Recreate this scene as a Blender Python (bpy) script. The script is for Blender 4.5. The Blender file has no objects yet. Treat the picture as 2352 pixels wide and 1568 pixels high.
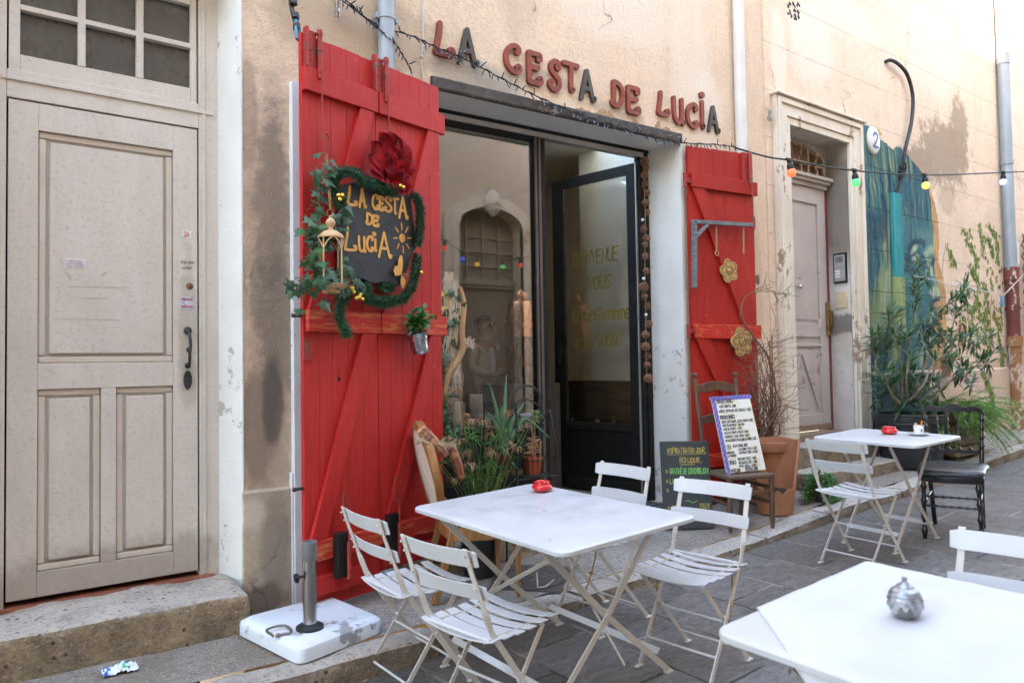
import bpy, math, random
from mathutils import Vector, Matrix
R = math.radians
rnd = random.Random(7)
sc = bpy.context.scene
col = sc.collection

# ------------------------------------------------------------------ camera, sky, sun, exposure
CAM = Vector((0, -4.1, 1.52)); YAW, PITCH, ROLL = R(36.25), R(1.83), R(-.94)
FPX = 2900 / 4096 * 2352                      # focal length in pixels of a 2352 px wide picture
fw = Vector((math.sin(YAW) * math.cos(PITCH), math.cos(YAW) * math.cos(PITCH), math.sin(PITCH)))
_r = Vector((math.cos(YAW), -math.sin(YAW), 0)); _u = _r.cross(fw)
rt = _r * math.cos(ROLL) + _u * math.sin(ROLL); up = -_r * math.sin(ROLL) + _u * math.cos(ROLL)
cam = bpy.data.cameras.new('camera'); camo = bpy.data.objects.new('camera', cam); col.objects.link(camo)
m3 = Matrix((rt, up, -fw)).transposed(); camo.matrix_world = Matrix.Translation(CAM) @ m3.to_4x4()
cam.sensor_width = 36; cam.lens = 36 * 2900 / 4096; cam.clip_start = .05; cam.clip_end = 300
cam.dof.use_dof = True; cam.dof.focus_distance = 4.6; cam.dof.aperture_fstop = 3.2
sc.camera = camo

SUN_EL, SUN_AZ = R(32), R(200)                # azimuth: direction the light comes from, clockwise from +Y
world = bpy.data.worlds.new('World'); sc.world = world; world.use_nodes = True
wn = world.node_tree.nodes; wl = world.node_tree.links
sky = wn.new('ShaderNodeTexSky'); sky.sky_type = 'NISHITA'; sky.sun_disc = False
sky.sun_elevation = SUN_EL; sky.sun_rotation = SUN_AZ; sky.air_density = 1.0; sky.dust_density = 1.0; sky.ozone_density = 1.0
mul = wn.new('ShaderNodeMix'); mul.data_type = 'RGBA'; mul.blend_type = 'MULTIPLY'; mul.inputs[0].default_value = 1; mul.inputs[7].default_value = (1, .94, .85, 1)   # hazy warm sky
wl.new(sky.outputs[0], mul.inputs[6]); bg = wn['Background']; bg.inputs[1].default_value = .15; wl.new(mul.outputs[2], bg.inputs[0])
sd = bpy.data.lights.new('sun', 'SUN'); sd.energy = 3.5; sd.angle = R(.5); sd.color = (1, .93, .82)
so = bpy.data.objects.new('sun', sd); col.objects.link(so)
sdir = Vector((math.sin(SUN_AZ) * math.cos(SUN_EL), math.cos(SUN_AZ) * math.cos(SUN_EL), math.sin(SUN_EL)))
so.rotation_euler = sdir.to_track_quat('Z', 'Y').to_euler(); so.location = (0, -20, 20)
sc.view_settings.view_transform = 'Standard'; sc.view_settings.look = 'None'
sc.view_settings.exposure = 3.84; sc.view_settings.gamma = 1
sc.render.engine = 'CYCLES'
cy = sc.cycles; cy.use_denoising = True; cy.max_bounces = 10; cy.diffuse_bounces = 6; cy.glossy_bounces = 4
cy.transparent_max_bounces = 12; cy.transmission_bounces = 6; cy.sample_clamp_indirect = 8; cy.caustics_reflective = False; cy.caustics_refractive = False

# ------------------------------------------------------------------ measuring: a pixel of the 2352 px wide photo onto a known plane
def ray(x, y): return fw + rt * ((x - 1176) / FPX) - up * ((y - 784) / FPX)
def pl(x, y, n, d):
    r = ray(x, y); n = Vector(n); return CAM + r * ((d - n.dot(CAM)) / n.dot(r))
def Y(x, y, v=0): return pl(x, y, (0, 1, 0), v)
def X(x, y, v): return pl(x, y, (1, 0, 0), v)
def Zp(x, y, v): return pl(x, y, (0, 0, 1), v)
def crop(x, y, o, s): return ((o[0] + x / s) * .57422, (o[1] + y / s) * .57422)
S = .044
def zs(x): return S * x if x < 9.2 else S * 9.2 + .02 * (x - 9.2)      # street height
def lerp(t, pts):
    if t <= pts[0][0]: return pts[0][1]
    for (a, b), (c, d) in zip(pts, pts[1:]):
        if t <= c: return b + (d - b) * (t - a) / (c - a)
    return pts[-1][1]
def zp(x): return lerp(x, [(-6, .1), (0, .195), (1.2, .18), (1.9, .19), (2.5, .175), (4, .225), (4.7, .262), (5.6, .335), (6.3, .355), (7.5, .40), (9.2, .505), (12, .52), (20, .66), (40, 1.1)])

# ------------------------------------------------------------------ mesh builder
class MB:
    def __init__(s): s.v = []; s.f = []; s.m = []; s.mi = 0
    def add(s, vs, fs):
        n = len(s.v); s.v += [tuple(p) for p in vs]
        for f in fs: s.f.append([n + i for i in f]); s.m.append(s.mi)
        return s
    def box(s, a, b):
        (x0, y0, z0), (x1, y1, z1) = a, b
        return s.add([(x0, y0, z0), (x1, y0, z0), (x1, y1, z0), (x0, y1, z0), (x0, y0, z1), (x1, y0, z1), (x1, y1, z1), (x0, y1, z1)],
                     [(3, 2, 1, 0), (4, 5, 6, 7), (0, 1, 5, 4), (1, 2, 6, 5), (2, 3, 7, 6), (3, 0, 4, 7)])
    def hexa(s, p):        # eight corners, bottom ring then top ring
        return s.add(p, [(3, 2, 1, 0), (4, 5, 6, 7), (0, 1, 5, 4), (1, 2, 6, 5), (2, 3, 7, 6), (3, 0, 4, 7)])
    def bar(s, p, q, w, h, ref=(0, 0, 1)):
        p, q = Vector(p), Vector(q); d = (q - p).normalized(); ref = Vector(ref)
        if abs(d.dot(ref)) > .98: ref = Vector((1, 0, 0))
        a = d.cross(ref).normalized() * w / 2; b = a.cross(d).normalized() * h / 2
        return s.hexa([p - a - b, p + a - b, p + a + b, p - a + b, q - a - b, q + a - b, q + a + b, q - a + b])
    def strip(s, pts, wd, w, t):   # flat bar along pts; wd: width direction(s); w width, t thickness
        pts = [Vector(p) for p in pts]; n = len(pts); vs = []
        for i, p in enumerate(pts):
            d = (pts[min(i + 1, n - 1)] - pts[max(i - 1, 0)]).normalized()
            a = Vector(wd[i] if isinstance(wd, list) else wd); a = (a - d * a.dot(d)).normalized(); b = d.cross(a)
            ww = (w[i] if isinstance(w, list) else w) / 2; tt = (t[i] if isinstance(t, list) else t) / 2
            vs += [p - a * ww - b * tt, p + a * ww - b * tt, p + a * ww + b * tt, p - a * ww + b * tt]
        fs = [(3, 2, 1, 0), (4 * n - 4, 4 * n - 3, 4 * n - 2, 4 * n - 1)]
        for i in range(n - 1):
            k = 4 * i
            for j in range(4): fs.append((k + j, k + (j + 1) % 4, k + 4 + (j + 1) % 4, k + 4 + j))
        return s.add(vs, fs)
    def tube(s, pts, r, seg=8, closed=False):
        pts = [Vector(p) for p in pts]; n = len(pts); vs = []; a = None
        for i, p in enumerate(pts):
            q0 = pts[(i - 1) % n] if closed else pts[max(i - 1, 0)]; q1 = pts[(i + 1) % n] if closed else pts[min(i + 1, n - 1)]
            d = (q1 - q0); d = d.normalized() if d.length > 1e-9 else Vector((0, 0, 1))
            if a is None: a = d.orthogonal().normalized()
            a = a - d * a.dot(d); a = a.normalized() if a.length > 1e-6 else d.orthogonal().normalized()
            b = d.cross(a); rr = r[i] if isinstance(r, (list, tuple)) else r
            for k in range(seg):
                t = 2 * math.pi * k / seg; vs.append(p + (a * math.cos(t) + b * math.sin(t)) * rr)
        fs = []
        for i in range(n if closed else n - 1):
            for k in range(seg):
                i2 = (i + 1) % n; fs.append((i * seg + k, i * seg + (k + 1) % seg, i2 * seg + (k + 1) % seg, i2 * seg + k))
        if not closed: fs += [tuple(range(seg))[::-1], tuple((n - 1) * seg + k for k in range(seg))]
        return s.add(vs, fs)
    def lathe(s, prof, c=(0, 0, 0), seg=20, M=None, a0=0, a1=2 * math.pi, sq=1):
        vs = []; n = len(prof); full = abs(a1 - a0 - 2 * math.pi) < 1e-6; ns = seg if full else seg + 1
        for (r, z) in prof:
            for k in range(ns):
                t = a0 + (a1 - a0) * k / seg; p = Vector((max(r, 1e-4) * math.cos(t), max(r, 1e-4) * math.sin(t) * sq, z))
                vs.append((M @ p if M else p) + Vector(c))
        fs = []
        for i in range(n - 1):
            for k in range(ns if full else ns - 1):
                k2 = (k + 1) % ns; fs.append((i * ns + k, i * ns + k2, (i + 1) * ns + k2, (i + 1) * ns + k))
        return s.add(vs, fs)
    def ball(s, c, r, seg=10, sz=1): return s.lathe([(r * math.sin(math.pi * i / (seg // 2)), -r * sz * math.cos(math.pi * i / (seg // 2))) for i in range(seg // 2 + 1)], c, seg)
    def prism(s, pts, o, u, v, d):      # outline (a,b) in the frame o,u,v pushed by vector d
        o, u, v, d = Vector(o), Vector(u), Vector(v), Vector(d); n = len(pts)
        a = [o + u * p[0] + v * p[1] for p in pts]
        fs = [tuple(range(n))[::-1], tuple(range(n, 2 * n))] + [(i, (i + 1) % n, n + (i + 1) % n, n + i) for i in range(n)]
        return s.add(a + [p + d for p in a], fs)
    def grid(s, fn, nu, nv, close_u=False):
        vs = [fn(i / nu, j / nv) for j in range(nv + 1) for i in range(nu + 1)]
        return s.add(vs, [(j * (nu + 1) + i, j * (nu + 1) + i + 1, (j + 1) * (nu + 1) + i + 1, (j + 1) * (nu + 1) + i) for j in range(nv) for i in range(nu)])
    def leaf(s, p, d, nrm, L, W, bend=.15):     # lance leaf, folded along the midrib, drooping
        p, d, nrm = Vector(p), Vector(d).normalized(), Vector(nrm); sd_ = d.cross(nrm)
        sd_ = sd_.normalized() if sd_.length > 1e-5 else d.orthogonal(); nn = sd_.cross(d)
        q = lambda t, a: p + d * (L * t) - nn * (bend * L * t * t) + sd_ * (a * W) + nn * (abs(a) * W * .25)
        return s.add([q(0, 0), q(.35, .5), q(.7, .36), q(1, 0), q(.7, -.36), q(.35, -.5), q(.4, 0), q(.72, 0)],
                     [(0, 1, 6), (1, 2, 7, 6), (2, 3, 7), (0, 6, 5), (6, 7, 4, 5), (7, 3, 4)])
    def ivy(s, p, d, nrm, L):
        p, d, nrm = Vector(p), Vector(d).normalized(), Vector(nrm); sd_ = d.cross(nrm)
        sd_ = sd_.normalized() if sd_.length > 1e-5 else d.orthogonal(); nn = sd_.cross(d)
        out = [(0, 0), (.12, -.22), (.02, -.52), (.34, -.27), (.45, -.5), (.56, -.2), (1, 0), (.56, .2), (.45, .5), (.34, .27), (.02, .52), (.12, .22)]
        vs = [p + d * (a * L) + sd_ * (b * L) - nn * (abs(b) * L * .28 + .22 * a * a * L) for a, b in out] + [p + d * .33 * L]
        return s.add(vs, [(12, i, (i + 1) % 12) for i in range(12)])
    def build(s, name, mats, parent=None, smooth=None, bevel=0, seg=2, world=False, wn_=False):
        me = bpy.data.meshes.new(name)
        vs = s.v
        if world and parent is not None:
            inv = wmat(parent).inverted(); vs = [inv @ Vector(p) for p in vs]
        me.from_pydata([tuple(p) for p in vs], [], s.f)
        for m in (mats if isinstance(mats, (list, tuple)) else [mats]): me.materials.append(m)
        me.polygons.foreach_set('material_index', s.m)
        if smooth is not None: me.polygons.foreach_set('use_smooth', [True] * len(s.f)); 
        me.update(); o = bpy.data.objects.new(name, me); col.objects.link(o)
        if smooth is not None and smooth < 179: me.set_sharp_from_angle(angle=R(smooth))
        if parent is not None: o.parent = parent
        if bevel:
            b = o.modifiers.new('bevel', 'BEVEL'); b.width = bevel; b.segments = seg; b.limit_method = 'ANGLE'; b.angle_limit = R(40)
            me.polygons.foreach_set('use_smooth', [True] * len(s.f)); b.harden_normals = True
        return o
def wmat(o): return o.matrix_basis if o.parent is None else wmat(o.parent) @ o.matrix_basis
def tag(o, label=None, cat=None, group=None, kind=None):
    for k, v in (('label', label), ('category', cat), ('group', group), ('kind', kind)):
        if v: o[k] = v
    return o
def thing(name, label, cat, loc=(0, 0, 0), rz=0, group=None, tilt=0, M=None):
    o = bpy.data.objects.new(name, None); col.objects.link(o); o.empty_display_size = .1
    o.matrix_basis = M if M else Matrix.Translation(loc) @ Matrix.Rotation(-tilt, 4, 'Y') @ Matrix.Rotation(rz, 4, 'Z')
    return tag(o, label, cat, group)
def children(o): return [c for c in bpy.data.objects if c.parent == o]
def copy_tree(o, parent=None):
    kids = children(o); c = o.copy(); col.objects.link(c)
    if parent is not None: c.parent = parent
    for k in kids: copy_tree(k, c)
    return c
TILT = math.atan(S)

def smooth_path(pts, n=5, closed=False):
    P = [Vector(p) for p in pts]; out = []; m = len(P)
    if m < 3: return P
    for i in range(m if closed else m - 1):
        if closed: a, b, c, d = P[i - 1], P[i], P[(i + 1) % m], P[(i + 2) % m]
        else: a, b, c, d = P[max(i - 1, 0)], P[i], P[i + 1], P[min(i + 2, m - 1)]
        for k in range(n):
            t = k / n; out.append(.5 * ((2 * b) + (c - a) * t + (2 * a - 5 * b + 4 * c - d) * t * t + (3 * b - a - 3 * c + d) * t ** 3))
    if not closed: out.append(P[-1])
    return out

# ------------------------------------------------------------------ materials
MATS = {}
class N:
    """small helper round a node tree"""
    def __init__(s, name):
        s.m = bpy.data.materials.new(name); s.m.use_nodes = True; s.t = s.m.node_tree; s.n = s.t.nodes; s.p = s.n['Principled BSDF']
    def new(s, t, **k):
        o = s.n.new(t)
        for a, b in k.items(): setattr(o, a, b)
        return o
    def put(s, sock, v):
        if isinstance(v, bpy.types.NodeSocket): s.t.links.new(v, sock)
        else: sock.default_value = v
    def coord(s, world=False, scale=(1, 1, 1), rot=(0, 0, 0), loc=(0, 0, 0)):
        src = s.new('ShaderNodeNewGeometry').outputs['Position'] if world else s.new('ShaderNodeTexCoord').outputs['Object']
        mp = s.new('ShaderNodeMapping'); s.put(mp.inputs[0], src); mp.inputs['Scale'].default_value = scale; mp.inputs['Rotation'].default_value = rot; mp.inputs['Location'].default_value = loc
        return mp.outputs[0]
    def noise(s, vec, scale, detail=4, rough=.55, dist=0):
        o = s.new('ShaderNodeTexNoise'); s.put(o.inputs['Vector'], vec); o.inputs['Scale'].default_value = scale; o.inputs['Detail'].default_value = detail; o.inputs['Roughness'].default_value = rough; o.inputs['Distortion'].default_value = dist
        return o.outputs['Fac']
    def voro(s, vec, scale, feature='F1', out='Distance', rand=1):
        o = s.new('ShaderNodeTexVoronoi', feature=feature); s.put(o.inputs['Vector'], vec); o.inputs['Scale'].default_value = scale; o.inputs['Randomness'].default_value = rand
        return o.outputs[out]
    def ramp(s, fac, stops, interp='LINEAR'):
        o = s.new('ShaderNodeValToRGB'); s.put(o.inputs[0], fac); e = o.color_ramp.elements; o.color_ramp.interpolation = interp
        while len(e) < len(stops): e.new(.5)
        for i, (p, c) in enumerate(stops):
            e[i].position = p; e[i].color = (c, c, c, 1) if not isinstance(c, (tuple, list)) else (*c, 1)
        return o.outputs[0]
    def mix(s, fac, a, b, mode='MIX'):
        o = s.new('ShaderNodeMix', data_type='RGBA', blend_type=mode); s.put(o.inputs[0], fac)
        for sock, v in ((o.inputs[6], a), (o.inputs[7], b)): s.put(sock, (*v, 1) if isinstance(v, (tuple, list)) and len(v) == 3 else v)
        return o.outputs[2]
    def math(s, op, a, b=0, c=0, clamp=False):
        o = s.new('ShaderNodeMath', operation=op, use_clamp=clamp); s.put(o.inputs[0], a); s.put(o.inputs[1], b); s.put(o.inputs[2], c); return o.outputs[0]
    def xyz(s, vec):
        o = s.new('ShaderNodeSeparateXYZ'); s.put(o.inputs[0], vec); return o.outputs
    def bump(s, h, strength=.3, dist=.01, normal=None):
        o = s.new('ShaderNodeBump'); s.put(o.inputs['Height'], h); o.inputs['Strength'].default_value = strength; o.inputs['Distance'].default_value = dist
        if normal is not None: s.put(o.inputs['Normal'], normal)
        return o.outputs[0]
    def blot(s, P, x, z, rx, rz, amp=.5, nz=3.0, soft=.35):
        """a stain of its own shape on a facade: 1 inside an uneven ellipse at (x, z), 0 outside"""
        o = s.xyz(P); dx = s.math('DIVIDE', s.math('SUBTRACT', o[0], x), rx); dz = s.math('DIVIDE', s.math('SUBTRACT', o[2], z), rz)
        d = s.math('SQRT', s.math('ADD', s.math('MULTIPLY', dx, dx), s.math('MULTIPLY', dz, dz)))
        d = s.math('ADD', d, s.math('MULTIPLY', s.math('SUBTRACT', s.noise(P, nz, 5, .65), .5), amp * 2))
        return s.math('DIVIDE', s.math('SUBTRACT', 1, d), soft, clamp=True)
    def set(s, color=None, rough=None, metal=None, normal=None, spec=None):
        for k, v in (('Base Color', color), ('Roughness', rough), ('Metallic', metal), ('Normal', normal), ('Specular IOR Level', spec)):
            if v is not None: s.put(s.p.inputs[k], (*v, 1) if isinstance(v, (tuple, list)) and len(v) == 3 else v)
        return s.m
def M(name, c, c2=None, rough=.5, metal=0, scale=6, bump=0, bscale=60, spec=.5, lo=.35, hi=.65, stretch=(1, 1, 1), chips=None, chip_amt=.62, chip_scale=25, coat=0):
    """plain surface with uneven tone, optional chipped paint and fine relief"""
    if name in MATS: return MATS[name]
    n = N(name); v = n.coord(scale=stretch); c2 = c2 or tuple(x * .78 for x in c)
    colr = n.mix(n.ramp(n.noise(v, scale, 5), [(lo, 0), (hi, 1)]), c, c2)
    if chips:
        k = n.ramp(n.math('ADD', n.math('MULTIPLY', n.noise(v, chip_scale, 6, .7), .6), n.math('MULTIPLY', n.noise(v, chip_scale * .22, 2), .4)), [(chip_amt - .06, 0), (chip_amt - .04, 1)])
        colr = n.mix(k, colr, chips)
    nr = n.bump(n.noise(v, bscale, 4, .6), bump, .006) if bump else None
    rg = n.ramp(n.noise(v, scale * 2.3, 3), [(.3, max(rough - .1, .03)), (.7, min(rough + .1, 1))])
    n.set(colr, rg, metal, nr, spec)
    if coat: n.p.inputs['Coat Weight'].default_value = coat
    MATS[name] = n.m; return n.m
def leafmat(name, c, c2, rough=.45):
    n = N(name); v = n.coord(); k = n.ramp(n.noise(v, 9, 3), [(.35, 0), (.65, 1)])
    n.set(n.mix(k, c, c2), rough); n.p.inputs['Transmission Weight'].default_value = 0
    tr = n.new('ShaderNodeBsdfTranslucent'); n.put(tr.inputs[0], (c2[0] * 1.6, c2[1] * 1.8, c2[2], 1)); mx = n.new('ShaderNodeMixShader'); mx.inputs[0].default_value = .22
    n.t.links.new(n.p.outputs[0], mx.inputs[1]); n.t.links.new(tr.outputs[0], mx.inputs[2]); n.t.links.new(mx.outputs[0], n.n['Material Output'].inputs[0])
    MATS[name] = n.m; return n.m

def glassmat(name, tint, base, rough=0.0):
    """thin pane: clear transmission with a fresnel mirror on top"""
    n = N(name); tr = n.new('ShaderNodeBsdfTransparent'); n.put(tr.inputs[0], (*tint, 1)); gl = n.new('ShaderNodeBsdfGlossy'); gl.inputs['Roughness'].default_value = rough
    n.put(gl.inputs[0], (.95, .95, .95, 1)); fr = n.new('ShaderNodeFresnel'); fr.inputs[0].default_value = 1.5
    f = n.math('ADD', n.math('MULTIPLY', fr.outputs[0], 1.0), base, clamp=True); mx = n.new('ShaderNodeMixShader'); n.put(mx.inputs[0], f)
    n.t.links.new(tr.outputs[0], mx.inputs[1]); n.t.links.new(gl.outputs[0], mx.inputs[2]); n.t.links.new(mx.outputs[0], n.n['Material Output'].inputs[0])
    return n.m

# ------------------------------------------------------------------ setting materials
from mathutils import noise as mn
def plaster(name, c1, c2, blots, joints=False, grain=.35, streak=.25):
    n = N(name); P = n.coord(world=True)
    big = n.ramp(n.noise(P, .9, 6, .62, .3), [(.3, 0), (.7, 1)]); colr = n.mix(big, c1, c2)
    mid = n.ramp(n.noise(P, 4.5, 6, .65), [(.42, 0), (.72, 1)]); colr = n.mix(n.math('MULTIPLY', mid, .45), colr, tuple(x * .8 for x in c2))
    Ps = n.coord(world=True, scale=(5, 5, .45)); st = n.ramp(n.noise(Ps, 1.6, 6, .6), [(.5, 0), (.75, 1)])
    colr = n.mix(n.math('MULTIPLY', st, streak), colr, (c2[0] * .62, c2[1] * .62, c2[2] * .62))
    colr = n.mix(n.math('MULTIPLY', n.ramp(n.noise(P, 38, 5, .7), [(.46, 0), (.64, 1)]), .34), colr, tuple(x * .58 for x in c2)); colr = n.mix(n.ramp(n.noise(P, 13, 6, .75), [(.60, 0), (.66, .35)]), colr, tuple(x * .6 for x in c2))
    for (x, z, rx, rz, c, amt, amp, nz) in blots:
        colr = n.mix(n.math('MULTIPLY', n.blot(P, x, z, rx, rz, amp, nz), amt), colr, c)
    dv = n.new('ShaderNodeVectorMath', operation='MULTIPLY_ADD'); nt = n.new('ShaderNodeTexNoise'); n.put(nt.inputs['Vector'], P); nt.inputs['Scale'].default_value = 3; nt.inputs['Detail'].default_value = 6; n.put(dv.inputs[0], nt.outputs['Color']); dv.inputs[1].default_value = (.5, .5, .5); n.put(dv.inputs[2], P)
    ck = n.math('MULTIPLY', n.ramp(n.voro(dv.outputs[0], 1.1, 'DISTANCE_TO_EDGE'), [(.003, 1), (.008, 0)]), n.ramp(n.noise(P, 1.3, 3), [(.56, 0), (.64, .75)])); colr = n.mix(ck, colr, tuple(x * .3 for x in c2))
    g = n.noise(P, 95, 5, .6); h = g
    if grain > .5: h = n.math('ADD', g, n.math('MULTIPLY', n.noise(P, 26, 4, .6), .9))
    nr = n.bump(h, grain, .012)
    nr = n.bump(n.noise(P, 5, 4), .25, .02, nr)
    if joints:
        z = n.xyz(P)[2]; f = n.math('FRACT', n.math('ADD', n.math('DIVIDE', n.math('SUBTRACT', n.math('ADD', z, n.math('MULTIPLY', n.math('SUBTRACT', n.noise(P, 2.5, 3), .5), .012)), 1.805), .465), .5))
        d = n.math('MULTIPLY', n.math('ABSOLUTE', n.math('SUBTRACT', f, .5)), .465)
        k = n.math('MULTIPLY', n.math('SUBTRACT', 1, n.math('DIVIDE', d, .0075), clamp=True), n.math('GREATER_THAN', z, 1.5))
        k = n.math('MULTIPLY', k, n.ramp(n.noise(P, 3.3, 3), [(.3, .35), (.6, 1)]))
        colr = n.mix(n.math('MULTIPLY', k, .7), colr, (.30, .20, .13)); nr = n.bump(k, -.6, .01, nr)
    n.set(colr, .92, 0, nr, .25); MATS[name] = n.m; return n.m
GREY = (.17, .15, .125); BRN = (.30, .235, .18); PALE = (.80, .70, .58)
house_a = plaster('plaster_peach', (.84, .665, .495), (.78, .60, .44), [
    (1.33, 1.9, .2, 1.5, BRN, .55, .5, 7), (1.34, 2.4, .12, .6, GREY, .5, 1.1, 7), (1.36, 1.75, .13, .5, GREY, .55, 1.1, 8), (1.25, 1.95, .05, .3, (.22, .19, .15), .5, 1, 9), (1.9, 3.6, .8, .3, (.42, .34, .25), .5, .9, 7), (1.24, 1.2, .13, .4, BRN, .9, .5, 3.5), (1.33, 1.35, .07, .32, (.10, .09, .08), .7, .5, 5),
    (1.20, 2.95, .06, .4, BRN, .6, .5, 4), (1.75, 3.6, .5, .35, (.5, .38, .27), .6, .5, 3),
    (2.75, 3.5, .45, .13, (.40, .36, .31), .75, .6, 4.5), (3.35, 3.62, .35, .07, (.45, .40, .34), .6, .7, 5), (4.1, 3.52, .35, .08, (.40, .33, .25), .5, .7, 6),
    (4.0, 4.5, .9, .5, PALE, .6, .6, 2), (5.0, 4.2, .3, .9, PALE, .5, .6, 2.4), (3.1, 4.4, .25, .6, (.55, .42, .33), .45, .6, 3), (5.2, 3.75, .25, .4, PALE, .7, .5, 4),
    (5.85, 2.1, .12, .9, (.55, .38, .25), .5, .5, 3), (5.87, 2.28, .045, .06, (.09, .08, .07), .9, .7, 14), (5.87, 1.6, .05, .04, (.2, .17, .14), .8, .7, 14), (5.9, .9, .2, .35, (.5, .42, .34), .6, .6, 5)], grain=.75)
plinth_a = plaster('plaster_plinth', (.62, .52, .40), (.46, .385, .29), [(1.33, .55, .1, .3, (.30, .27, .22), .7, .5, 5), (1.25, .25, .2, .1, (.18, .15, .12), .8, .5, 6), (1.2, .72, .1, .1, (.72, .66, .55), .6, .5, 8)], grain=.6)
house_b = plaster('plaster_pale', (.83, .665, .51), (.78, .605, .455), [
    (9.85, 4.1, .8, .5, (.37, .28, .20), .95, .95, 6), (10.3, 4.5, .3, .5, (.37, .28, .20), .9, .9, 7), (9.1, 3.85, .6, .25, (.36, .28, .21), .95, .8, 7), (9.9, 3.55, .3, .25, (.42, .32, .23), .5, .6, 5),
    (9.1, 3.1, .22, .05, (.13, .12, .11), .8, .8, 9), (9.0, 2.6, .05, .1, (.16, .14, .12), .8, .8, 12), (6.9, 4.75, .5, .5, PALE, .7, .5, 2), (7.6, 5.2, .8, .25, (.82, .66, .53), .7, .5, 2.5),
    (6.3, 4.5, .15, .5, (.84, .72, .60), .6, .5, 3), (9.6, 5.3, .9, .6, (.82, .66, .53), .6, .5, 2), (7.7, 1.0, .12, .45, (.62, .60, .55), .6, .6, 6), (11.3, 1.0, .5, .6, (.5, .36, .25), .5, .6, 4)], joints=True, grain=.4)
plinth_b = plaster('plaster_plinth_pale', (.72, .56, .43), (.62, .47, .35), [(9.6, .8, 1.2, .25, (.42, .29, .20), .5, .6, 3)], grain=.4)
opp_m = plaster('plaster_opposite', (.66, .57, .46), (.58, .49, .39), [], grain=.4, streak=.6)
white_paint = M('white_wall_paint', (.74, .735, .70), (.66, .655, .62), .8, scale=2.5, bump=.8, bscale=90, chips=(.42, .39, .35), chip_amt=.66, chip_scale=9)
trim_cream = M('trim_cream_paint', (.74, .67, .56), (.64, .56, .45), .7, scale=3, bump=.3, bscale=50, chips=(.33, .22, .14), chip_amt=.63, chip_scale=11, stretch=(1, 1, .6))

def paver_mat():
    n = N('street_paver'); P = n.coord(world=True); o = n.xyz(P); cb = n.new('ShaderNodeCombineXYZ')
    wob = n.math('ADD', n.math('MULTIPLY', n.math('SUBTRACT', n.noise(P, 1.7, 2), .5), .03), n.math('MULTIPLY', n.math('SUBTRACT', n.noise(P, 22, 4, .7), .5), .022))
    n.put(cb.inputs[0], n.math('ADD', o[1], wob)); n.put(cb.inputs[1], n.math('ADD', o[0], wob)); b = n.new('ShaderNodeTexBrick'); n.put(b.inputs['Vector'], cb.outputs[0])
    b.inputs['Scale'].default_value = 1; b.inputs['Brick Width'].default_value = .60; b.inputs['Row Height'].default_value = .43; b.inputs['Mortar Size'].default_value = .009; b.inputs['Mortar Smooth'].default_value = .35
    b.inputs['Color1'].default_value = (0, 0, 0, 1); b.inputs['Color2'].default_value = (1, 1, 1, 1); b.offset = .43; b.squash = 1.0
    tone = n.ramp(b.outputs['Color'], [(0, (.125, .115, .106)), (.35, (.205, .19, .175)), (.6, (.18, .157, .135)), (1, (.27, .252, .235))])
    v2 = n.coord(world=True, scale=(1, 3, 1)); st = n.ramp(n.noise(v2, 9, 8, .68), [(.3, 0), (.7, 1)]); tone = n.mix(st, tone, n.mix(.72, tone, (.06, .054, .05))); tone = n.mix(n.ramp(n.noise(P, 42, 5, .75), [(.52, 0), (.62, .6)]), tone, (.27, .25, .235)); tone = n.mix(n.ramp(n.noise(P, 19, 6, .75), [(.57, 0), (.64, .7)]), tone, (.055, .05, .045))
    dirt = n.ramp(n.noise(P, 1.4, 6, .6), [(.48, 0), (.7, 1)]); tone = n.mix(n.math('MULTIPLY', dirt, .65), tone, (.115, .085, .06))
    sp = n.ramp(n.voro(P, 24), [(.03, 1), (.075, 0)]); tone = n.mix(n.math('MULTIPLY', sp, n.ramp(n.noise(P, 5, 2), [(.6, 0), (.62, .8)])), tone, (.45, .42, .38))
    mort = n.ramp(n.noise(P, 3.1, 3), [(.45, 0), (.6, 1)]); mc = n.mix(mort, (.045, .038, .03), (.33, .29, .25)); colr = n.mix(b.outputs['Fac'], tone, mc)
    nr = n.bump(b.outputs['Fac'], -.8, .016); nr = n.bump(n.noise(v2, 14, 8, .7), .9, .02, nr); nr = n.bump(n.noise(P, 2.3, 2), .4, .03, nr)
    n.set(colr, n.ramp(n.noise(P, 3, 4), [(.3, .42), (.7, .66)]), 0, nr, .45); return n.m
def aggregate(name, base, dark, chip, scale=75, soil=(.17, .13, .09)):
    n = N(name); P = n.coord(world=True); c = n.mix(n.ramp(n.noise(P, 2.2, 5), [(.35, 0), (.65, 1)]), base, dark)
    v = n.new('ShaderNodeTexVoronoi'); n.put(v.inputs['Vector'], P); v.inputs['Scale'].default_value = scale
    k = n.ramp(v.outputs['Distance'], [(.22, 1), (.42, 0)]); rr = n.ramp(n.xyz(v.outputs['Color'])[0], [(0, tuple(x * .45 for x in chip)), (.5, chip), (.9, tuple(min(1, x * 1.7) for x in chip))])
    c = n.mix(n.ramp(n.noise(P, 30, 6, .75), [(.5, 0), (.62, .75)]), c, tuple(x * .45 for x in dark)); c = n.mix(n.math('MULTIPLY', k, .9), c, rr); c = n.mix(n.math('MULTIPLY', n.ramp(n.noise(P, 1.1, 5, .6), [(.5, 0), (.66, 1)]), .6), c, soil)
    nr = n.bump(n.math('ADD', n.noise(P, 60, 5, .65), n.math('MULTIPLY', k, .5)), .6, .008); n.set(c, .85, 0, nr, .3); MATS[name] = n.m; return n.m
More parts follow.
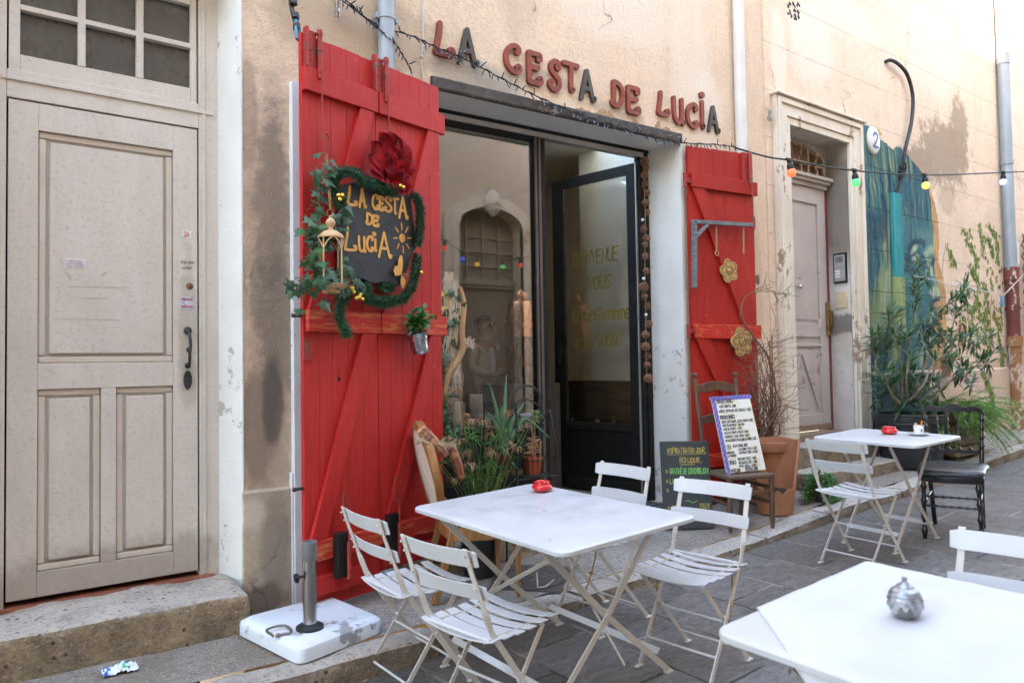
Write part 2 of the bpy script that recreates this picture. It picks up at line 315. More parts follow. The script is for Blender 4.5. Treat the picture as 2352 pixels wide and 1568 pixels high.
def limestone(name, top, side, pit=True):
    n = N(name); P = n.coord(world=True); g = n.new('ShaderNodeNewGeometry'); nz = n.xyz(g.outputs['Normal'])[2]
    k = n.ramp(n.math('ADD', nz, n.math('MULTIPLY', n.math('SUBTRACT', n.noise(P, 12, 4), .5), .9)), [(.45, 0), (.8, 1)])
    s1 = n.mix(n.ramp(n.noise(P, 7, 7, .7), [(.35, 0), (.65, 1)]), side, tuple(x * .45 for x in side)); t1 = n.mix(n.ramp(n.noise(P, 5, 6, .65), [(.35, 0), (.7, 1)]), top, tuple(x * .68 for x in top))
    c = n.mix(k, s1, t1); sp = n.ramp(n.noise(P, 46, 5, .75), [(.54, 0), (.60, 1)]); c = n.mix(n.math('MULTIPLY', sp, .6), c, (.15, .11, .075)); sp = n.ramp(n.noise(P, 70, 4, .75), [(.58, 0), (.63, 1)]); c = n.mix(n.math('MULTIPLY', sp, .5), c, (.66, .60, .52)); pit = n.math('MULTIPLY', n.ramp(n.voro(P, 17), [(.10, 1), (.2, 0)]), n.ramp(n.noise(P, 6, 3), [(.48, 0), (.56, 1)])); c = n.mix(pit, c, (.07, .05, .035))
    c = n.mix(n.math('MULTIPLY', n.ramp(n.noise(P, 2.6, 6, .7), [(.55, 0), (.66, 1)]), .55), c, (.13, .11, .09))
    h = n.math('ADD', n.noise(P, 30, 7, .7), n.math('MULTIPLY', n.noise(P, 8, 4), 1.2)); n.set(c, .9, 0, n.bump(pit, -.8, .02, n.bump(h, 1, .03)), .25); MATS[name] = n.m; return n.m
pave_m = aggregate('pavement_concrete', (.34, .30, .26), (.24, .21, .18), (.40, .35, .30))
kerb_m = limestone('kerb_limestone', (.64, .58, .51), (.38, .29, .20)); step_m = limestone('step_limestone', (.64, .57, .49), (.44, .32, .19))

def rock_block(mb, a, b, res=.035, amp=.012, rad=.03, freq=5, zf=None, seed=0):
    """weathered stone block: rounded, dented on all faces"""
    (x0, y0, z0), (x1, y1, z1) = a, b; c = [(p + q) / 2 for p, q in zip(a, b)]; hs = [(q - p) / 2 for p, q in zip(a, b)]
    def face(ax, sg):
        u, v = [(1, 2), (2, 0), (0, 1)][ax]; nu = max(2, int(2 * hs[u] / res)); nv = max(2, int(2 * hs[v] / res))
        def fn(s_, t_):
            p = [0, 0, 0]; p[ax] = sg * hs[ax]; p[u] = (2 * s_ - 1) * hs[u]; p[v] = (2 * t_ - 1) * hs[v]
            if sg < 0: p[u] = -p[u]
            q = Vector(p); inner = Vector([max(-(h - min(rad, h * .9)), min(h - min(rad, h * .9), x)) for h, x in zip(hs, p)]); d = q - inner
            if d.length > 1e-9: q = inner + d.normalized() * min(rad, min(hs) * .9)
            w = q + Vector(c); e = (q - inner).normalized() if (q - inner).length > 1e-6 else Vector([sg if i == ax else 0 for i in range(3)])
            nn = mn.fractal(w * freq + Vector((seed, 0, 0)), .9, 2.2, 5); w += e * (nn * amp)
            if zf: w.z += zf(w.x)
            return w
        mb.grid(fn, nu, nv)
    for ax in range(3):
        for sg in (-1, 1): face(ax, sg)
    return mb

# ------------------------------------------------------------------ ground
b = MB(); xs = [-14 + i * .5 for i in range(120)]
b.grid(lambda s, t: Vector((-14 + 60 * s, -5.6 + 4.9 * t, zs(-14 + 60 * s))), 120, 8)
tag(b.build('street', paver_mat()), kind='structure')
b = MB()
def pave_fn(s, t):
    x = -6 + 46 * s; y = -.74 + 1.2 * t
    return Vector((x, y, zp(x) - .004 + .006 * mn.noise(Vector((x * 2.2, y * 3, 0)))))
b.grid(pave_fn, 420, 12); tag(b.build('pavement', pave_m, smooth=180), kind='structure')
b = MB(); x = -1.2; k = 0
while x < 17:
    L = [1.05, .82, 1.2, .95, .7][k % 5]; k += 1
    z1 = zp(x + L / 2); sl = (zp(x + L) - zp(x)) / L
    rock_block(b, (x + .004, -.935 + rnd.uniform(-.008, .008), z1 - .3), (x + L - .004, -.735, z1), .04, .012, .028, 6, lambda xx, xc=x + L / 2, s_=sl: (xx - xc) * s_, k); x += L
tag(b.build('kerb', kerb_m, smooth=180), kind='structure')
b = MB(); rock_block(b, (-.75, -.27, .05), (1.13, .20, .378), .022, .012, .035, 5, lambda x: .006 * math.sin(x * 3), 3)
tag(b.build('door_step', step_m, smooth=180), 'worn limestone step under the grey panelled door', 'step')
b = MB(); rock_block(b, (5.98, -.48, .2), (7.62, -.17, .50), .035, .012, .03, 5, None, 9); rock_block(b, (6.05, -.20, .3), (7.62, .2, .70), .035, .010, .025, 5, None, 10); b.mi = 1
b.box((6.42, .05, .69), (7.49, .25, .765))
tag(b.build('door_step', [kerb_m, M('worn_wood', (.36, .25, .16), (.2, .14, .1), .8, scale=20, stretch=(1, 8, 8))], smooth=40), 'high stone step in front of the narrow door beside the mural', 'step')

# ------------------------------------------------------------------ shop house
house = thing('town_house', 'peach plastered house holding the red-shuttered shop front and the grey door', 'house', (3, 0, 0))
HT = 8.0
def zl(x): return 3.35 + (x - 2.38) * .019     # soffit of the shop opening
b = MB(); b.box((-9, 0, -1), (-.1, .4, HT)); b.box((-.1, 0, 3.8), (1.165, .4, HT))
b.hexa([(1.165, 0, -1), (2.40, 0, -1), (2.40, .4, -1), (1.03, .4, -1), (1.165, 0, HT), (2.40, 0, HT), (2.40, .4, HT), (1.03, .4, HT)])
b.hexa([(2.40, 0, zl(2.4)), (4.82, 0, zl(4.82)), (4.82, .4, zl(4.82)), (2.40, .4, zl(2.4)), (2.40, 0, HT), (4.82, 0, HT), (4.82, .4, HT), (2.40, .4, HT)])
b.hexa([(4.82, 0, -1), (6.05, 0, -1), (6.05, .4, -1), (4.755, .4, -1), (4.82, 0, HT), (6.05, 0, HT), (6.05, .4, HT), (4.755, .4, HT)])
b.build('wall', house_a, house, world=True)
b = MB(); b.hexa([(1.155, -.03, -.2), (1.425, -.03, -.2), (1.425, -.001, -.2), (1.155, -.001, -.2), (1.155, -.03, .842), (1.425, -.03, .842), (1.425, -.001, .855), (1.155, -.001, .855)]); b.build('plinth', plinth_a, house, world=True, bevel=.006); b = MB()
b.hexa([(5.8, -.025, -.2), (6.12, -.025, -.2), (6.12, -.001, -.2), (5.8, -.001, -.2), (5.8, -.025, 1.0), (6.12, -.025, 1.0), (6.12, -.001, 1.015), (5.8, -.001, 1.015)])
b.build('plinth', plinth_a, house, world=True, bevel=.006)
b = MB(); b.hexa([(1.160, -.004, .3), (1.168, -.004, .3), (1.075, .26, .3), (1.067, .26, .3), (1.160, -.004, 3.8), (1.168, -.004, 3.8), (1.075, .26, 3.8), (1.067, .26, 3.8)])
b.build('reveal', white_paint, house, world=True); b = MB(); b.hexa([(4.816, -.004, .22), (4.85, -.004, .22), (4.80, .34, .22), (4.761, .34, .22), (4.816, -.004, zl(4.8) - .002), (4.85, -.004, zl(4.8) - .002), (4.80, .34, zl(4.8) - .002), (4.761, .34, zl(4.8) - .002)])
b.build('reveal', white_paint, house, world=True)
b = MB(); b.hexa([(2.38, -.012, zl(2.38) - .002), (4.815, -.012, zl(4.815) - .002), (4.765, .36, zl(4.77) - .002), (2.38, .36, zl(2.38) - .002), (2.38, -.012, zl(2.38) + .01), (4.815, -.012, zl(4.8) + .01), (4.76, .36, zl(4.8) + .01), (2.38, .36, zl(2.38) + .01)])
b.build('soffit', M('soffit_grey', (.90, .90, .89), (.85, .85, .84), .8, scale=3, bump=.3), house, world=True)
b = MB(); n_ = 40
def lint(s, t, k):
    x = 2.375 + 2.45 * s; w = mn.noise(Vector((x * 9, t, 3))) * .004
    return Vector((x, [-.022, -.03, -.03, -.022][k] + w, zl(x) + [-.012, 0, .062, .072][k] + w))
b.grid(lambda s, t: lint(s, t, round(t * 3)), n_, 3)
b.box((2.375, -.022, zl(2.375) - .01), (2.38, 0, zl(2.375) + .07)); b.box((4.82, -.022, zl(4.82) - .01), (4.826, 0, zl(4.82) + .07))
b.add([Vector((2.375, -.022, zl(2.375) - .012)), Vector((4.825, -.022, zl(4.825) - .012)), Vector((4.825, .0, zl(4.825) - .012)), Vector((2.375, .0, zl(2.375) - .012))], [(0, 1, 2, 3)])
b.build('lintel', M('lintel_brown', (.085, .068, .058), (.05, .042, .038), .8, scale=14, bump=.8, bscale=70, chips=(.30, .26, .22), chip_amt=.68), house, world=True)
b = MB(); rc = random.Random(3)
for (x, w, h) in ((3.72, .20, .035), (3.95, .22, .075), (4.28, .08, .05), (4.56, .10, .075), (4.66, .12, .05)):   # broken plaster over the lintel
    z0 = zl(x) + .07; pts = [(x - w / 2, z0)] + [(x - w / 2 + w * i / 9, z0 + h * math.sin(math.pi * (i + .5) / 10) * rc.uniform(.55, 1.1)) for i in range(10)] + [(x + w / 2, z0)]
    b.prism(pts, (0, -.0035, 0), (1, 0, 0), (0, 0, 1), (0, .003, 0))
b.build('plaster_damage', M('broken_render', (.52, .35, .2), (.3, .2, .12), .95, scale=30, bump=1, bscale=40), house, world=True)

# white board on the wall beside the shutter
b = MB(); b.box((1.432, -.05, .16), (1.53, 0, 3.17)); b.box((1.420, -.038, .18), (1.431, -.001, .93))
b.build('white_board', M('board_white', (.72, .74, .76), (.62, .64, .66), .6, scale=4, chips=(.4, .37, .33), chip_amt=.68, chip_scale=12), house, world=True, bevel=.004)

# grey panelled door
dgm = N('door_grey'); P = dgm.coord(world=True); zz = dgm.xyz(P)[2]
dirt = dgm.math('MULTIPLY', dgm.ramp(dgm.noise(dgm.coord(world=True, scale=(2, 2, .9)), 2.2, 6, .65), [(.34, 0), (.66, 1)]), dgm.ramp(zz, [(.16, 1), (.55, .30)]))
grm = dgm.mix(dirt, (.63, .585, .525), (.42, .365, .305)); strk = dgm.ramp(dgm.noise(dgm.coord(world=True, scale=(14, 14, .5)), 1.5, 5), [(.52, 0), (.75, 1)]); grm = dgm.mix(dgm.math('MULTIPLY', strk, .16), grm, (.46, .37, .27))
grm = dgm.mix(dgm.ramp(dgm.noise(P, 17, 6, .75), [(.655, 0), (.69, .7)]), grm, (.33, .27, .22)); grm = dgm.mix(dgm.ramp(dgm.noise(P, 55, 5, .75), [(.52, 0), (.66, .5)]), grm, (.42, .36, .30)); grm = dgm.mix(dgm.ramp(dgm.noise(dgm.coord(world=True, scale=(3, 3, 26)), 4, 5, .7), [(.62, 0), (.68, .5)]), grm, (.34, .28, .23)); grm = dgm.mix(dgm.math('MULTIPLY', dgm.blot(P, .55, .45, .7, .22, .6, 6), .55), grm, (.26, .21, .165)); grm = dgm.mix(dgm.math('MULTIPLY', dgm.blot(P, .93, 1.75, .06, .5, .8, 8), .4), grm, (.32, .26, .2))
dgm.set(grm, .62, 0, dgm.bump(dgm.noise(dgm.coord(world=True, scale=(12, 12, 1)), 20, 4), .12, .004), .35); door_grey = dgm.m; MATS['door_grey'] = door_grey
tan_m = M('door_moulding', (.60, .535, .46), (.54, .47, .39), .6, scale=5)
gap_shade = M('gap_shade', (.012, .011, .010), rough=.9); brass = M('brass', (.55, .38, .13), (.3, .2, .08), .35, 1, scale=20); iron = M('black_iron', (.014, .014, .015), (.03, .028, .026), .5, .0, scale=30, bump=.4)
gold = M('gold_ball', (.9, .62, .12), (.8, .5, .08), .12, 1)
fx = lambda px, py, y=.2: Y(px, py, y).x
fz = lambda px, py, y=.2: Y(px, py, y).z
LX0, LX1, LZ0, LZ1 = .103, .978, .414, 2.872
b = MB()
for (a, c) in (((-.1, .2, .38), (LX0 - .008, .30, 3.8)), ((LX1 + .008, .2, .37), (1.1, .30, 3.8)), ((LX0 - .0075, .2, LZ1 + .008), (LX1 + .0075, .30, 3.02)), ((LX0 - .0075, .2, 3.62), (LX1 + .0075, .3, 3.8))): b.box(a, c)
b.box((LX0 - .03, .19, 2.965), (1.06, .199, 2.985)); b.box((1.0, .193, .39), (1.02, .199, 3.7))
b.build('door_frame', door_grey, house, world=True, bevel=.004)
b = MB(); b.box((-.1, .302, .30), (1.1, .32, 3.85)); b.build('door_gap', gap_shade, house, world=True)  # near-black sheet behind the leaf, painted shade for the gaps
b = MB(); gx = [.125, .40, .425, .685, .705, .955]
glz0, glz1, glm = 3.105, 3.60, 3.345
b.box((LX0, .212, 3.0201), (.15, .26, 3.6199)); b.box((.945, .212, 3.0201), (LX1, .26, 3.6199)); b.box((.1501, .212, 3.0201), (.9449, .26, glz0)); b.box((.1501, .212, 3.58), (.9449, .26, 3.6199))
for xm in (.415, .688): b.box((xm - .018, .208, glz0 - .001), (xm + .018, .25, 3.581))
b.box((.149, .2085, glm - .014), (.946, .249, glm + .014))
tw = b.build('transom_window', door_grey, house, world=True, bevel=.003)
gn = N('dusty_glass'); gn.set(gn.mix(gn.ramp(gn.noise(gn.coord(scale=(3, 1, 1)), 9, 6, .7), [(.35, 0), (.7, 1)]), (.045, .04, .034), (.085, .072, .056)), gn.ramp(gn.noise(gn.coord(), 14, 4), [(.3, .18), (.7, .5)]), 0, None, .6)
b = MB(); b.box((.14, .246, glz0 - .01), (.955, .249 + .01, 3.59)); b.build('pane', gn.m, tw, world=True)
fd = MB(); yb = .236
fd.box((LX0, yb, LZ0), (LX1, .27, LZ1))
px0, px1 = .228, .853; zt0, zt1 = 1.565, 2.735; zb0, zb1 = .535, 1.435; xm0, xm1 = .505, .575
yf = .205
for (x0, x1, z0, z1) in ((LX0, px0, LZ0, LZ1), (px1, LX1, LZ0, LZ1), (px0, px1, zt1, LZ1), (px0, px1, zb1, zt0), (px0, px1, LZ0, zb0), (xm0, xm1, zb0, zb1)): fd.box((x0, yf, z0), (x1, yb - .0005, z1))
fdoor = tag(fd.build('front_door', door_grey, house, world=True, bevel=.003), 'grey panelled door worn and dirty at its foot')
b = MB()
for (x0, x1, z0, z1) in ((px0, px1, zt0, zt1), (px0, xm0, zb0, zb1), (xm1, px1, zb0, zb1)):
    for (p0, p1, q0, q1) in ((x0, x1, z0, z0 + .035), (x0, x1, z1 - .035, z1), (x0, x0 + .035, z0 + .0351, z1 - .0351), (x1 - .035, x1, z0 + .0351, z1 - .0351)):
        b.box((p0 + .001, yf + .014, q0 + .001), (p1 - .001, yb - .001, q1 - .001))
b.build('moulding', tan_m, fdoor, world=True, bevel=.008)
for (x0, x1, z0, z1) in ((px0, px1, zt0, zt1), (px0, xm0, zb0, zb1), (xm1, px1, zb0, zb1)):
    e = .045; b = MB(); b.hexa([(x0 + e, yb - .0008, z0 + e), (x1 - e, yb - .0008, z0 + e), (x1 - e, yb - .0008, z1 - e), (x0 + e, yb - .0008, z1 - e), (x0 + e + .006, yf + .008, z0 + e + .006), (x1 - e - .006, yf + .008, z0 + e + .006), (x1 - e - .006, yf + .008, z1 - e - .006), (x0 + e + .006, yf + .008, z1 - e - .006)])
    b.build('panel', door_grey, fdoor, world=True, bevel=.002)
hx = .925; b = MB()
b.tube(smooth_path([(hx, .2, 1.735), (hx, .165, 1.72), (hx + .004, .15, 1.66), (hx, .15, 1.61), (hx + .002, .165, 1.56), (hx, .2, 1.545)]), .0085, 8)
b.lathe([(.001, 0), (.022, .002), (.016, .01), (.004, .02)], (hx, .2, 1.738), 10, Matrix.Rotation(R(90), 4, 'X')); b.lathe([(.001, 0), (.017, .002), (.012, .01)], (hx, .2, 1.545), 10, Matrix.Rotation(R(90), 4, 'X'))
b.prism([(.022 * math.cos(t), .052 * math.sin(t)) for t in [i * math.pi / 8 for i in range(16)]], (hx, .204, 1.465), (1, 0, 0), (0, 0, 1), (0, -.008, 0)); b.ball((hx, .197, 1.47), .008, 8)
b.ball((hx - .005, .16, 1.63), .0125, 8, 1.4)
b.build('handle', iron, fdoor, world=True, smooth=50)
b = MB(); b.lathe([(.001, .006), (.011, .006), (.018, .002), (.02, 0)], (hx + .012, .2055, 1.985), 12, Matrix.Rotation(R(90), 4, 'X')); b.ball((hx + .012, .2, 1.985), .007, 8)
b.build('keyhole', M('rusty', (.22, .10, .035), (.08, .04, .02), .8, scale=40), fdoor, world=True, smooth=50)
b = MB(); b.box((LX0 - .08, .165, .36), (LX1 + .08, .301, .385)); b.build('threshold', M('red_tile', (.33, .11, .06), (.2, .07, .04), .6, scale=10), house, world=True)

# ------------------------------------------------------------------ hand lettering: strokes on a 4 x 6 grid ('~' = curved)
GL = {'A': '0,0 2,6 4,0|.8,2.2 3.2,2.2', 'B': '0,0 0,6|~0,6 2.6,5.8 3,4.6 2.2,3.3 .2,3.1|~.2,3.1 3,2.9 3.7,1.6 2.8,.2 0,0', 'C': '~3.8,4.9 2.8,5.9 1.2,5.6 .2,3.6 .4,1.4 1.6,.1 3,.2 3.9,1.1',
      'D': '0,0 0,6|~0,6 2,5.8 3.8,4.2 3.8,1.8 2,.2 0,0', 'E': '3.6,6 0,6 0,0 3.7,0|0,3.1 3,3.1', 'F': '3.6,6 0,6 0,0|0,3.1 2.8,3.1', 'G': '~3.7,5 2.6,5.9 1,5.4 .1,3.2 .8,.9 2.2,0 3.4,.6 3.8,2.6|2.2,2.6 3.9,2.6',
      'H': '0,0 0,6|4,0 4,6|0,3 4,3', 'I': '1,0 1,6', 'J': '~3,6 3,1.6 2.2,.1 .8,.2 .2,1.4', 'K': '0,0 0,6|3.6,6 .2,2.8 3.8,0', 'L': '0,6 0,0 3.6,0', 'M': '0,0 .3,6 2.2,2.4 4.1,6 4.5,0', 'N': '0,0 .2,6 3.7,0 3.9,6',
      'O': '~2,6 .5,5.2 0,3 .6,.8 2,0 3.5,.8 4,3 3.4,5.2 2,6', 'P': '0,0 0,6|~0,6 2.8,5.8 3.6,4.4 2.7,3 0,2.7', 'Q': '~2,6 .5,5.2 0,3 .6,.8 2,0 3.5,.8 4,3 3.4,5.2 2,6|2.6,1.4 4.2,-.5', 'R': '0,0 0,6|~0,6 2.8,5.8 3.6,4.6 2.7,3.3 0,3|1.5,3 3.8,0',
      'S': '~3.5,5.1 2.4,6 .8,5.6 .4,4.2 1.8,3.2 3.3,2.2 3.4,.9 2,0 .2,.7', 'T': '0,6 4,6|2,6 2,0', 'U': '~0,6 .1,2 .8,.4 2,0 3.3,.5 3.8,2 3.9,6', 'V': '0,6 2,0 4,6', 'W': '0,6 1.2,0 2.5,4 3.8,0 5,6', 'X': '0,0 4,6|0,6 4,0', 'Y': '0,6 2,3 4,6|2,3 2,0', 'Z': '0,6 3.8,6 0,0 3.9,0',
      '0': '~2,6 .6,5 .3,3 .7,1 2,0 3.3,1 3.7,3 3.3,5 2,6', '1': '.6,4.6 2,6 2,0', '2': '~.3,4.6 1.2,5.9 2.8,5.8 3.5,4.4 2.2,2.2 .1,0|.1,0 3.8,0', '3': '~.4,5.4 2,6 3.3,5 2.6,3.4 1.4,3.1|~1.4,3.1 3.2,2.7 3.6,1.2 2,0 .2,.7', '4': '2.8,0 2.8,6 0,1.8 4,1.8', '5': '3.5,6 .6,6 .4,3.4|~.4,3.4 2.2,3.8 3.6,2.4 2.9,.4 1,0 .1,.8',
      '6': '~3.2,5.7 1.4,4.8 .3,2.4 .8,.4 2.4,0 3.6,1.2 3.1,3 1.6,3.3 .4,2', '7': '0,6 3.8,6 1.4,0', '8': '~2,3.2 .6,4.2 .8,5.7 2.2,6 3.3,5 2.6,3.6 2,3.2 .4,2.2 .5,.5 2,0 3.6,.6 3.5,2.2 2,3.2', '9': '~3.5,4.2 2.4,2.9 .8,3.3 .4,4.9 1.6,6 3.2,5.4 3.5,4 2.8,1 1.6,0',
      'c': '~3,3.2 1.8,4 .4,3 .3,1.2 1.4,0 3,.7', 'e': '~.4,2 3,2.2 2.6,3.6 1.4,4 .4,2.8 .4,1.1 1.5,0 3.1,.6', 's': '~2.7,3.5 1.5,4 .6,3.1 1.8,2.1 2.6,1.1 1.6,.1 .2,.5', 't': '1.2,5.6 1.3,.6 2.4,0|.1,4 2.6,4', 'o': '~1.6,4 .4,3.2 .2,1.4 1.4,0 2.8,.8 3,2.6 1.6,4', 'm': '.2,0 .2,4|~.2,2.6 1.2,3.9 2.2,3 2.2,0|~2.2,2.6 3.2,3.9 4.2,3 4.3,0', 'n': '.2,0 .2,4|~.2,2.6 1.4,3.9 2.6,3 2.7,0', 'i': '.8,0 .8,3.8|.75,5.2 .85,5.4',
      'r': '.2,0 .2,4|~.2,2.4 1,3.8 2,3.9', "'": '.6,6 .3,4.6', ',': '.5,.6 .1,-.9', '.': '.4,0 .5,.25', ':': '.4,.6 .5,.9|.4,3.2 .5,3.5', '-': '.2,3 2.4,3', '*': '1.5,4.6 1.5,1|.1,3.8 2.9,1.8|.1,1.8 2.9,3.8', '(': '~1.4,6.6 .4,5 .2,3 .5,1 1.5,-.6', ')': '~.2,6.6 1.2,5 1.4,3 1.1,1 .1,-.6', '/': '0,-.4 2.6,6.4',
      '€': '~3.4,5.2 2.4,6 1.2,5 .8,3 1.2,1 2.4,0 3.4,.8|0,3.6 2.4,3.6|0,2.4 2.2,2.4', 'É': '3.6,6 0,6 0,0 3.7,0|0,3.1 3,3.1|1.4,6.9 2.8,8', 'À': '0,0 2,6 4,0|.8,2.2 3.2,2.2|1,8 2.4,6.9', 'à': '~3,3.2 1.6,4 .4,2.6 .6,.5 1.8,.1 3,1.6|3,4 3.1,0|1,6 2,4.9', 'è': '3.6,6 0,6 0,0 3.7,0|0,3.1 3,3.1|1,8 2.2,6.9'}
def gstrokes(ch):
    out = []
    for st in GL[ch].split('|'):
        sm = st[0] == '~'; pts = [tuple(map(float, p.split(','))) for p in st.lstrip('~').split()]
        if sm: pts = [(q.x, q.y) for q in smooth_path([(a, b_, 0) for a, b_ in pts], 4)]
        out.append(pts)
    return out
def gwidth(ch): return max(x for st in gstrokes(ch) for x, _ in st) if ch != ' ' else 2.2
def lay(text, h, gap=1.1, slant=0, jig=0, rg=None, w=.8):
    """polylines of one line of writing, cap height h, starting at (0, 0); returns strokes and length"""
    out = []; x = 0; k = h / 6
    for ch in text:
        if ch == ' ': x += 2.4 * w; continue
        dy = (rg.uniform(-jig, jig) if rg else 0); sc_ = 1 + (rg.uniform(-jig, jig) * .25 if rg else 0)
        for st in gstrokes(ch): out.append([((x + a * w * sc_ + slant * b_) * k, (b_ * sc_ + dy) * k) for a, b_ in st])
        x += (gwidth(ch) + gap) * w
    return out, x * k
class Ink:
    """flat pen strokes on a surface: frame o (origin), u (right), v (up), n (off the surface)"""
    def __init__(s, o, u, v, lift=.0012): s.o, s.u, s.v = Vector(o), Vector(u).normalized(), Vector(v).normalized(); s.n = s.u.cross(s.v); s.b = MB(); s.k = 0; s.lift = lift
    def stroke(s, pts, w, d=.0006, base=None):
        s.k += 1; h0 = s.lift if base is None else base; h1 = h0 + d + (s.k % 7) * .00006 * (1 if d < .01 else 6)
        P = [Vector((a, b_, 0)) for a, b_ in pts]; Q = [P[0]]
        for p in P[1:]:
            if (p - Q[-1]).length > 1e-6: Q.append(p)
        if len(Q) < 2: Q.append(Q[0] + Vector((w * .2, 0, 0)))
        L = []; Rr = []; n = len(Q)
        for i, p in enumerate(Q):
            d0 = (Q[i] - Q[i - 1]).normalized() if i else (Q[1] - Q[0]).normalized(); d1 = (Q[i + 1] - Q[i]).normalized() if i < n - 1 else d0
            t = (d0 + d1); t = t.normalized() if t.length > .2 else d0; nn = Vector((-t.y, t.x, 0)); m = min(1.6, 1 / max(.4, nn.dot(Vector((-d0.y, d0.x, 0)))))
            L.append(p + nn * w / 2 * m); Rr.append(p - nn * w / 2 * m)
        def cap(c, d):
            a = Vector((-d.y, d.x, 0)); return [c + (a * math.cos(t) + d * math.sin(t)) * w / 2 for t in (math.pi * .25, math.pi * .5, math.pi * .75)]
        e0 = (Q[1] - Q[0]).normalized(); e1 = (Q[-1] - Q[-2]).normalized()
        tw = lambda p, h: s.o + s.u * p.x + s.v * p.y + s.n * h
        vs = [tw(p, h1) for p in L] + [tw(p, h1) for p in Rr] + [tw(p, h0) for p in L] + [tw(p, h0) for p in Rr]
        fs = []
        for i in range(n - 1):
            fs += [(n + i, n + i + 1, i + 1, i), (i, i + 1, 2 * n + i + 1, 2 * n + i), (3 * n + i, 3 * n + i + 1, n + i + 1, n + i)]
        c1 = cap(Q[-1], e1); c0 = cap(Q[0], -e0); m = len(vs)
        vs += [tw(p, h1) for p in c1] + [tw(p, h0) for p in c1] + [tw(p, h1) for p in c0] + [tw(p, h0) for p in c0]
        fs += [(2 * n - 1, m + 2, m + 1, m, n - 1), (n - 1, m, m + 3, 3 * n - 1), (m, m + 1, m + 4, m + 3), (m + 1, m + 2, m + 5, m + 4), (m + 2, 2 * n - 1, 4 * n - 1, m + 5)]
        m += 6; fs += [(0, m + 2, m + 1, m, n), (n, m, m + 3, 3 * n), (m, m + 1, m + 4, m + 3), (m + 1, m + 2, m + 5, m + 4), (m + 2, 0, 2 * n, m + 5)]
        s.b.add(vs, fs)
    def write(s, text, x, y, h, w, gap=1.1, slant=0, jig=0, rg=None, fit=None, rot=0, wide=.8, d=.0006):
        st, L = lay(text, h, gap, slant, jig, rg, wide); k = fit / L if fit else 1; cr, sr = math.cos(rot), math.sin(rot)
        for p in st: s.stroke([(x + a * k * cr - b_ * sr, y + a * k * sr + b_ * cr) for a, b_ in p], w, d)
        return L * k
    def arc(s, x, y, rx, ry, w, a0=0, a1=2 * math.pi, n=20): s.stroke([(x + rx * math.cos(a0 + (a1 - a0) * i / n), y + ry * math.sin(a0 + (a1 - a0) * i / n)) for i in range(n + 1)], w)

# stickers and notes on the grey door
paper = M('paper', (.78, .76, .74), (.66, .63, .6), .8, scale=12); ink_red = M('ink_red', (.55, .04, .03)); ink_black = M('ink_black', (.02, .02, .02), rough=.6); ink_blue = M('ink_blue', (.10, .12, .38)); ink_violet = M('ink_violet', (.35, .25, .42))
def sticker(x0, x1, z0, z1, y, m, par, name='sticker', label=None):
    b = MB(); b.box((x0, y - .0016, z0), (x1, y, z1)); o = b.build(name, m, par, world=True)
    if label: o['label'] = label
    return o
st = sticker(.348, .435, 2.05, 2.10, yf + .0078, paper, fdoor, 'note', 'small handwritten note')
k = Ink((.352, yf + .0062, 2.052), (1, 0, 0), (0, 0, 1), .0003)
for i, t in enumerate(('CHER VOISIN', 'CAFE GABRIEL', 'RUE DESSUS')): k.write(t, 0, .033 - i * .014, .008, .0012, fit=.075)
k.b.build('writing', ink_violet, st, world=True)
st = sticker(.90, .945, 2.255, 2.295, yf - .0001, paper, fdoor, 'sticker', 'paper sticker reading 2A')
k = Ink((.906, yf - .0017, 2.262), (1, 0, 0), (0, 0, 1), .0003); k.write('2A', 0, 0, .026, .004, fit=.032); k.b.build('writing', ink_red, st, world=True)
st = sticker(.893, .955, 1.855, 1.925, yf - .0001, M('sticker_blue', (.62, .62, .66), (.25, .3, .5), .5, scale=60), fdoor, 'sticker', 'locksmith stickers with phone numbers')
k = Ink((.896, yf - .0017, 1.86), (1, 0, 0), (0, 0, 1), .0003); k.write('04.91.416.416', 0, .046, .012, .002, fit=.055); k.write('04 91 42 42 42', 0, .005, .012, .002, fit=.055); k.b.build('writing', ink_red, st, world=True)
k = Ink((.89, yf - .0001, 2.08), (1, 0, 0), (0, 0, 1), .0003); k.write('HEIDI TROP', 0, .03, .014, .0013, fit=.07); k.write('LA POLE', .01, 0, .014, .0013, fit=.05); k.b.build('scribble', ink_black, fdoor, world=True)
rg = random.Random(5); b = MB(); tapes = MB()
for (x, z, w, h, a) in ((.50, 1.96, .28, .006, .02), (.47, 1.9, .13, .004, .03), (.45, 1.79, .26, .004, 0), (.33, 2.08, .007, .05, .3), (.36, 2.01, .014, .045, .5), (.52, 2.03, .014, .04, -.7), (.48, 1.74, .05, .004, .02), (.47, 1.64, .01, .055, 0), (.30, 2.13, .02, .01, .5), (.5, 2.17, .03, .008, .4)):
    c_, s_ = math.cos(a), math.sin(a); tapes.prism([(c_ * u - s_ * v, s_ * u + c_ * v) for u, v in ((-w / 2, -h / 2), (w / 2, -h / 2 * rg.uniform(.3, 1)), (w / 2, h / 2), (-w / 2, h / 2 * rg.uniform(.2, 1)))], (x, yf + .0078, z), (1, 0, 0), (0, 0, 1), (0, -.0008, 0))
tapes.build('tape_scrap', M('tape', (.54, .47, .40), (.47, .40, .33), .7), fdoor, world=True)

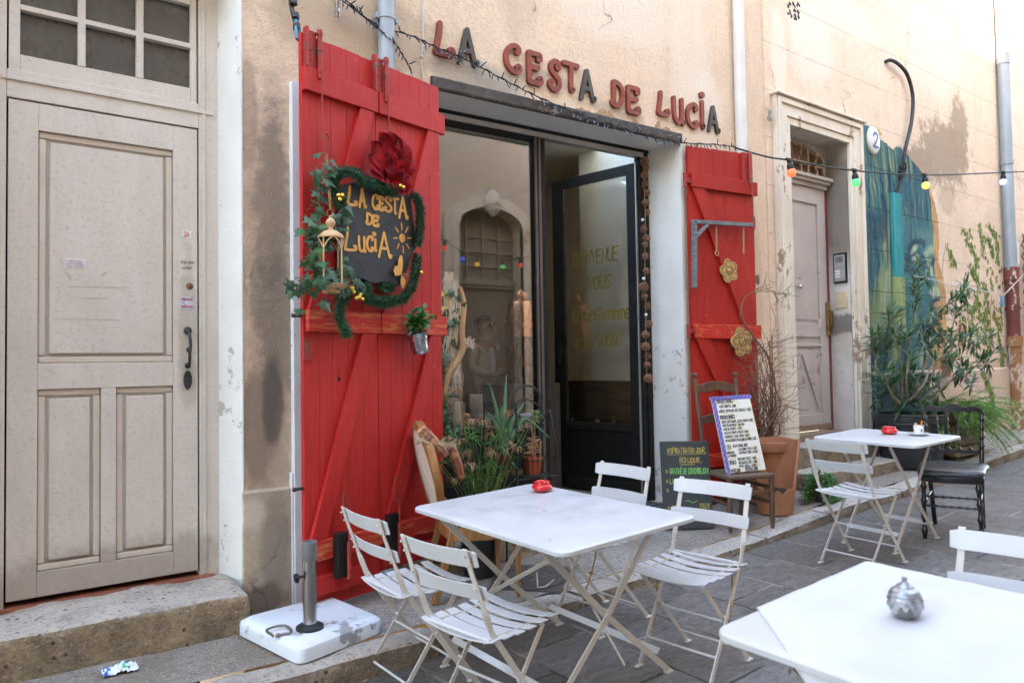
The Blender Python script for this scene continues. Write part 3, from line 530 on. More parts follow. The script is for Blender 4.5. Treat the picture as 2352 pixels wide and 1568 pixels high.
# ------------------------------------------------------------------ shop window and inside
FY = .33
blk = M('black_frame', (.010, .010, .010), (.018, .017, .016), .5, scale=12, bump=.15, spec=.22); blk_matt = M('black_panel', (.008, .008, .008), (.012, .012, .011), .55, scale=4, spec=.2)
brn_frame = M('brown_metal', (.10, .085, .075), (.075, .062, .055), .4, scale=5); alu = M('alu_strip', (.55, .53, .50), (.45, .43, .4), .45, .6, scale=4)
th = zl(3.5)
def zh(x): return zl(x) - .004
def slope_bar(mb, x0, x1, y0, y1, d0, d1):   # bar hanging under the sloping soffit
    mb.hexa([(x0, y0, zl(x0) - d1), (x1, y0, zl(x1) - d1), (x1, y1, zl(x1) - d1), (x0, y1, zl(x0) - d1), (x0, y0, zl(x0) - d0), (x1, y0, zl(x1) - d0), (x1, y1, zl(x1) - d0), (x0, y1, zl(x0) - d0)])
b = MB(); slope_bar(b, 2.30, 4.762, FY - .03, FY + .05, .004, .03); slope_bar(b, 2.42, 3.545, FY - .012, FY + .04, .0705, .105)
b.box((2.30, FY - .02, .30), (2.42, FY + .05, zl(2.3) - .031)); b.box((4.70, FY - .02, .30), (4.7595, FY + .05, zl(4.7) - .031)); b.box((4.655, FY - .008, .36), (4.6995, FY + .05, zl(4.65) - .071))
b.box((3.475, FY - .012, .36), (3.545, FY + .04, zl(3.5) - .1051)); b.box((3.546, FY - .005, .36), (3.60, FY + .045, zl(3.55) - .071))
b.box((2.4201, FY - .01, 1.02), (3.4749, FY + .04, 1.06))
shopw = tag(b.build('shop_window', blk, house, world=True, bevel=.003), 'black metal shop window with one fixed pane')
b = MB(); slope_bar(b, 2.40, 4.70, FY - .025, FY + .045, .0301, .070); b.build('head_strip', alu, shopw, world=True, bevel=.002)
b = MB(); b.box((3.478, FY - .026, .38), (3.50, FY - .0121, zl(3.48) - .071)); b.box((3.515, FY - .024, .38), (3.54, FY - .0121, zl(3.5) - .071)); b.build('post_strip', brn_frame, shopw, world=True)
pane_m = glassmat('window_glass', (.93, .92, .89), .07)
b = MB(); b.box((2.42, FY + .008, 1.0601), (3.475, FY + .014, zl(3) - .09)); b.build('pane', pane_m, shopw, world=True)
b = MB(); b.box((2.42, FY + .003, .30), (3.475, FY + .03, 1.02)); b.build('lower_panel', blk_matt, shopw, world=True)
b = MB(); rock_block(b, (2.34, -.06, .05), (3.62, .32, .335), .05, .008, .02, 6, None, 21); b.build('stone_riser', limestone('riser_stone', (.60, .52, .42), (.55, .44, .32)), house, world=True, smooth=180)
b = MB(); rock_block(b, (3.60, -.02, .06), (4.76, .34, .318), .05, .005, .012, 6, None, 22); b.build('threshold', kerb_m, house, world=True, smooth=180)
# open door leaf, hinged on the right jamb and swung inside
HP = Vector((4.645, FY + .03, 0)); ang = R(101.5); du = Vector((math.cos(ang), math.sin(ang), 0)); dn = Vector((-du.y, du.x, 0)); DW = .93; D0, D1 = .365, zl(4.5) - .115
def dpt(a, h, k): return HP + du * a + dn * k + Vector((0, 0, h))
def dbox(mb, a0, a1, z0, z1, k0, k1): mb.hexa([dpt(a0, z0, k0), dpt(a1, z0, k0), dpt(a1, z0, k1), dpt(a0, z0, k1), dpt(a0, z1, k0), dpt(a1, z1, k0), dpt(a1, z1, k1), dpt(a0, z1, k1)])
b = MB(); gz0, gz1 = .98, D1 - .09
dbox(b, 0, .085, D0, D1, -.02, .02); dbox(b, DW - .13, DW, D0, D1, -.02, .02); dbox(b, .0851, DW - .1301, gz1, D1, -.02, .02); dbox(b, .0851, DW - .1301, gz0 - .07, gz0, -.02, .02); dbox(b, .0851, DW - .1301, D0, D0 + .1, -.02, .02)
gdoor = tag(b.build('glazed_door', blk, house, world=True, bevel=.003), 'open black glazed door with gold welcome lettering')
b = MB(); dbox(b, .085, DW - .13, D0 + .1001, gz0 - .0701, -.012, .012); b.build('lower_panel', blk_matt, gdoor, world=True)
b = MB(); dbox(b, .085, DW - .13, gz0 + .0001, gz1 - .0001, -.004, .004); b.build('pane', glassmat('door_glass', (.98, .97, .94), .0), gdoor, world=True)
b = MB(); dbox(b, DW - .075, DW - .045, 1.52, 1.72, .021, .03); b.bar(dpt(DW - .06, 1.64, .03), dpt(DW - .06, 1.64, .07), .014, .014); b.bar(dpt(DW - .06, 1.64, .07), dpt(DW - .17, 1.64, .07), .018, .014); b.build('handle', iron, gdoor, world=True)
b = MB(); dbox(b, -.012, -.0005, D0, D1, -.012, .012); b.build('edge_strip', alu, gdoor, world=True)
# gold lettering on the glass, written to be read from the street
dv = -du; ik = Ink(dpt(DW - .15, 0, .006), dv, (0, 0, 1), .0005); rgl = random.Random(2)
if ik.n.dot(dn) < 0: ik.n = -ik.n
gold_paint = M('olive_gold_paint', (.20, .15, .02), (.14, .105, .015), .45, scale=20)
for tx_, x, z, h, fit in (('BIENVENUE', .09, 2.44, .12, .50), ('A VOUS', .15, 2.2, .12, .36), ("Ici c'est comme", .05, 1.91, .13, .65), ('à LA MAISON', .09, 1.67, .12, .53)):
    ik = Ink(dpt(DW - .15, 0, .006), dv, (0, 0, 1), .0005); ik.n = ik.n if ik.n.dot(dn) > 0 else -ik.n; ik.write(tx_, x, z, h, .015, jig=.25, rg=rgl, fit=fit, slant=.12); ik.b.build('lettering', gold_paint, gdoor, world=True)
# room
room_brown = M('room_wall_brown', (.50, .42, .31), (.42, .35, .25), .9, scale=3); room_white = M('room_wall_white', (.86, .83, .75), (.82, .79, .71), .9, scale=4, bump=1, bscale=45)
room_floor = M('room_floor', (.20, .17, .14), (.26, .22, .18), .5, scale=4)
b = MB(); b.box((1.3, 1.3, 3.60), (2.9, 4.3, 3.66)); b.box((2.9, 1.02, 3.60), (6.2, 4.3, 3.66)); b.box((4.80, .42, 3.60), (6.2, 1.02, 3.66)); b.build('ceiling', M('room_ceiling', (.80, .73, .60), (.74, .67, .55), .9), house, world=True)  # strip by the facade left open, an added gap letting sky light in
b = MB(); b.box((1.3, .40, .30), (6.2, 4.3, .345)); b.build('floor', room_floor, house, world=True)
b = MB(); b.box((1.25, .42, .345), (1.3, 4.3, 3.6)); b.box((1.3, 4.25, .345), (6.2, 4.3, 3.6)); b.box((5.30, 1.27, .345), (5.36, 4.25, 3.6)); b.box((1.3, .401, 3.45), (4.9, .419, 3.6))
b.build('inner_wall', room_brown, house, world=True)
b = MB(); b.box((4.80, .405, .345), (5.30, 1.27, 3.6)); b.build('inner_wall', room_white, house, world=True)

# ------------------------------------------------------------------ red shutters
def redpaint(name, c1, c2, wear=.0):
    n = N(name); P = n.coord(world=True); v = n.coord(world=True, scale=(9, 9, .7)); c = n.mix(n.ramp(n.noise(P, 1.6, 5), [(.3, 0), (.7, 1)]), c1, c2)
    c = n.mix(n.math('MULTIPLY', n.ramp(n.noise(v, 5, 6, .65), [(.48, 0), (.72, 1)]), .4), c, tuple(x * .62 for x in c2))
    if wear: 
        vh = n.coord(world=True, scale=(2.2, 2.2, 13)); c = n.mix(n.ramp(n.noise(vh, 3.2, 6, .65), [(.60 - wear * .2, 0), (.78 - wear * .2, .8)]), c, (.62, .24, .075))
    c = n.mix(n.ramp(n.noise(n.coord(world=True, scale=(22, 22, .8)), 4, 5, .7), [(.52, 0), (.68, .3)]), c, (.58, .08, .06)); c = n.mix(n.ramp(n.noise(P, 24, 6, .75), [(.63, 0), (.70, .5)]), c, tuple(x * .5 for x in c2)); sp = n.ramp(n.noise(P, 34, 4, .65), [(.715, 0), (.73, .8)]); c = n.mix(sp, c, (.60, .40, .30))
    n.set(c, n.ramp(n.noise(P, 6, 4), [(.3, .42), (.7, .62)]), 0, n.bump(n.noise(v, 12, 6, .6), .2, .005), .3); return n.m
red_l = redpaint('red_shutter_paint', (.50, .026, .022), (.40, .018, .016)); red_w = redpaint('red_rail_worn', (.56, .035, .028), (.45, .022, .02), .6)
red_r = redpaint('red_shutter_orange', (.40, .017, .009), (.32, .011, .007)); red_rw = redpaint('red_rail_orange_worn', (.54, .026, .016), (.46, .018, .012), .5)
rust_red = M('rusty_red_iron', (.42, .035, .03), (.25, .03, .025), .5, .2, scale=40, chips=(.16, .09, .06), chip_amt=.62, chip_scale=30)
SL = Vector((1.395, -.305, 0)); SH = Vector((2.41, -.045, 0)); SW = (SH - SL).length; su = (SH - SL).normalized(); sn = Vector((su.y, -su.x, 0))
def sp(a, h, k=0): return SL + su * a + sn * k + Vector((0, 0, h))
def shp(px, py, k=0):
    q = pl(px, py, sn, sn.dot(SL) + k); return (q - SL).dot(su), q.z
def sbox(mb, a0, a1, z0, z1, k0, k1): mb.hexa([sp(a0, z0, k1), sp(a1, z0, k1), sp(a1, z0, k0), sp(a0, z0, k0), sp(a0, z1, k1), sp(a1, z1, k1), sp(a1, z1, k0), sp(a0, z1, k0)])
ST, SB = 3.345, .225
b = MB(); aj = .515; cuts = [0, .10, .19, .30, .40, aj, .61, .71, .79, .875, .955, SW]
for a0, a1 in zip(cuts, cuts[1:]):
    e = .003 if abs(a1 - aj) < .01 else .0006; zb = SB if a0 < aj - .01 else SB + .10 + .0 * a0; sbox(b, a0 + .0008, a1 - e, zb, ST - .002 * (int(a0 * 50) % 3), -.028, 0)
shut = tag(b.build('shutter', red_l, house, world=True, bevel=.0015), 'tall red board shutter left of the window, hung with signboard and garland')
rails = [(.0, aj - .004, ST - .32, ST - .19, red_l), (aj + .004, SW + .022, ST - .32, ST - .19, red_l), (.012, aj - .004, 1.715, 1.835, red_w), (aj + .004, SW + .018, 1.715, 1.835, red_w), (.015, aj - .004, .485, .59, red_w), (aj + .004, SW, .485, .59, red_w), (.015, .36, .30, .482 - .08, red_l), (aj + .004, SW, .345, .44, red_l)]
for (a0, a1, z0, z1, m) in rails:
    b = MB(); sbox(b, a0, a1, z0, z1, .0005, .034); b.build('rail', m, shut, world=True, bevel=.004)
for (a0, a1, z0, z1) in ((.02, aj - .03, 1.836, ST - .321), (aj + .02, SW - .02, 1.836, ST - .321), (.02, aj - .03, .591, 1.714), (aj + .02, SW - .02, .591, 1.714)):
    b = MB(); w = .105; P = [sp(a0, z0), sp(a0 + w, z0), sp(a1, z1), sp(a1 - w, z1)]; b.hexa([P[0] + sn * .028, P[1] + sn * .028, P[1] + sn * .0004, P[0] + sn * .0004, P[3] + sn * .028, P[2] + sn * .028, P[2] + sn * .0004, P[3] + sn * .0004]); b.build('brace', red_l, shut, world=True, bevel=.003)
for a0 in (.055, aj + .015):       # bolt plates with barrels and hanging hook rods
    b = MB(); sbox(b, a0 - .03, a0 + .03, ST - .19 + .001, ST + .02, .0006, .02); sbox(b, a0 - .045, a0 - .0301, ST - .19 + .001, ST + .028, .0006, .04)
    for zz_ in (.03, .09, .15): b.ball(sp(a0 - .01, ST - zz_, .02), .007, 6)
    b.build('bolt_plate', rust_red, shut, world=True, bevel=.002)
    b = MB(); ax_ = a0 + .04; b.tube([sp(ax_, ST - .24, .036), sp(ax_, ST + .03, .036)], .015, 10)
    for zz_ in (.2, .08, -.01): b.tube([sp(ax_, ST - zz_ - .008, .036), sp(ax_, ST - zz_ + .008, .036)], .0185, 10)
    zl_ = ST - (.66 if a0 < .2 else .56)
    b.tube([sp(ax_, ST - .2, .052), sp(ax_, zl_ + .13, .056), sp(ax_ + .002, zl_ + .02, .056), sp(ax_ + .012, zl_, .056), sp(ax_ + .03, zl_, .056), sp(ax_ + .04, zl_ + .02, .056), sp(ax_ + .04, zl_ + .1, .056), sp(ax_ + .03, zl_ + .12, .056), sp(ax_ + .004, zl_ + .118, .056)], .0052, 6); b.build('hook_rod', rust_red, shut, world=True, smooth=50)
for a0, zc in ((.20, .40), (aj + .05, .44)):
    b = MB(); sbox(b, a0 - .045, a0 + .03, zc - .02, zc + .22, .035, .085); b.build('stop_block', blk, shut, world=True, bevel=.004)
    b = MB(); ax_ = a0 + .015; b.tube([sp(ax_, zc - .03, .10), sp(ax_, zc + .17, .10)], .014, 8); b.tube([sp(ax_, zc + .15, .10), sp(ax_, zc + .42, .10), sp(ax_ - .012, zc + .45, .10), sp(ax_ - .03, zc + .44, .10), sp(ax_ - .04, zc + .39, .10), sp(ax_ - .04, zc + .31, .10), sp(ax_ - .02, zc + .295, .10), sp(ax_ - .004, zc + .3, .10)], .0055, 6)
    b.build('hook_rod', rust_red, shut, world=True, smooth=50)
b = MB(); sbox(b, -.004, .045, 1.56, 1.68, .0006, .012); sbox(b, .005, .012, 1.60, 1.65, .0121, .02); b.build('latch_plate', rust_red, shut, world=True, bevel=.002)
for zz_ in (1.80, .88): 
    b = MB(); b.tube([sp(-.05, zz_, -.01), sp(.0, zz_, -.01)], .009, 8); b.ball(sp(-.055, zz_, -.01), .013, 8); b.build('hinge_pin', iron, shut, world=True, smooth=60)
b = MB(); b.tube([sp(.232, 1.455, .001), sp(.232, 1.455, .0015)], .012, 10); sbox(b, .2305, .2335, 1.455, 1.53, .0005, .0012); b.build('knot_hole', gap_shade, shut, world=True)

RX0, RX1, RZ0, RZ1, RY = 4.858, 5.645, .35, 3.365, -.055
b = MB(); cuts = [RX0, 5.0, 5.15, 5.29, 5.42, 5.54, RX1]
for a0, a1 in zip(cuts, cuts[1:]): b.box((a0 + .0006, RY, RZ0 + .004 * (int(a0 * 90) % 3)), (a1 - .0006, RY + .03, RZ1 + (a0 - RX0) * .03))
shr = tag(b.build('shutter', red_r, house, world=True, bevel=.0025), 'red board shutter right of the door with two gilt flowers')
for z0, z1, m in ((3.005, 3.125, red_r), (1.715, 1.835, red_rw), (.62, .73, red_rw)):
    b = MB(); b.box((RX0 + .012, RY - .034, z0), (RX1 + .02, RY - .0005, z1)); b.build('rail', m, shr, world=True, bevel=.004)
for z0, z1 in ((1.836, 3.004), (.731, 1.714)):
    b = MB(); w = .15; x0, x1 = RX0 + .02, RX1 - .03; b.hexa([(x1 - w, RY - .026, z0), (x1, RY - .026, z0), (x1, RY - .0004, z0), (x1 - w, RY - .0004, z0), (x0, RY - .026, z1), (x0 + w, RY - .026, z1), (x0 + w, RY - .0004, z1), (x0, RY - .0004, z1)]); b.build('brace', red_r, shr, world=True, bevel=.003)
for zz_ in (3.06, 1.78): 
    b = MB(); b.box((4.795, RY - .02, zz_ - .02), (RX0 + .01, RY - .001, zz_ + .02)); b.tube([(4.80, RY - .02, zz_ - .06), (4.80, RY - .02, zz_ + .06)], .016, 8); b.build('hinge', rust_red, shr, world=True, smooth=50)
b = MB(); ax_ = RX1 - .10; b.box((ax_ - .05, RY - .02, 3.127), (ax_ + .02, RY - .0006, 3.385)); b.tube([(ax_ + .025, RY - .04, 3.1), (ax_ + .025, RY - .04, 3.39)], .016, 8)
b.tube([(ax_ + .025, RY - .056, 3.15), (ax_ + .025, RY - .056, 2.80), (ax_ + .015, RY - .056, 2.70), (ax_ + .025, RY - .056, 2.67), (ax_ + .045, RY - .056, 2.70), (ax_ + .045, RY - .056, 2.78), (ax_ + .03, RY - .056, 2.81)], .006, 6); b.build('hook_rod', rust_red, shr, world=True, smooth=50)

shr.matrix_basis = shr.matrix_basis @ Matrix.Translation((4.84 - 3, -.03, 0)) @ Matrix.Rotation(R(-6.5), 4, 'Z') @ Matrix.Translation((3 - 4.84, .03, 0))   # not quite back against the wall: the drainpipe is behind it
def rp(a, h, k=0):       # a point on the right shutter: distance from its hinge side, height, lift
    q = Matrix.Rotation(R(-6.5), 3, 'Z') @ Vector((RX0 + a - 4.84, RY + .03 - k, 0)); return Vector((4.84 + q.x, -.03 + q.y, h))
ru = (rp(1, 0) - rp(0, 0)).normalized(); rn = Vector((ru.y, -ru.x, 0))
def rsp(px, py, k=0): q = pl(px, py, rn, rn.dot(rp(0, 0)) + k); return ((q - rp(0, 0)).dot(ru), q.z)

# ------------------------------------------------------------------ letters on the wall
red_let = M('letter_red', (.27, .046, .020), (.18, .03, .014), .45, scale=18, bump=.25, bscale=40); blk_let = M('letter_black', (.030, .028, .028), (.085, .06, .045), .5, scale=9, bump=.3, bscale=40); pur_let = M('letter_side', (.10, .07, .2), (.3, .05, .05), .5)
SIGN = {'L': ['~1.1,6 .9,4 .3,1 .15,.25', '~.15,.25 1.4,.15 3.2,.3 3.9,.7 3.8,1.35 3.2,1.3'], 'A': ['2,6 .2,0', '~2,6 2.6,4 3.4,1.4 3.75,.25 4.1,.2 4.3,.7', '.9,2.2 3,2.2'],
        'C': ['~3.2,4.6 3.7,4.9 3.6,5.6 2.6,6 1.2,5.3 .3,3.4 .6,1.3 1.9,.1 3.2,.2 3.9,.9 3.6,1.5 3.1,1.3'], 'E': ['~3.2,4.9 3.8,5.0 3.8,5.7 3.2,5.85 2,5.85 .3,5.85', '.3,5.85 .3,.15', '~.3,.15 2.2,.15 3.4,.15 4,.5 3.9,1.2 3.3,1.1', '.3,3.1 2.6,3.1 3.1,3.2'],
        'S': ['~2.6,4.9 3.2,4.7 3.5,5.3 2.9,5.95 1.6,5.9 .7,5.0 .9,3.9 2.1,3.1 3.3,2.2 3.4,1.0 2.5,.15 1.2,.1 .3,.7 .3,1.5 .9,1.6'], 'T': ['0,5.8 4.2,5.8', '~2.2,5.8 2.2,3 2.1,1 2.3,.15 2.8,.3'], 'D': ['.5,5.8 .5,.3', '~.5,5.8 2.2,5.6 3.6,4.4 3.7,2.2 2.7,.6 1.2,.1 .1,.3 -.2,.9 .3,1.2'],
        'U': ['~.2,6 .2,3 .7,.8 1.9,.1 3.1,.8 3.5,2', '~3.5,6 3.5,3 3.5,1 3.9,.15 4.3,.4'], 'I': ['~1,4.5 1,2.5 .95,1 1.2,.15 1.7,.4'], '2': ['~.3,4.6 1.2,5.9 2.8,5.8 3.5,4.4 2.2,2.2 .1,0', '.1,0 3.8,0']}
def sign_strokes(ch):
    o = []
    for st in SIGN[ch]:
        sm = st[0] == '~'; pts = [tuple(map(float, p.split(','))) for p in st.lstrip('~').split()]
        o.append([(q.x, q.y) for q in smooth_path([(a, c, 0) for a, c in pts], 5)] if sm else pts)
    return o
LET = [('L', 115, 262, 145, 375, 'r'), ('A', 263, 412, 180, 428, 'b'), ('C', 556, 678, 275, 475, 'r'), ('E', 700, 810, 325, 550, 'r'), ('S', 833, 925, 375, 588, 'r'), ('T', 925, 1040, 390, 595, 'r'), ('A', 1030, 1145, 437, 652, 'b'),
       ('D', 1232, 1320, 505, 692, 'r'), ('E', 1326, 1422, 540, 732, 'r'), ('L', 1518, 1606, 575, 745, 'r'), ('U', 1617, 1702, 612, 795, 'r'), ('C', 1700, 1786, 643, 818, 'r'), ('I', 1787, 1825, 585, 825, 'r'), ('A', 1836, 1920, 663, 848, 'b')]
LLAB = ['red wooden letter L before the black A, first of the shop name', 'black wooden letter A beside the first red L', 'red wooden letter C, first of the word CESTA', 'red wooden letter E between C and S', 'red wooden letter S between E and T', 'red wooden letter T between S and black A', 'black wooden letter A at the end of CESTA',
        'red wooden letter D with violet edge, after CESTA', 'red wooden letter E right after the D', 'red wooden letter L, first of the word LUCIA', 'red wooden letter U of LUCIA', 'red wooden letter C of LUCIA between U and I', 'red wooden letter I of LUCIA with its round dot', 'black wooden letter A at the end of LUCIA']
for (ch, x0, x1, y0, y1, m), lb in zip(LET, LLAB):
    mid = lambda x, y: Y(*crop(x, y, (1650, 0), 1.568), -.0)
    a = mid(x0, (y0 + y1) / 2 + 0); c = mid(x1, (y0 + y1) / 2); xm = (x0 + x1) / 2; slope = .245
    zt_, zb_ = mid(xm, y0 + (8 if ch != 'I' else 0)).z, mid(xm, y1 - 12).z
    W, H = (c.x - a.x) - .045, (zt_ - zb_) - .02
    r0 = thing('sign_letter', lb, 'letter', (a.x + .022, -.0005, zb_ + .01), 0, 'letters of the shop name on the wall')
    ik = Ink((0, 0, 0), (1, 0, 0), (0, 0, 1), 0); wm = max(p[0] for s_ in sign_strokes(ch) for p in s_)
    for s_ in sign_strokes(ch): ik.stroke([(p[0] / wm * W, p[1] / 6 * H) for p in s_], .038 if ch != 'A' else .034, .026, 0)
    if ch == 'I': ik.stroke([(1 / 1.7 * W - .006, 5.75 / 6 * H), (1 / 1.7 * W + .006, 5.75 / 6 * H)], .055, .026, 0)
    ik.b.build('letter_body', red_let if m == 'r' else blk_let, r0, bevel=.003)

# ------------------------------------------------------------------ neighbour house with the mural
nb = thing('town_house', 'pale peach house with scored render, a narrow lilac door and a painted mural', 'house', (9, 0, 0))
DX0, DX1, DZ0, DZ1 = 6.40, 7.50, .775, 3.83
b = MB(); b.box((6.05, -.012, -1), (DX0, .4, HT + .4)); b.box((DX0, -.012, DZ1), (DX1, .4, HT + .4)); b.box((DX0, -.012, -1), (DX1, .4, .6)); b.box((DX1, -.012, -1), (26, .4, HT + .4)); b.build('wall', house_b, nb, world=True)
b = MB(); b.box((7.84, -.045, -.2), (20, -.0125, 1.35)); b.add([(7.84, -.045, 1.3505), (20, -.045, 1.3505), (20, -.012, 1.372), (7.84, -.012, 1.372)], [(0, 1, 2, 3)]); b.build('plinth', plinth_b, nb, world=True, bevel=.006)
sur = MB(); Yq = -.012
def frame_u(mb, x0, x1, z0, z1, w, ya, yb):
    mb.box((x0 - w, ya, z0), (x0, yb, z1 + w)); mb.box((x1, ya, z0), (x1 + w, yb, z1 + w)); mb.box((x0 + .0005, ya, z1), (x1 - .0005, yb, z1 + w))
frame_u(sur, DX0, DX1, .78, DZ1, .07, -.05, Yq - .0005); frame_u(sur, DX0 - .0705, DX1 + .0705, .78, DZ1 + .0705, .11, -.066, Yq - .0005); frame_u(sur, DX0 - .181, DX1 + .181, .78, DZ1 + .181, .05, -.085, Yq - .0005)
frame_u(sur, DX0 - .2315, DX1 + .2315, .78, DZ1 + .2315, .018, -.07, Yq - .0005)
sur.box((DX0 - .27, -.105, DZ1 + .2505), (DX1 + .27, Yq - .0005, DZ1 + .275)); sur.box((DX0 - .24, -.075, .76), (DX0 - .03, -.0125, 1.22)); sur.box((DX1 + .02, -.078, .69), (DX1 + .235, -.0125, 1.29))
sur.build('door_surround', trim_cream, nb, world=True, bevel=.006)
rev_m = N('reveal_dirty'); P = rev_m.coord(world=True); c = rev_m.mix(rev_m.ramp(rev_m.noise(P, 3, 6, .65), [(.4, 0), (.65, 1)]), (.62, .58, .54), (.48, .42, .36))
c = rev_m.mix(rev_m.math('MULTIPLY', rev_m.blot(P, 7.5, 3.2, .5, .75, .5, 3), .85), c, (.17, .14, .11)); c = rev_m.mix(rev_m.math('MULTIPLY', rev_m.blot(P, 7.5, 1.9, .3, .12, .6, 8), .8), c, (.12, .1, .09)); c = rev_m.mix(rev_m.ramp(rev_m.noise(P, 14, 6, .7), [(.64, 0), (.66, 1)]), c, (.26, .18, .13))
rev_m.set(c, .8, 0, rev_m.bump(rev_m.noise(P, 40, 5), .4, .008)); b = MB()
b.box((DX1 - .004, -.012, .70), (DX1 + .02, .30, DZ1)); b.box((DX0 - .02, -.012, .70), (DX0 + .004, .30, DZ1)); b.box((DX0 + .0041, -.012, DZ1 - .004), (DX1 - .0041, .30, DZ1 + .02)); b.build('reveal', rev_m.m, nb, world=True)
lil = M('lilac_door_paint', (.54, .48, .45), (.46, .40, .375), .55, scale=2.5, bump=.15, chips=(.28, .19, .14), chip_amt=.665, chip_scale=9)
LYF = .215; b = MB(); lx0, lx1, lz1 = DX0 + .005, DX1 - .07, 3.36
b.box((lx0, LYF + .02, DZ0), (lx1, .27, lz1))
for (x0, x1, z0, z1) in ((lx0, lx0 + .10, DZ0, lz1), (lx1 - .15, lx1, DZ0, lz1), (lx0 + .10, lx1 - .15, lz1 - .17, lz1), (lx0 + .10, lx1 - .15, 1.76, 1.90), (lx0 + .1, lx1 - .15, DZ0, DZ0 + .17), (lx0 + .1, lx1 - .15, 1.66, 1.69)): b.box((x0, LYF, z0), (x1, LYF + .0195, z1))
b.box((lx0 + .14, LYF + .012, 1.94), (lx1 - .19, LYF + .0198, lz1 - .21))
ld = tag(b.build('front_door', lil, nb, world=True, bevel=.005), 'narrow lilac grey door with flaking paint')
b = MB(); b.bar((lx0 + .2, LYF + .01, 1.0), (lx0 + .5, LYF + .01, 1.6), .03, .02, (0, 1, 0)); b.bar((lx1 - .2, LYF + .01, 1.0), (lx0 + .52, LYF + .01, 1.6), .03, .02, (0, 1, 0)); b.build('moulding', lil, ld, world=True)
b = MB(); b.box((lx0 + .02, LYF - .02, DZ0 + .002), (lx1 - .01, LYF - .0005, DZ0 + .07)); b.build('weather_bar', M('worn_wood', (.3, .2, .13)), ld, world=True, bevel=.006)
b = MB(); b.box((lx1 - .05, LYF - .03, 1.78), (lx1 + .0, LYF - .0006, 2.14)); b.box((lx1 + .001, LYF - .035, 1.88), (lx1 + .05, LYF - .005, 2.05)); b.build('lock', brass, ld, world=True, bevel=.004)
b = MB(); b.lathe([(.001, .045), (.02, .042), (.026, .03), (.02, .015), (.012, 0)], (lx0 + .47, LYF, 2.28), 12, Matrix.Rotation(R(90), 4, 'X')); b.build('knob', M('steel', (.55, .55, .55), rough=.3, metal=1), ld, world=True, smooth=60)
st = sticker(lx1 - .19, lx1 - .14, 1.86, 1.96, LYF - .0002, M('sticker_pale', (.72, .5, .46), (.6, .55, .5), scale=40), ld)
b = MB(); b.box((lx1 + .001, LYF + .01, .70), (DX1 - .004, .27, DZ1 - .004)); b.build('door_gap', M('frame_red_brown', (.22, .055, .04), (.15, .04, .03), .7), nb, world=True)
b = MB(); b.box((DX0 + .005, LYF - .09, 3.44), (DX1 - .03, .26, 3.475)); b.box((DX0 + .005, LYF - .065, 3.405), (DX1 - .05, .26, 3.4395)); b.box((DX0 + .005, LYF - .03, 3.361), (DX1 - .06, .26, 3.4045)); b.build('door_cornice', M('cornice_grey', (.52, .47, .43), (.42, .36, .31), .7, scale=4, chips=(.3, .2, .14), chip_amt=.68), nb, world=True, bevel=.006)
tg = MB(); x0, x1 = DX0 + .02, DX1 - .12
def arch(x): t = (x - x0) / (x1 - x0) * 2 - 1; return 3.62 + .17 * math.sqrt(max(0, 1 - (t * .98) ** 2))
AX = [x0 + (x1 - x0) * i / 16 for i in range(17)]
tg.tube([(x, LYF - .03, arch(x)) for x in AX], .016, 6)
for i, x in enumerate([x0 + (x1 - x0) * (k_ + .4) / 6.4 for k_ in range(7)]):
    pts = [(x + (.022 * math.sin(j * 1.25) if i % 2 else 0), LYF - .03, 3.48 + (arch(min(x, x1)) - 3.48) * j / 8) for j in range(9)]
    tg.tube(smooth_path(pts, 3), .0125, 6)
tg.box((x0, LYF - .036, 3.585), (x1, LYF - .02, 3.615))
gr = tag(tg.build('transom_grille', M('grille_rust', (.42, .33, .24), (.28, .18, .11), .7, scale=25, chips=(.2, .09, .04), chip_amt=.6), nb, world=True, smooth=50), 'arched rusty window grille above the narrow door')
amb = N('amber_wired_glass'); P = amb.coord(); w1 = amb.new('ShaderNodeTexWave', wave_type='BANDS', bands_direction='DIAGONAL'); amb.put(w1.inputs['Vector'], P); w1.inputs['Scale'].default_value = 28
amb.set(amb.mix(amb.ramp(w1.outputs['Fac'], [(.75, 0), (.9, 1)]), (.20, .095, .03), (.07, .035, .015)), .35); b = MB(); b.prism([(x, arch(x) - 3.48 + .0) for x in AX] + [(x1, 0), (x0, 0)], (0, LYF + .02, 3.48), (1, 0, 0), (0, 0, 1), (0, .02, 0)); b.build('pane', amb.m, gr, world=True)
b = MB(); pts = [(x, arch(x) - 3.48 + .012) for x in AX]; b.prism(pts + [(x1 + .115, pts[-1][1]), (x1 + .115, .35), (x0 - .02, .35), (x0 - .02, pts[0][1])], (0, LYF - .005, 3.48), (1, 0, 0), (0, 0, 1), (0, .06, 0)); b.box((x1 + .0005, LYF - .004, 3.476), (DX1 - .005, LYF + .05, 3.476 + pts[-1][1])); b.build('tympanum', rev_m.m, nb, world=True)

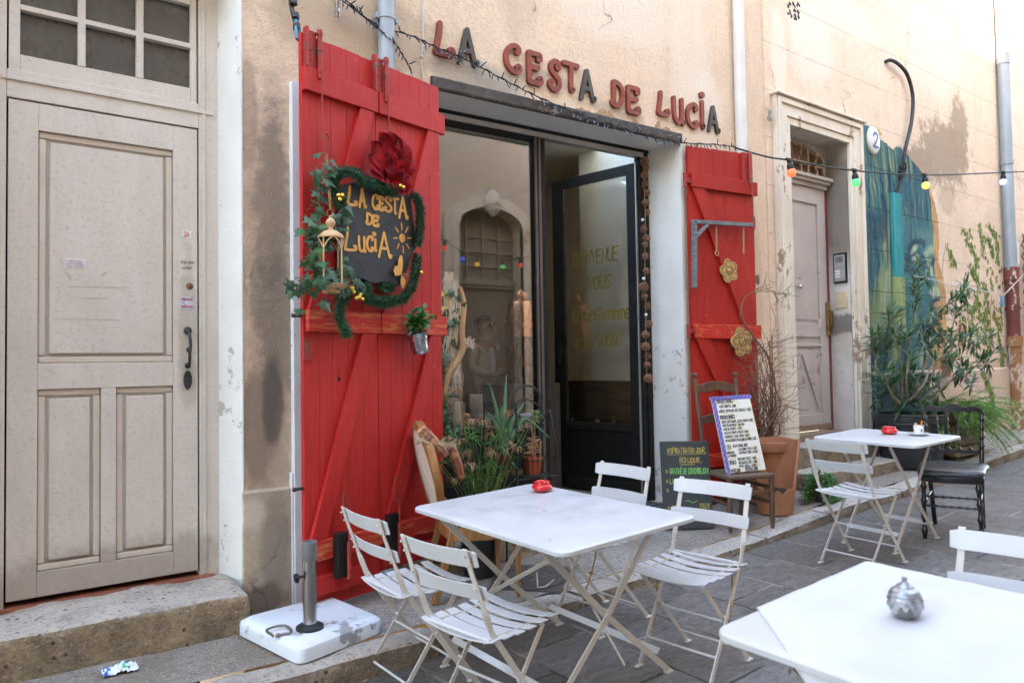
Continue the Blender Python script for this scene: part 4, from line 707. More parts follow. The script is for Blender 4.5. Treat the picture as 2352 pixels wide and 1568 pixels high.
# mural: layered paint on the wall
def paint(name, cols, sx=1.0, sc_=3.0, joints=True, ragged=None):
    n = N(name); P = n.coord(world=True); v = n.coord(world=True, scale=(6 * sx, 6, .8)); f = n.noise(v, sc_, 7, .62, .6)
    k = len(cols); c = n.ramp(f, [(.26 + .48 * i / (k - 1), cc) for i, cc in enumerate(cols)])
    g = n.ramp(n.noise(P, 2.2, 4), [(.35, 0), (.7, 1)]); c = n.mix(n.math('MULTIPLY', g, .35), c, cols[k // 2])
    c = n.mix(n.ramp(n.noise(P, 60, 4, .7), [(.66, 0), (.7, .6)]), c, (.45, .5, .45))
    nr = n.bump(n.noise(P, 95, 5, .6), .35, .01)
    if joints:
        z = n.xyz(P)[2]; fr = n.math('FRACT', n.math('ADD', n.math('DIVIDE', n.math('SUBTRACT', z, 1.805), .465), .5)); d = n.math('MULTIPLY', n.math('ABSOLUTE', n.math('SUBTRACT', fr, .5)), .465)
        kk = n.math('MULTIPLY', n.math('SUBTRACT', 1, n.math('DIVIDE', d, .007), clamp=True), n.math('GREATER_THAN', z, 1.5)); c = n.mix(n.math('MULTIPLY', kk, .8), c, (.05, .05, .05)); nr = n.bump(kk, -.6, .01, nr)
    n.set(c, .85, 0, nr, .2)
    if ragged:
        n.put(n.p.inputs['Alpha'], n.ramp(ragged(n, P), [(.45, 0), (.55, 1)]))
    return n.m
CA = lambda x, y: crop(x, y, (3380, 450), 1.96)
CB = lambda x, y: crop(x, y, (3000, 900), 1.568)
def wp(q, y=-.012): p = Y(q[0], q[1], y); return (p.x, p.z)
import numpy as np
def vno(x, z, seed):          # smooth lattice noise 0..1
    r = np.random.RandomState(seed).rand(97, 97); xi = np.floor(x).astype(int); zi = np.floor(z).astype(int); fx_, fz_ = x - xi, z - zi; fx_ = fx_ * fx_ * (3 - 2 * fx_); fz_ = fz_ * fz_ * (3 - 2 * fz_)
    g = lambda a, c: r[a % 97, c % 97]
    return (g(xi, zi) * (1 - fx_) + g(xi + 1, zi) * fx_) * (1 - fz_) + (g(xi, zi + 1) * (1 - fx_) + g(xi + 1, zi + 1) * fx_) * fz_
def sdf(P, x, z):             # signed distance to an outline, negative inside
    d = np.full(x.shape, 9.); ins = np.zeros(x.shape, bool)
    for (a, c), (e, f) in zip(P, P[1:] + P[:1]):
        t_ = np.clip(((x - a) * (e - a) + (z - c) * (f - c)) / max(1e-9, (e - a) ** 2 + (f - c) ** 2), 0, 1); d = np.minimum(d, np.hypot(x - a - t_ * (e - a), z - c - t_ * (f - c)))
        ins ^= ((c > z) != (f > z)) & (x < (e - a) * (z - c) / ((f - c) if abs(f - c) > 1e-9 else 1e-9) + a)
    return np.where(ins, -d, d)
A_ = lambda *q: [wp(CA(x, y)) for x, y in q]
B_2 = lambda *q: [wp(CB(x, y)) for x, y in q]
prof = A_((455, 300), (480, 325), (520, 360), (575, 430), (620, 490), (655, 590), (675, 700), (682, 800), (686, 880), (690, 960), (694, 1050), (690, 1100), (706, 1150), (700, 1205), (712, 1290), (740, 1380), (752, 1440)) + B_2((1196, 455), (1190, 475), (1152, 492), (1168, 530), (1180, 580), (1178, 622), (1150, 648), (1174, 688), (1167, 740), (1142, 790), (1150, 850), (1120, 920))
hairP = A_((128, 70), (150, 85), (205, 112), (245, 150), (280, 210), (335, 250), (380, 290), (400, 270), (432, 275)) + prof + B_2((738, 925), (733, 500), (722, 0)) + A_((135, 430))
haloP = A_((560, 385), (600, 420), (655, 540), (700, 700), (728, 820), (740, 1000), (735, 1170), (770, 1290), (800, 1480)) + B_2((1225, 560), (1240, 650), (1225, 760), (1230, 925), (1090, 925), (1150, 600)) + A_((690, 1250), (660, 900), (640, 600), (560, 420))
goldP = A_((118, 45), (160, 52), (215, 90), (262, 118), (300, 180), (250, 190), (170, 120), (122, 95))
DK, SK, LT, YE = (.014, .045, .085), (.06, .19, .235), (.52, .60, .42), (.36, .42, .14)
SH = [(A_((430, 820), (560, 800), (650, 860), (690, 960), (694, 1050), (704, 1150), (712, 1290), (752, 1440)) + B_2((1180, 580), (1150, 850), (1000, 900), (950, 700)) + A_((440, 1200)), (.075, .21, .23), .10, .75), (A_((560, 920), (690, 930), (690, 1060), (600, 1040)), (.16, .33, .30), .10, .6), (A_((440, 1280), (600, 1300), (680, 1380), (560, 1500), (450, 1500)), (.10, .27, .27), .14, .7),
      (A_((505, 1020), (545, 985), (600, 985), (630, 1010), (625, 1060), (580, 1030), (530, 1050), (495, 1110), (488, 1070)), DK, .035, .9), (A_((445, 1150), (480, 1130), (520, 1100), (560, 1090), (610, 1110), (620, 1150), (560, 1125), (520, 1145), (490, 1195), (450, 1200)), DK, .03, .9), (A_((525, 1060), (545, 1035), (575, 1045), (560, 1075), (535, 1100), (515, 1120)), LT, .03, .9), (A_((520, 1135), (560, 1108), (595, 1118), (560, 1145), (530, 1165)), LT, .025, .9), (A_((540, 1180), (560, 1158), (578, 1190), (560, 1200)), LT, .02, .9), (A_((450, 1150), (470, 1140), (480, 1200), (455, 1215)), LT, .02, .8),
      (A_((612, 1100), (650, 1060), (692, 1030), (694, 1090), (660, 1110), (640, 1145), (622, 1130)), LT, .05, .8), (A_((640, 1150), (672, 1150), (690, 1230), (716, 1310), (748, 1410), (725, 1415), (690, 1330), (655, 1230)), LT, .035, .9), (A_((655, 1175), (700, 1145), (710, 1180), (692, 1220), (665, 1200)), DK, .03, .9), (A_((580, 1160), (650, 1180), (660, 1260), (600, 1230)), DK, .07, .6), (A_((655, 1400), (690, 1355), (725, 1370), (740, 1435), (700, 1455), (670, 1440)), LT, .04, .9), (B_2((1130, 480), (1160, 458), (1195, 465), (1188, 482), (1150, 497), (1130, 510)), DK, .025, .9),
      (B_2((1095, 655), (1130, 625), (1176, 620), (1160, 645), (1174, 675), (1140, 665), (1100, 690)), DK, .03, .9), (B_2((1105, 700), (1150, 688), (1162, 712), (1125, 728)), LT, .025, .8), (B_2((1115, 560), (1150, 535), (1170, 590), (1130, 615)), LT, .05, .7), (B_2((1050, 800), (1110, 760), (1138, 790), (1110, 880), (1060, 890)), LT, .08, .6), (B_2((950, 220), (985, 180), (1015, 240), (1030, 300), (1000, 310), (955, 290)), DK, .04, .8),
      (B_2((745, 520), (800, 330), (860, 250), (885, 300), (880, 560), (840, 700), (790, 760), (742, 800)), YE, .16, .75), (B_2((835, 330), (880, 250), (888, 420), (845, 560), (825, 480)), LT, .10, .55), (B_2((740, 640), (790, 700), (800, 900), (742, 920)), DK, .14, .8), (B_2((735, 60), (790, 120), (770, 300), (735, 330)), (.03, .10, .14), .12, .8), (B_2((885, 640), (950, 560), (955, 820), (900, 900)), YE, .10, .7), (A_((150, 120), (290, 200), (330, 420), (250, 500), (150, 380)), (.10, .20, .14), .15, .6), (A_((150, 760), (340, 780), (330, 1000), (160, 1020)), (.018, .06, .11), .12, .8), (A_((430, 470), (600, 470), (660, 700), (640, 900), (440, 780)), (.03, .11, .17), .18, .6)]
def painted(name, x0, x1, z0, z1, y, outline, extra, par, step=.0125):
    xs_, zs_ = np.arange(x0, x1, step), np.arange(z0, z1, step); x, z = np.meshgrid(xs_, zs_); nx = len(xs_)
    n1 = vno(x * 30, z * 30, 1) - .5; n2 = vno(x * 9, z * 9, 2) - .5; xw = x + .10 * np.sin(z * 1.7) + .05 * n2; st = .55 * vno(xw * 34, z * 1.8, 3) + .45 * vno(xw * 80, z * 4, 4); pal = np.array([(.012, .04, .075), (.022, .085, .125), (.04, .145, .185), (.06, .19, .20), (.19, .26, .13), (.36, .38, .19)]); f = np.clip((st - .22) / .58, 0, .999) * 5; k = f.astype(int); w = (f - k)[..., None]; col_ = pal[k] * (1 - w) + pal[k + 1] * w
    for P, c, soft, op_ in extra: a = (np.clip(.5 - (sdf(P, x, z) + .018 * n1 + .03 * n2) / soft, 0, 1) * op_ * (.72 + .56 * (st - .3)))[..., None].clip(0, 1); col_ = col_ * (1 - a) + np.array(c) * a
    keep = np.zeros(x.shape, bool)
    for P, c in outline:
        d = sdf(P, x, z) + .02 * n1 + .02 * n2; keep |= d < 0
        if c: a = ((d < 0) & (sdf(outline[-1][0], x, z) > -.004))[..., None]; col_ = np.where(a, np.array(c) * (1 + .5 * n2[..., None]), col_)
    fk = keep[:-1, :-1] & keep[1:, 1:] & keep[1:, :-1] & keep[:-1, 1:]; fs = [(q, q + 1, q + nx + 1, q + nx) for q in (np.argwhere(fk) @ np.array([nx, 1])).tolist()]
    mb = MB(); mb.add(list(zip(x.ravel().tolist(), [y] * x.size, z.ravel().tolist())), fs); o = mb.build(name, mural_m, par, world=True); ca = o.data.color_attributes.new('paint', 'FLOAT_COLOR', 'POINT'); ca.data.foreach_set('color', np.concatenate([np.maximum(col_, .004).reshape(-1, 3), np.ones((x.size, 1))], 1).ravel()); return o
n = N('mural_paint'); at = n.new('ShaderNodeAttribute', attribute_name='paint'); P = n.coord(world=True); v = n.coord(world=True, scale=(7, 7, .9)); c = n.mix(n.ramp(n.noise(v, 5, 6, .65), [(.35, .0), (.75, .55)]), at.outputs['Color'], (.012, .04, .06)); c = n.mix(n.ramp(n.noise(v, 8, 6, .7), [(.58, 0), (.75, .45)]), c, (.40, .46, .30)); c = n.mix(n.ramp(n.noise(P, 46, 5, .75), [(.61, 0), (.66, .55)]), c, (.50, .46, .40))
z = n.xyz(P)[2]; fr = n.math('FRACT', n.math('ADD', n.math('DIVIDE', n.math('SUBTRACT', z, 1.805), .465), .5)); d = n.math('MULTIPLY', n.math('ABSOLUTE', n.math('SUBTRACT', fr, .5)), .465); kk = n.math('MULTIPLY', n.math('SUBTRACT', 1, n.math('DIVIDE', d, .009), clamp=True), n.math('GREATER_THAN', z, 1.5)); c = n.mix(n.math('MULTIPLY', kk, .85), c, (.03, .03, .03)); n.set(c, .85, 0, n.bump(kk, -.6, .01, n.bump(n.noise(P, 95, 5, .6), .4, .01)), .2); mural_m = n.m
mural = painted('mural', 7.72, 9.75, 1.376, 4.12, -.0128, [(goldP, (.66, .50, .14)), (haloP, (.64, .37, .15)), (hairP, None)], SH, nb); mural['label'] = 'painted blue green profile of a woman with long hair on an orange ground'
footP = [wp(q, -.046) for q in (CB(742, 930), CB(1140, 900), CB(1100, 1300), CB(735, 1285), CB(720, 1180), CB(735, 1050))]
painted('mural_foot', 7.5, 9.6, .40, 1.346, -.0462, [(footP, None)], [(footP, (.015, .06, .10), .5, .8)], mural)
ik = Ink((0, -.0475, 0), (1, 0, 0), (0, 0, 1), .0004)
for ch, (cx_, cy_) in (('S', (780, 1125)), ('N', (780, 1230)), ('T', (795, 1200))):
    p = wp(CB(cx_, cy_), -.046); [ik.stroke([(p[0] - .06 + a * .03, p[1] + c * .03) for a, c in s_], .012) for s_ in gstrokes(ch)]
ik.b.build('signature', M('mural_pale_line', (.25, .42, .42)), mural, world=True)
yel = paint('mural_yellow', [(.12, .24, .16), (.30, .36, .14), (.45, .48, .25)])
# painted vines right of the face
vg = [paint('vine_green', [(.10, .16, .03), (.17, .24, .05), (.30, .36, .10)], 2, 6, False), paint('vine_dark', [(.05, .09, .025), (.10, .15, .04)], 2, 6, False)]; vbr = paint('vine_stem', [(.30, .17, .1), (.42, .26, .17)], 1, 5, False); vor = M('vine_flower', (.75, .33, .05))
CV = lambda x, y: crop(x, y, (3850, 900), 1.96)
stems = [[(0, 40), (40, 110), (85, 190), (110, 260), (105, 330)], [(60, 30), (70, 90)], [(135, 0), (140, 70), (155, 140), (158, 215)], [(200, 10), (250, 60), (268, 130), (270, 220), (280, 300)], [(185, 100), (225, 150), (235, 230)], [(185, 270), (195, 340)], [(300, 350), (270, 420)], [(230, 360), (215, 420)], [(60, 330), (100, 390), (130, 450), (110, 560), (135, 620)],
         [(30, 400), (40, 530)], [(165, 450), (195, 540), (170, 620)], [(240, 480), (235, 590)], [(290, 460), (300, 540)], [(20, 610), (60, 660), (110, 630), (60, 760), (65, 840)], [(130, 700), (170, 720), (180, 830), (170, 900)], [(190, 640), (190, 720), (220, 830)], [(245, 660), (265, 740), (290, 790)], [(300, 600), (300, 720), (285, 800)], [(5, 720), (15, 830), (0, 900)], [(115, 800), (120, 900), (100, 1000)], [(215, 900), (185, 980), (175, 1040)], [(280, 850), (290, 930), (315, 1000), (305, 1080)], [(130, 1120), (160, 1220), (200, 1320), (215, 1400)], [(190, 1200), (205, 1300)], [(-60, 640), (-40, 760)], [(-90, 520), (-60, 620)], [(-110, 180), (-80, 260), (-60, 300)]]
vm = MB(); rv = random.Random(11); vm.mi = 2
for tr in ([(160, 500), (185, 580), (215, 680), (220, 800), (235, 900), (238, 960)], [(230, 550), (215, 680)], [(35, 320), (90, 380), (120, 420)], [(-130, 150), (-150, 260), (-160, 380)], [(110, 1110), (150, 1250), (210, 1400)]):
    P = [wp(CV(*q)) for q in tr]; P = [(q.x, q.y) for q in smooth_path([(a, c, 0) for a, c in P], 3)]
    ik = Ink((0, -.0128, 0), (1, 0, 0), (0, 0, 1), .0); ik.stroke(P, .035 if len(tr) > 4 else .018, .0002); n0 = len(vm.v); vm.add(ik.b.v, ik.b.f)
lay_ = 0
for stp in stems:
    P = smooth_path([(*wp(CV(*q)), 0) for q in stp], 6); L = sum((P[i + 1] - P[i]).length for i in range(len(P) - 1))
    for i in range(len(P)):
        for s_ in range(4):
            lay_ += 1; c = P[i] + Vector((rv.gauss(0, .035), rv.gauss(0, .03), 0)); a = rv.uniform(-2.5, -.7); ln = rv.uniform(.05, .085) if stp[0][1] > 0 else .05; d = Vector((math.cos(a), math.sin(a), 0)); w = Vector((-d.y, d.x, 0)) * ln * .3
            y = -.0131 - (lay_ % 400) * .000012; 
            if c.y < 1.37: y -= .033
            vm.mi = 1 if rv.random() < .35 else 0
            if rv.random() < .012: vm.mi = 3
            pts = [c, c + d * ln * .35 + w, c + d * ln, c + d * ln * .35 - w]; vm.add([(q.x, y, q.y) for q in pts], [(0, 3, 2, 1)])
o = vm.build('painted_vine', [vg[0], vg[1], vbr, vor], nb, world=True)
# cable duct over the mural
b = MB(); b.box((8.40, -.055, 2.4501), (8.60, -.0135, 3.42)); duct = paint('duct_paint', [(.02, .17, .20), (.04, .28, .30), (.10, .36, .36)], 1, 3, False, None); b.build('cable_duct', [duct], nb, world=True, bevel=.004)
b = MB(); b.box((8.398, -.057, 1.75), (8.602, -.0135, 2.45)); b.build('cable_duct', yel, nb, world=True, bevel=.004)
b = MB(); rh = random.Random(4)
for i in range(26): 
    p = wp(crop(235 + rh.uniform(0, 75), 15 + rh.uniform(0, 115), (3000, 0), 1.568)); b.lathe([(.0001, 0), (.022 * rh.uniform(.6, 1.1), 0)], (p[0], -.0128, p[1]), 8, Matrix.Rotation(R(90), 4, 'X'))
b.build('vent_hole', M('vent_dark', (.06, .05, .045), rough=.9), nb, world=True)

# ------------------------------------------------------------------ opposite house (seen in the window glass, shades the street)
OY = -5.5; op = thing('town_house', 'beige house across the street with an arched grey doorway, mirrored in the shop window', 'house', (6, OY, 0)); OH = 10.75
AX0, AX1, AS, AT = 6.42, 7.76, 3.88, 4.26
def oarch(x, g=0): t = (x - (AX0 + AX1) / 2) / ((AX1 - AX0) / 2 + g); return AS + (AT - AS + g) * math.sqrt(max(0, 1 - t * t)) * .9
b = MB(); b.box((-16, OY - .5, -1), (AX0, OY, OH)); b.box((AX1, OY - .5, -1), (8.35, OY, OH)); b.box((8.35, OY - .5, -1), (9.65, OY, OH - 1.40)); b.box((9.65, OY - .5, -1), (34, OY, OH))  # roof height and lower notch shaped to let a sun patch through
xs_ = [AX0 + (AX1 - AX0) * i / 20 for i in range(21)]
b.prism([(x, oarch(x)) for x in xs_] + [(AX1, OH), (AX0, OH)], (0, OY, 0), (1, 0, 0), (0, 0, 1), (0, -.5, 0)); b.build('wall', opp_m, op, world=True)
b = MB(); xs2 = [AX0 - .24 + (AX1 - AX0 + .48) * i / 24 for i in range(25)]
for g, pr in ((.24, .07), (.12, .10)):
    xo = [AX0 - g + (AX1 - AX0 + 2 * g) * i / 24 for i in range(25)]
    for x_a, x_c, xi_a, xi_c in zip(xo, xo[1:], [AX0 + (AX1 - AX0) * i / 24 for i in range(25)], [AX0 + (AX1 - AX0) * i / 24 for i in range(1, 25)]):
        b.hexa([(xi_a, OY - .01, oarch(xi_a)), (xi_c, OY - .01, oarch(xi_c)), (xi_c, OY + pr, oarch(xi_c)), (xi_a, OY + pr, oarch(xi_a)), (x_a, OY - .01, oarch(x_a, g)), (x_c, OY - .01, oarch(x_c, g)), (x_c, OY + pr, oarch(x_c, g)), (x_a, OY + pr, oarch(x_a, g))])
    b.box((AX0 - g, OY - .01, .2), (AX0, OY + pr - .001, AS)); b.box((AX1, OY - .01, .2), (AX1 + g, OY + pr - .001, AS))
b.build('door_surround', trim_cream, op, world=True)
b = MB(); cxm = (AX0 + AX1) / 2
b.grid(lambda s, t: Vector((cxm + .16 * math.cos(6.283 * s) * (math.sin(math.pi * t) ** .7) * (1 + .12 * mn.noise(Vector((s * 9, t * 9, 2)))), OY + .12 + .14 * math.sin(6.283 * s) * math.sin(math.pi * t) ** .7 * (1 + .3 * mn.noise(Vector((s * 11, t * 8, 1)))), 4.05 + .5 * t)), 20, 14)
b.ball((cxm, OY + .27, 4.29), .035, 8); b.ball((cxm, OY + .24, 4.19), .04, 8); b.build('keystone_head', trim_cream, op, world=True, smooth=180)
b = MB(); b.box((AX0 - .01, OY - .3, .1), (AX1 + .01, OY - .24, 4.3)); odoor = b.build('front_door', M('door_slate', (.25, .225, .195), (.20, .18, .155), .6), op, world=True)
b = MB(); b.box((AX0, OY - .23, 2.92), (AX1, OY - .15, 3.02)); b.box((AX0, OY - .235, 2.86), (AX1, OY - .18, 2.92))
for x in (6.75, 7.09, 7.43): b.box((x - .02, OY - .235, 3.02), (x + .02, OY - .2, 4.15))
for z in (3.25, 3.5, 3.75): b.box((AX0, OY - .234, z - .015), (AX1, OY - .205, z + .015))
b.box((6.9, OY - .236, 1.95), (7.3, OY - .22, 2.01)); b.build('transom', M('door_greige', (.36, .32, .27), (.30, .27, .22), .6), op, world=True)

# ------------------------------------------------------------------ drainpipes and cables on the walls
pipe_blue = M('pipe_zinc', (.36, .40, .44), (.28, .31, .34), .5, .2, scale=5, stretch=(1, 1, .4)); pipe_white = M('pipe_white', (.68, .66, .62), (.6, .57, .52), .5, scale=4); pipe_rust = M('pipe_red_iron', (.20, .05, .035), (.13, .035, .028), .7, scale=8, chips=(.55, .47, .40), chip_amt=.60, chip_scale=9, stretch=(1, 1, .5))
pipe_old = M('pipe_flaking', (.62, .52, .44), (.5, .36, .26), .8, scale=6, chips=(.32, .15, .06), chip_amt=.52, chip_scale=14, stretch=(1, 1, .6))
def pipe(mb, x, y, z0, z1, r): mb.tube([(x, y, z0), (x, y, z1)], r, 18)
t = thing('drainpipe', 'blue grey zinc drainpipe going down behind the large red shutter', 'pipe', (2.03, -.06, zp(2)))
b = MB(); pipe(b, 2.03, -.058, zp(2), 8, .052); b.build('pipe', pipe_blue, t, world=True, smooth=40); b = MB(); b.tube([(2.03, -.058, 3.68), (2.03, -.058, 3.70)], .058, 18); b.box((1.955, -.075, 3.675), (1.972, -.02, 3.705)); b.box((2.088, -.075, 3.675), (2.105, -.02, 3.705)); b.build('bracket', pipe_blue, t, world=True, smooth=40)
t = thing('drainpipe', 'white drainpipe between the shop letters and the narrow door', 'pipe', (5.58, -.07, zp(5.6)))
b = MB(); pipe(b, 5.60, -.06, zp(5.6), 8, .05); b.build('pipe', pipe_white, t, world=True, smooth=40); b = MB(); b.tube([(5.60, -.06, 1.1), (5.60, -.06, 1.13)], .056, 18); b.ball((5.53, -.1, 1.12), .02, 8); b.build('bracket', iron, t, world=True, smooth=40)
t = thing('drainpipe', 'grey drainpipe with rusty red lower half at the right end of the mural wall', 'pipe', (11.62, -.09, zp(11.6)))
PX = 11.60; b = MB(); pipe(b, PX - .02, -.10, 2.72, 9, .075); b.build('pipe', pipe_blue, t, world=True, smooth=40)
for z in (5.62, 4.2): b = MB(); b.tube([(PX - .02, -.10, z), (PX - .02, -.10, z + .05)], .084, 18); b.build('bracket', pipe_blue, t, world=True, smooth=40)
b = MB(); pipe(b, PX, -.10, 1.75, 2.75, .080); b.tube([(PX, -.10, 2.58), (PX, -.10, 2.76)], .095, 18); b.tube([(PX, -.10, 2.17), (PX, -.10, 2.21)], .092, 18); b.build('cast_pipe', pipe_rust, t, world=True, smooth=40)
b = MB(); pipe(b, PX, -.10, zp(PX) - .02, 1.76, .078); b.tube([(PX, -.10, 1.66), (PX, -.10, 1.80)], .098, 18); b.tube([(PX, -.10, 1.55), (PX, -.10, 1.6)], .086, 18); b.tube([(PX, -.10, .78), (PX, -.10, .82)], .09, 18); b.build('cast_pipe', pipe_old, t, world=True, smooth=40)
b = MB(); b.box((PX - .01, -.184, 2.8), (PX + .05, -.179, 3.1)); b.build('sticker', paper, t, world=True)
cab = M('cable_black', (.014, .014, .015), rough=.45)
b = MB(); P = [(8.395, .01, 4.93), (8.44, -.06, 4.95), (8.637, -.07, 4.93), (8.823, -.07, 4.839), (8.924, -.07, 4.611), (8.863, -.07, 4.292), (8.706, -.07, 3.98), (8.66, -.06, 3.80)]; b.tube(smooth_path(P, 6), .021, 10)
for k_ in range(4): b.tube(smooth_path([(8.66, -.06, 3.84), (8.63 + .02 * k_, -.05 - .008 * k_, 3.74), (8.60 + .012 * k_, -.045, 3.6), (8.545 + .01 * k_, -.04, 3.48), (8.46 + .02 * k_, -.03, 3.40)], 4), .0085, 6)
for z in (3.72, 3.66, 3.6): b.tube([(8.63 - (3.72 - z) * .2, -.055, z), (8.625 - (3.72 - z) * .2, -.055, z + .03)], .03, 8)
tag(b.build('power_cable', cab, smooth=60), 'thick black cable curving down the wall into the painted duct', 'cable')
def cable_bundle():
    t = thing('cable_bundle', 'taped blue and black cables rising above the left shutter', 'cable', (1.405, -.2, 3.36))
    b = MB(); b.tube(smooth_path([(1.41, -.235, 3.33), (1.415, -.20, 3.42), (1.40, -.16, 3.52), (1.41, -.10, 3.75), (1.42, -.06, 5)], 4), .014, 8); b.build('cable', cab, t, world=True, smooth=60)
    b = MB(); b.tube(smooth_path([(1.395, -.24, 3.33), (1.40, -.21, 3.42), (1.415, -.17, 3.5), (1.40, -.11, 3.7), (1.41, -.07, 5)], 4), .009, 8); b.build('cable', M('cable_blue', (.05, .25, .42), rough=.5), t, world=True, smooth=60)
    b = MB(); [b.tube([(1.408, -.20 + (z - 3.42) * .3, z), (1.408, -.195 + (z - 3.42) * .3, z + .03)], .022, 8) for z in (3.4, 3.47, 3.56)]; b.build('tape', cab, t, world=True, smooth=60)
cable_bundle()
# black fairy lights: wire with small bulb stalks
fairy = M('fairy_black', (.012, .012, .013), rough=.5); fb = M('fairy_bulb', (.35, .4, .45), rough=.2)
def fairy_string(pts, label, n, sag=0):
    P = smooth_path(pts, 12); t = thing('fairy_lights', label, 'string lights', P[0]); b = MB(); b.tube(P, .004, 5); b.tube([p + Vector((0, -.004, .006 * math.sin(i * 1.3))) for i, p in enumerate(P)], .0035, 5); b.build('wire', fairy, t, world=True)
    b = MB(); r = random.Random(len(pts) * 7 + n); bb = MB(); L = [0]
    for p, q in zip(P, P[1:]): L.append(L[-1] + (q - p).length)
    for i in range(n):
        s_ = L[-1] * (i + .5) / n; j = max(k_ for k_ in range(len(P)) if L[k_] <= s_); j = min(j, len(P) - 2); f = (s_ - L[j]) / max(1e-6, L[j + 1] - L[j]); p = P[j].lerp(P[j + 1], f)
        d = Vector((r.uniform(-.7, .7), r.uniform(-.5, -.1), r.choice((-1, -1, -1, .8)) * r.uniform(.5, 1))).normalized(); q = p + d * r.uniform(.03, .055); b.tube([p, q], .0042, 5); bb.tube([q, q + d * .012], .003, 5)
    s = b.build('socket', fairy, t, world=True); s['kind'] = 'stuff'; s = bb.build('bulb', fb, t, world=True); s['kind'] = 'stuff'
def YP(px, py, y): return Y(px, py, y)
fairy_string([YP(770, -12, -.06), YP(860, 55, -.06), YP(945, 83, -.06), YP(1000, 108, -.05), YP(1075, 140, -.04), YP(1160, 185, -.04), YP(1240, 225, -.04), YP(1330, 262, -.045), YP(1420, 292, -.045), YP(1510, 318, -.05), YP(1560, 328, -.05), YP(1640, 332, -.06), YP(1690, 338, -.08)], 'black fairy lights strung along the lintel under the letters', 105)
fairy_string([YP(782, -12, -.08), YP(845, 48, -.08), YP(900, 92, -.1), YP(925, 128, -.1), YP(945, 165, -.1)], 'short end of black fairy lights drooping beside the blue drainpipe', 20)
b = MB(); b.tube(smooth_path([YP(968, 0, -.03), YP(972, 90, -.012), YP(968, 140, -.012), YP(972, 180, -.012)], 5), .006, 6); b.tube([YP(968, 128, -.02), YP(968, 132, -.02)], .012, 8); tag(b.build('wall_cable', pipe_white, smooth=60), 'thin white cable running down the wall left of the letter L', 'cable')
# festoon string with coloured bulbs
def festoon(pts, bulbs, label, group=None):
    P = smooth_path(pts, 10); t = thing('festoon_lights', label, 'string lights', P[0]); b = MB(); b.tube(P, .0085, 8); b.build('cord', fairy, t, world=True, smooth=60)
    for (q, c, em) in bulbs:
        q = min(P, key=lambda p: (p - Vector(q)).length); d = Vector((rnd.uniform(-.12, .12), rnd.uniform(-.1, .1), -1)).normalized(); Mx = d.to_track_quat('-Z', 'Y').to_matrix().to_4x4()
        b = MB(); b.lathe([(.001, .012), (.02, .01), (.022, -.02), (.017, -.024), (.030, -.05), (.031, -.085), (.028, -.09)], q, 14, Mx); b.box((q.x - .045, q.y - .014, q.z - .004), (q.x + .045, q.y + .014, q.z + .014)); s = b.build('socket', fairy, t, world=True, smooth=50)
        m = M('bulb_' + c, em, tuple(x * .9 for x in em), .25, scale=3); m.node_tree.nodes['Principled BSDF'].inputs['Emission Color'].default_value = (*em, 1); m.node_tree.nodes['Principled BSDF'].inputs['Emission Strength'].default_value = .12
        b = MB(); b.lathe([(.027, -.085), (.038, -.10), (.041, -.12), (.036, -.142), (.022, -.156), (.001, -.16)], q, 14, Mx); b.build('bulb', m, s, world=True, smooth=180)
FP = [YP(1690, 340, -.10), YP(1760, 360, -.18), YP(*crop(245, 1005, (3000, 0), 1.568), -.28), YP(*crop(655, 1070, (3000, 0), 1.568), -.35), YP(*crop(1097, 1098, (3000, 0), 1.568), -.42), YP(*crop(1590, 1082, (3000, 0), 1.568), -.5), YP(2400, 392, -.55)]
festoon(FP, [(FP[2], 'orange', (.85, .13, .05)), (FP[3], 'green', (.08, .62, .16)), (FP[4], 'yellow', (.85, .62, .10)), (FP[5], 'blue', (.38, .45, .82))], 'black festoon cord with coloured bulbs crossing to the grey drainpipe')
def mir(px, py, y=-5.1): q = Y(px, py, 2 * (FY + .008) - y); return Vector((q.x, y, q.z))   # the point on the far side of the street that the window mirrors at this pixel
OP = [mir(960, 510), mir(1022, 552), mir(1062, 578), mir(1097, 590), mir(1157, 597), mir(1195, 593), mir(1300, 570)]
festoon(OP, [(OP[1], 'red', (.8, .05, .04)), (OP[2], 'deep_blue', (.05, .12, .8)), (OP[3], 'amber', (.85, .45, .05)), (OP[4], 'green', (.08, .62, .16)), (OP[5], 'red', (.8, .05, .04))], 'festoon cord along the opposite house, seen mirrored in the window')
# pulleys, number plaque, entry phone, bell
def pulley(px, py, label):
    p = Y(px, py, -.0); t = thing('pulley', label, 'pulley', p); b = MB(); b.tube([(0, 0, .03), (0, -.05, .03), (0, -.055, .0)], .005, 6); b.box((-.012, -.066, -.10), (-.006, -.044, .0)); b.box((.006, -.066, -.10), (.012, -.044, .0)); b.build('hook', M('steel', (.55, .55, .55)), t)
    b = MB(); b.lathe([(.004, -.005), (.028, -.005), (.022, 0), (.028, .005), (.004, .005)], (0, -.055, -.07), 14, Matrix.Rotation(R(90), 4, 'Y')); b.build('wheel', M('steel', (.55, .55, .55)), t, smooth=40)
pulley(766, 10, 'small steel pulley high on the wall above the left shutter'); pulley(1756, 258, 'small steel pulley on the wall left of the narrow door')
t = thing('number_plaque', 'white oval house number plaque reading 2 on the mural', 'plaque', (8.06, -.014, 3.96)); b = MB(); b.lathe([(.16, 0), (.155, .018), (.12, .03), (.001, .034)], (0, 0, 0), 28, Matrix.Rotation(R(90), 4, 'X') @ Matrix.Scale(.82, 4, (1, 0, 0))); b.build('plate', M('enamel_white', (.74, .74, .72), (.66, .65, .62), .2, scale=6, chips=(.3, .2, .12), chip_amt=.7), t, smooth=60)
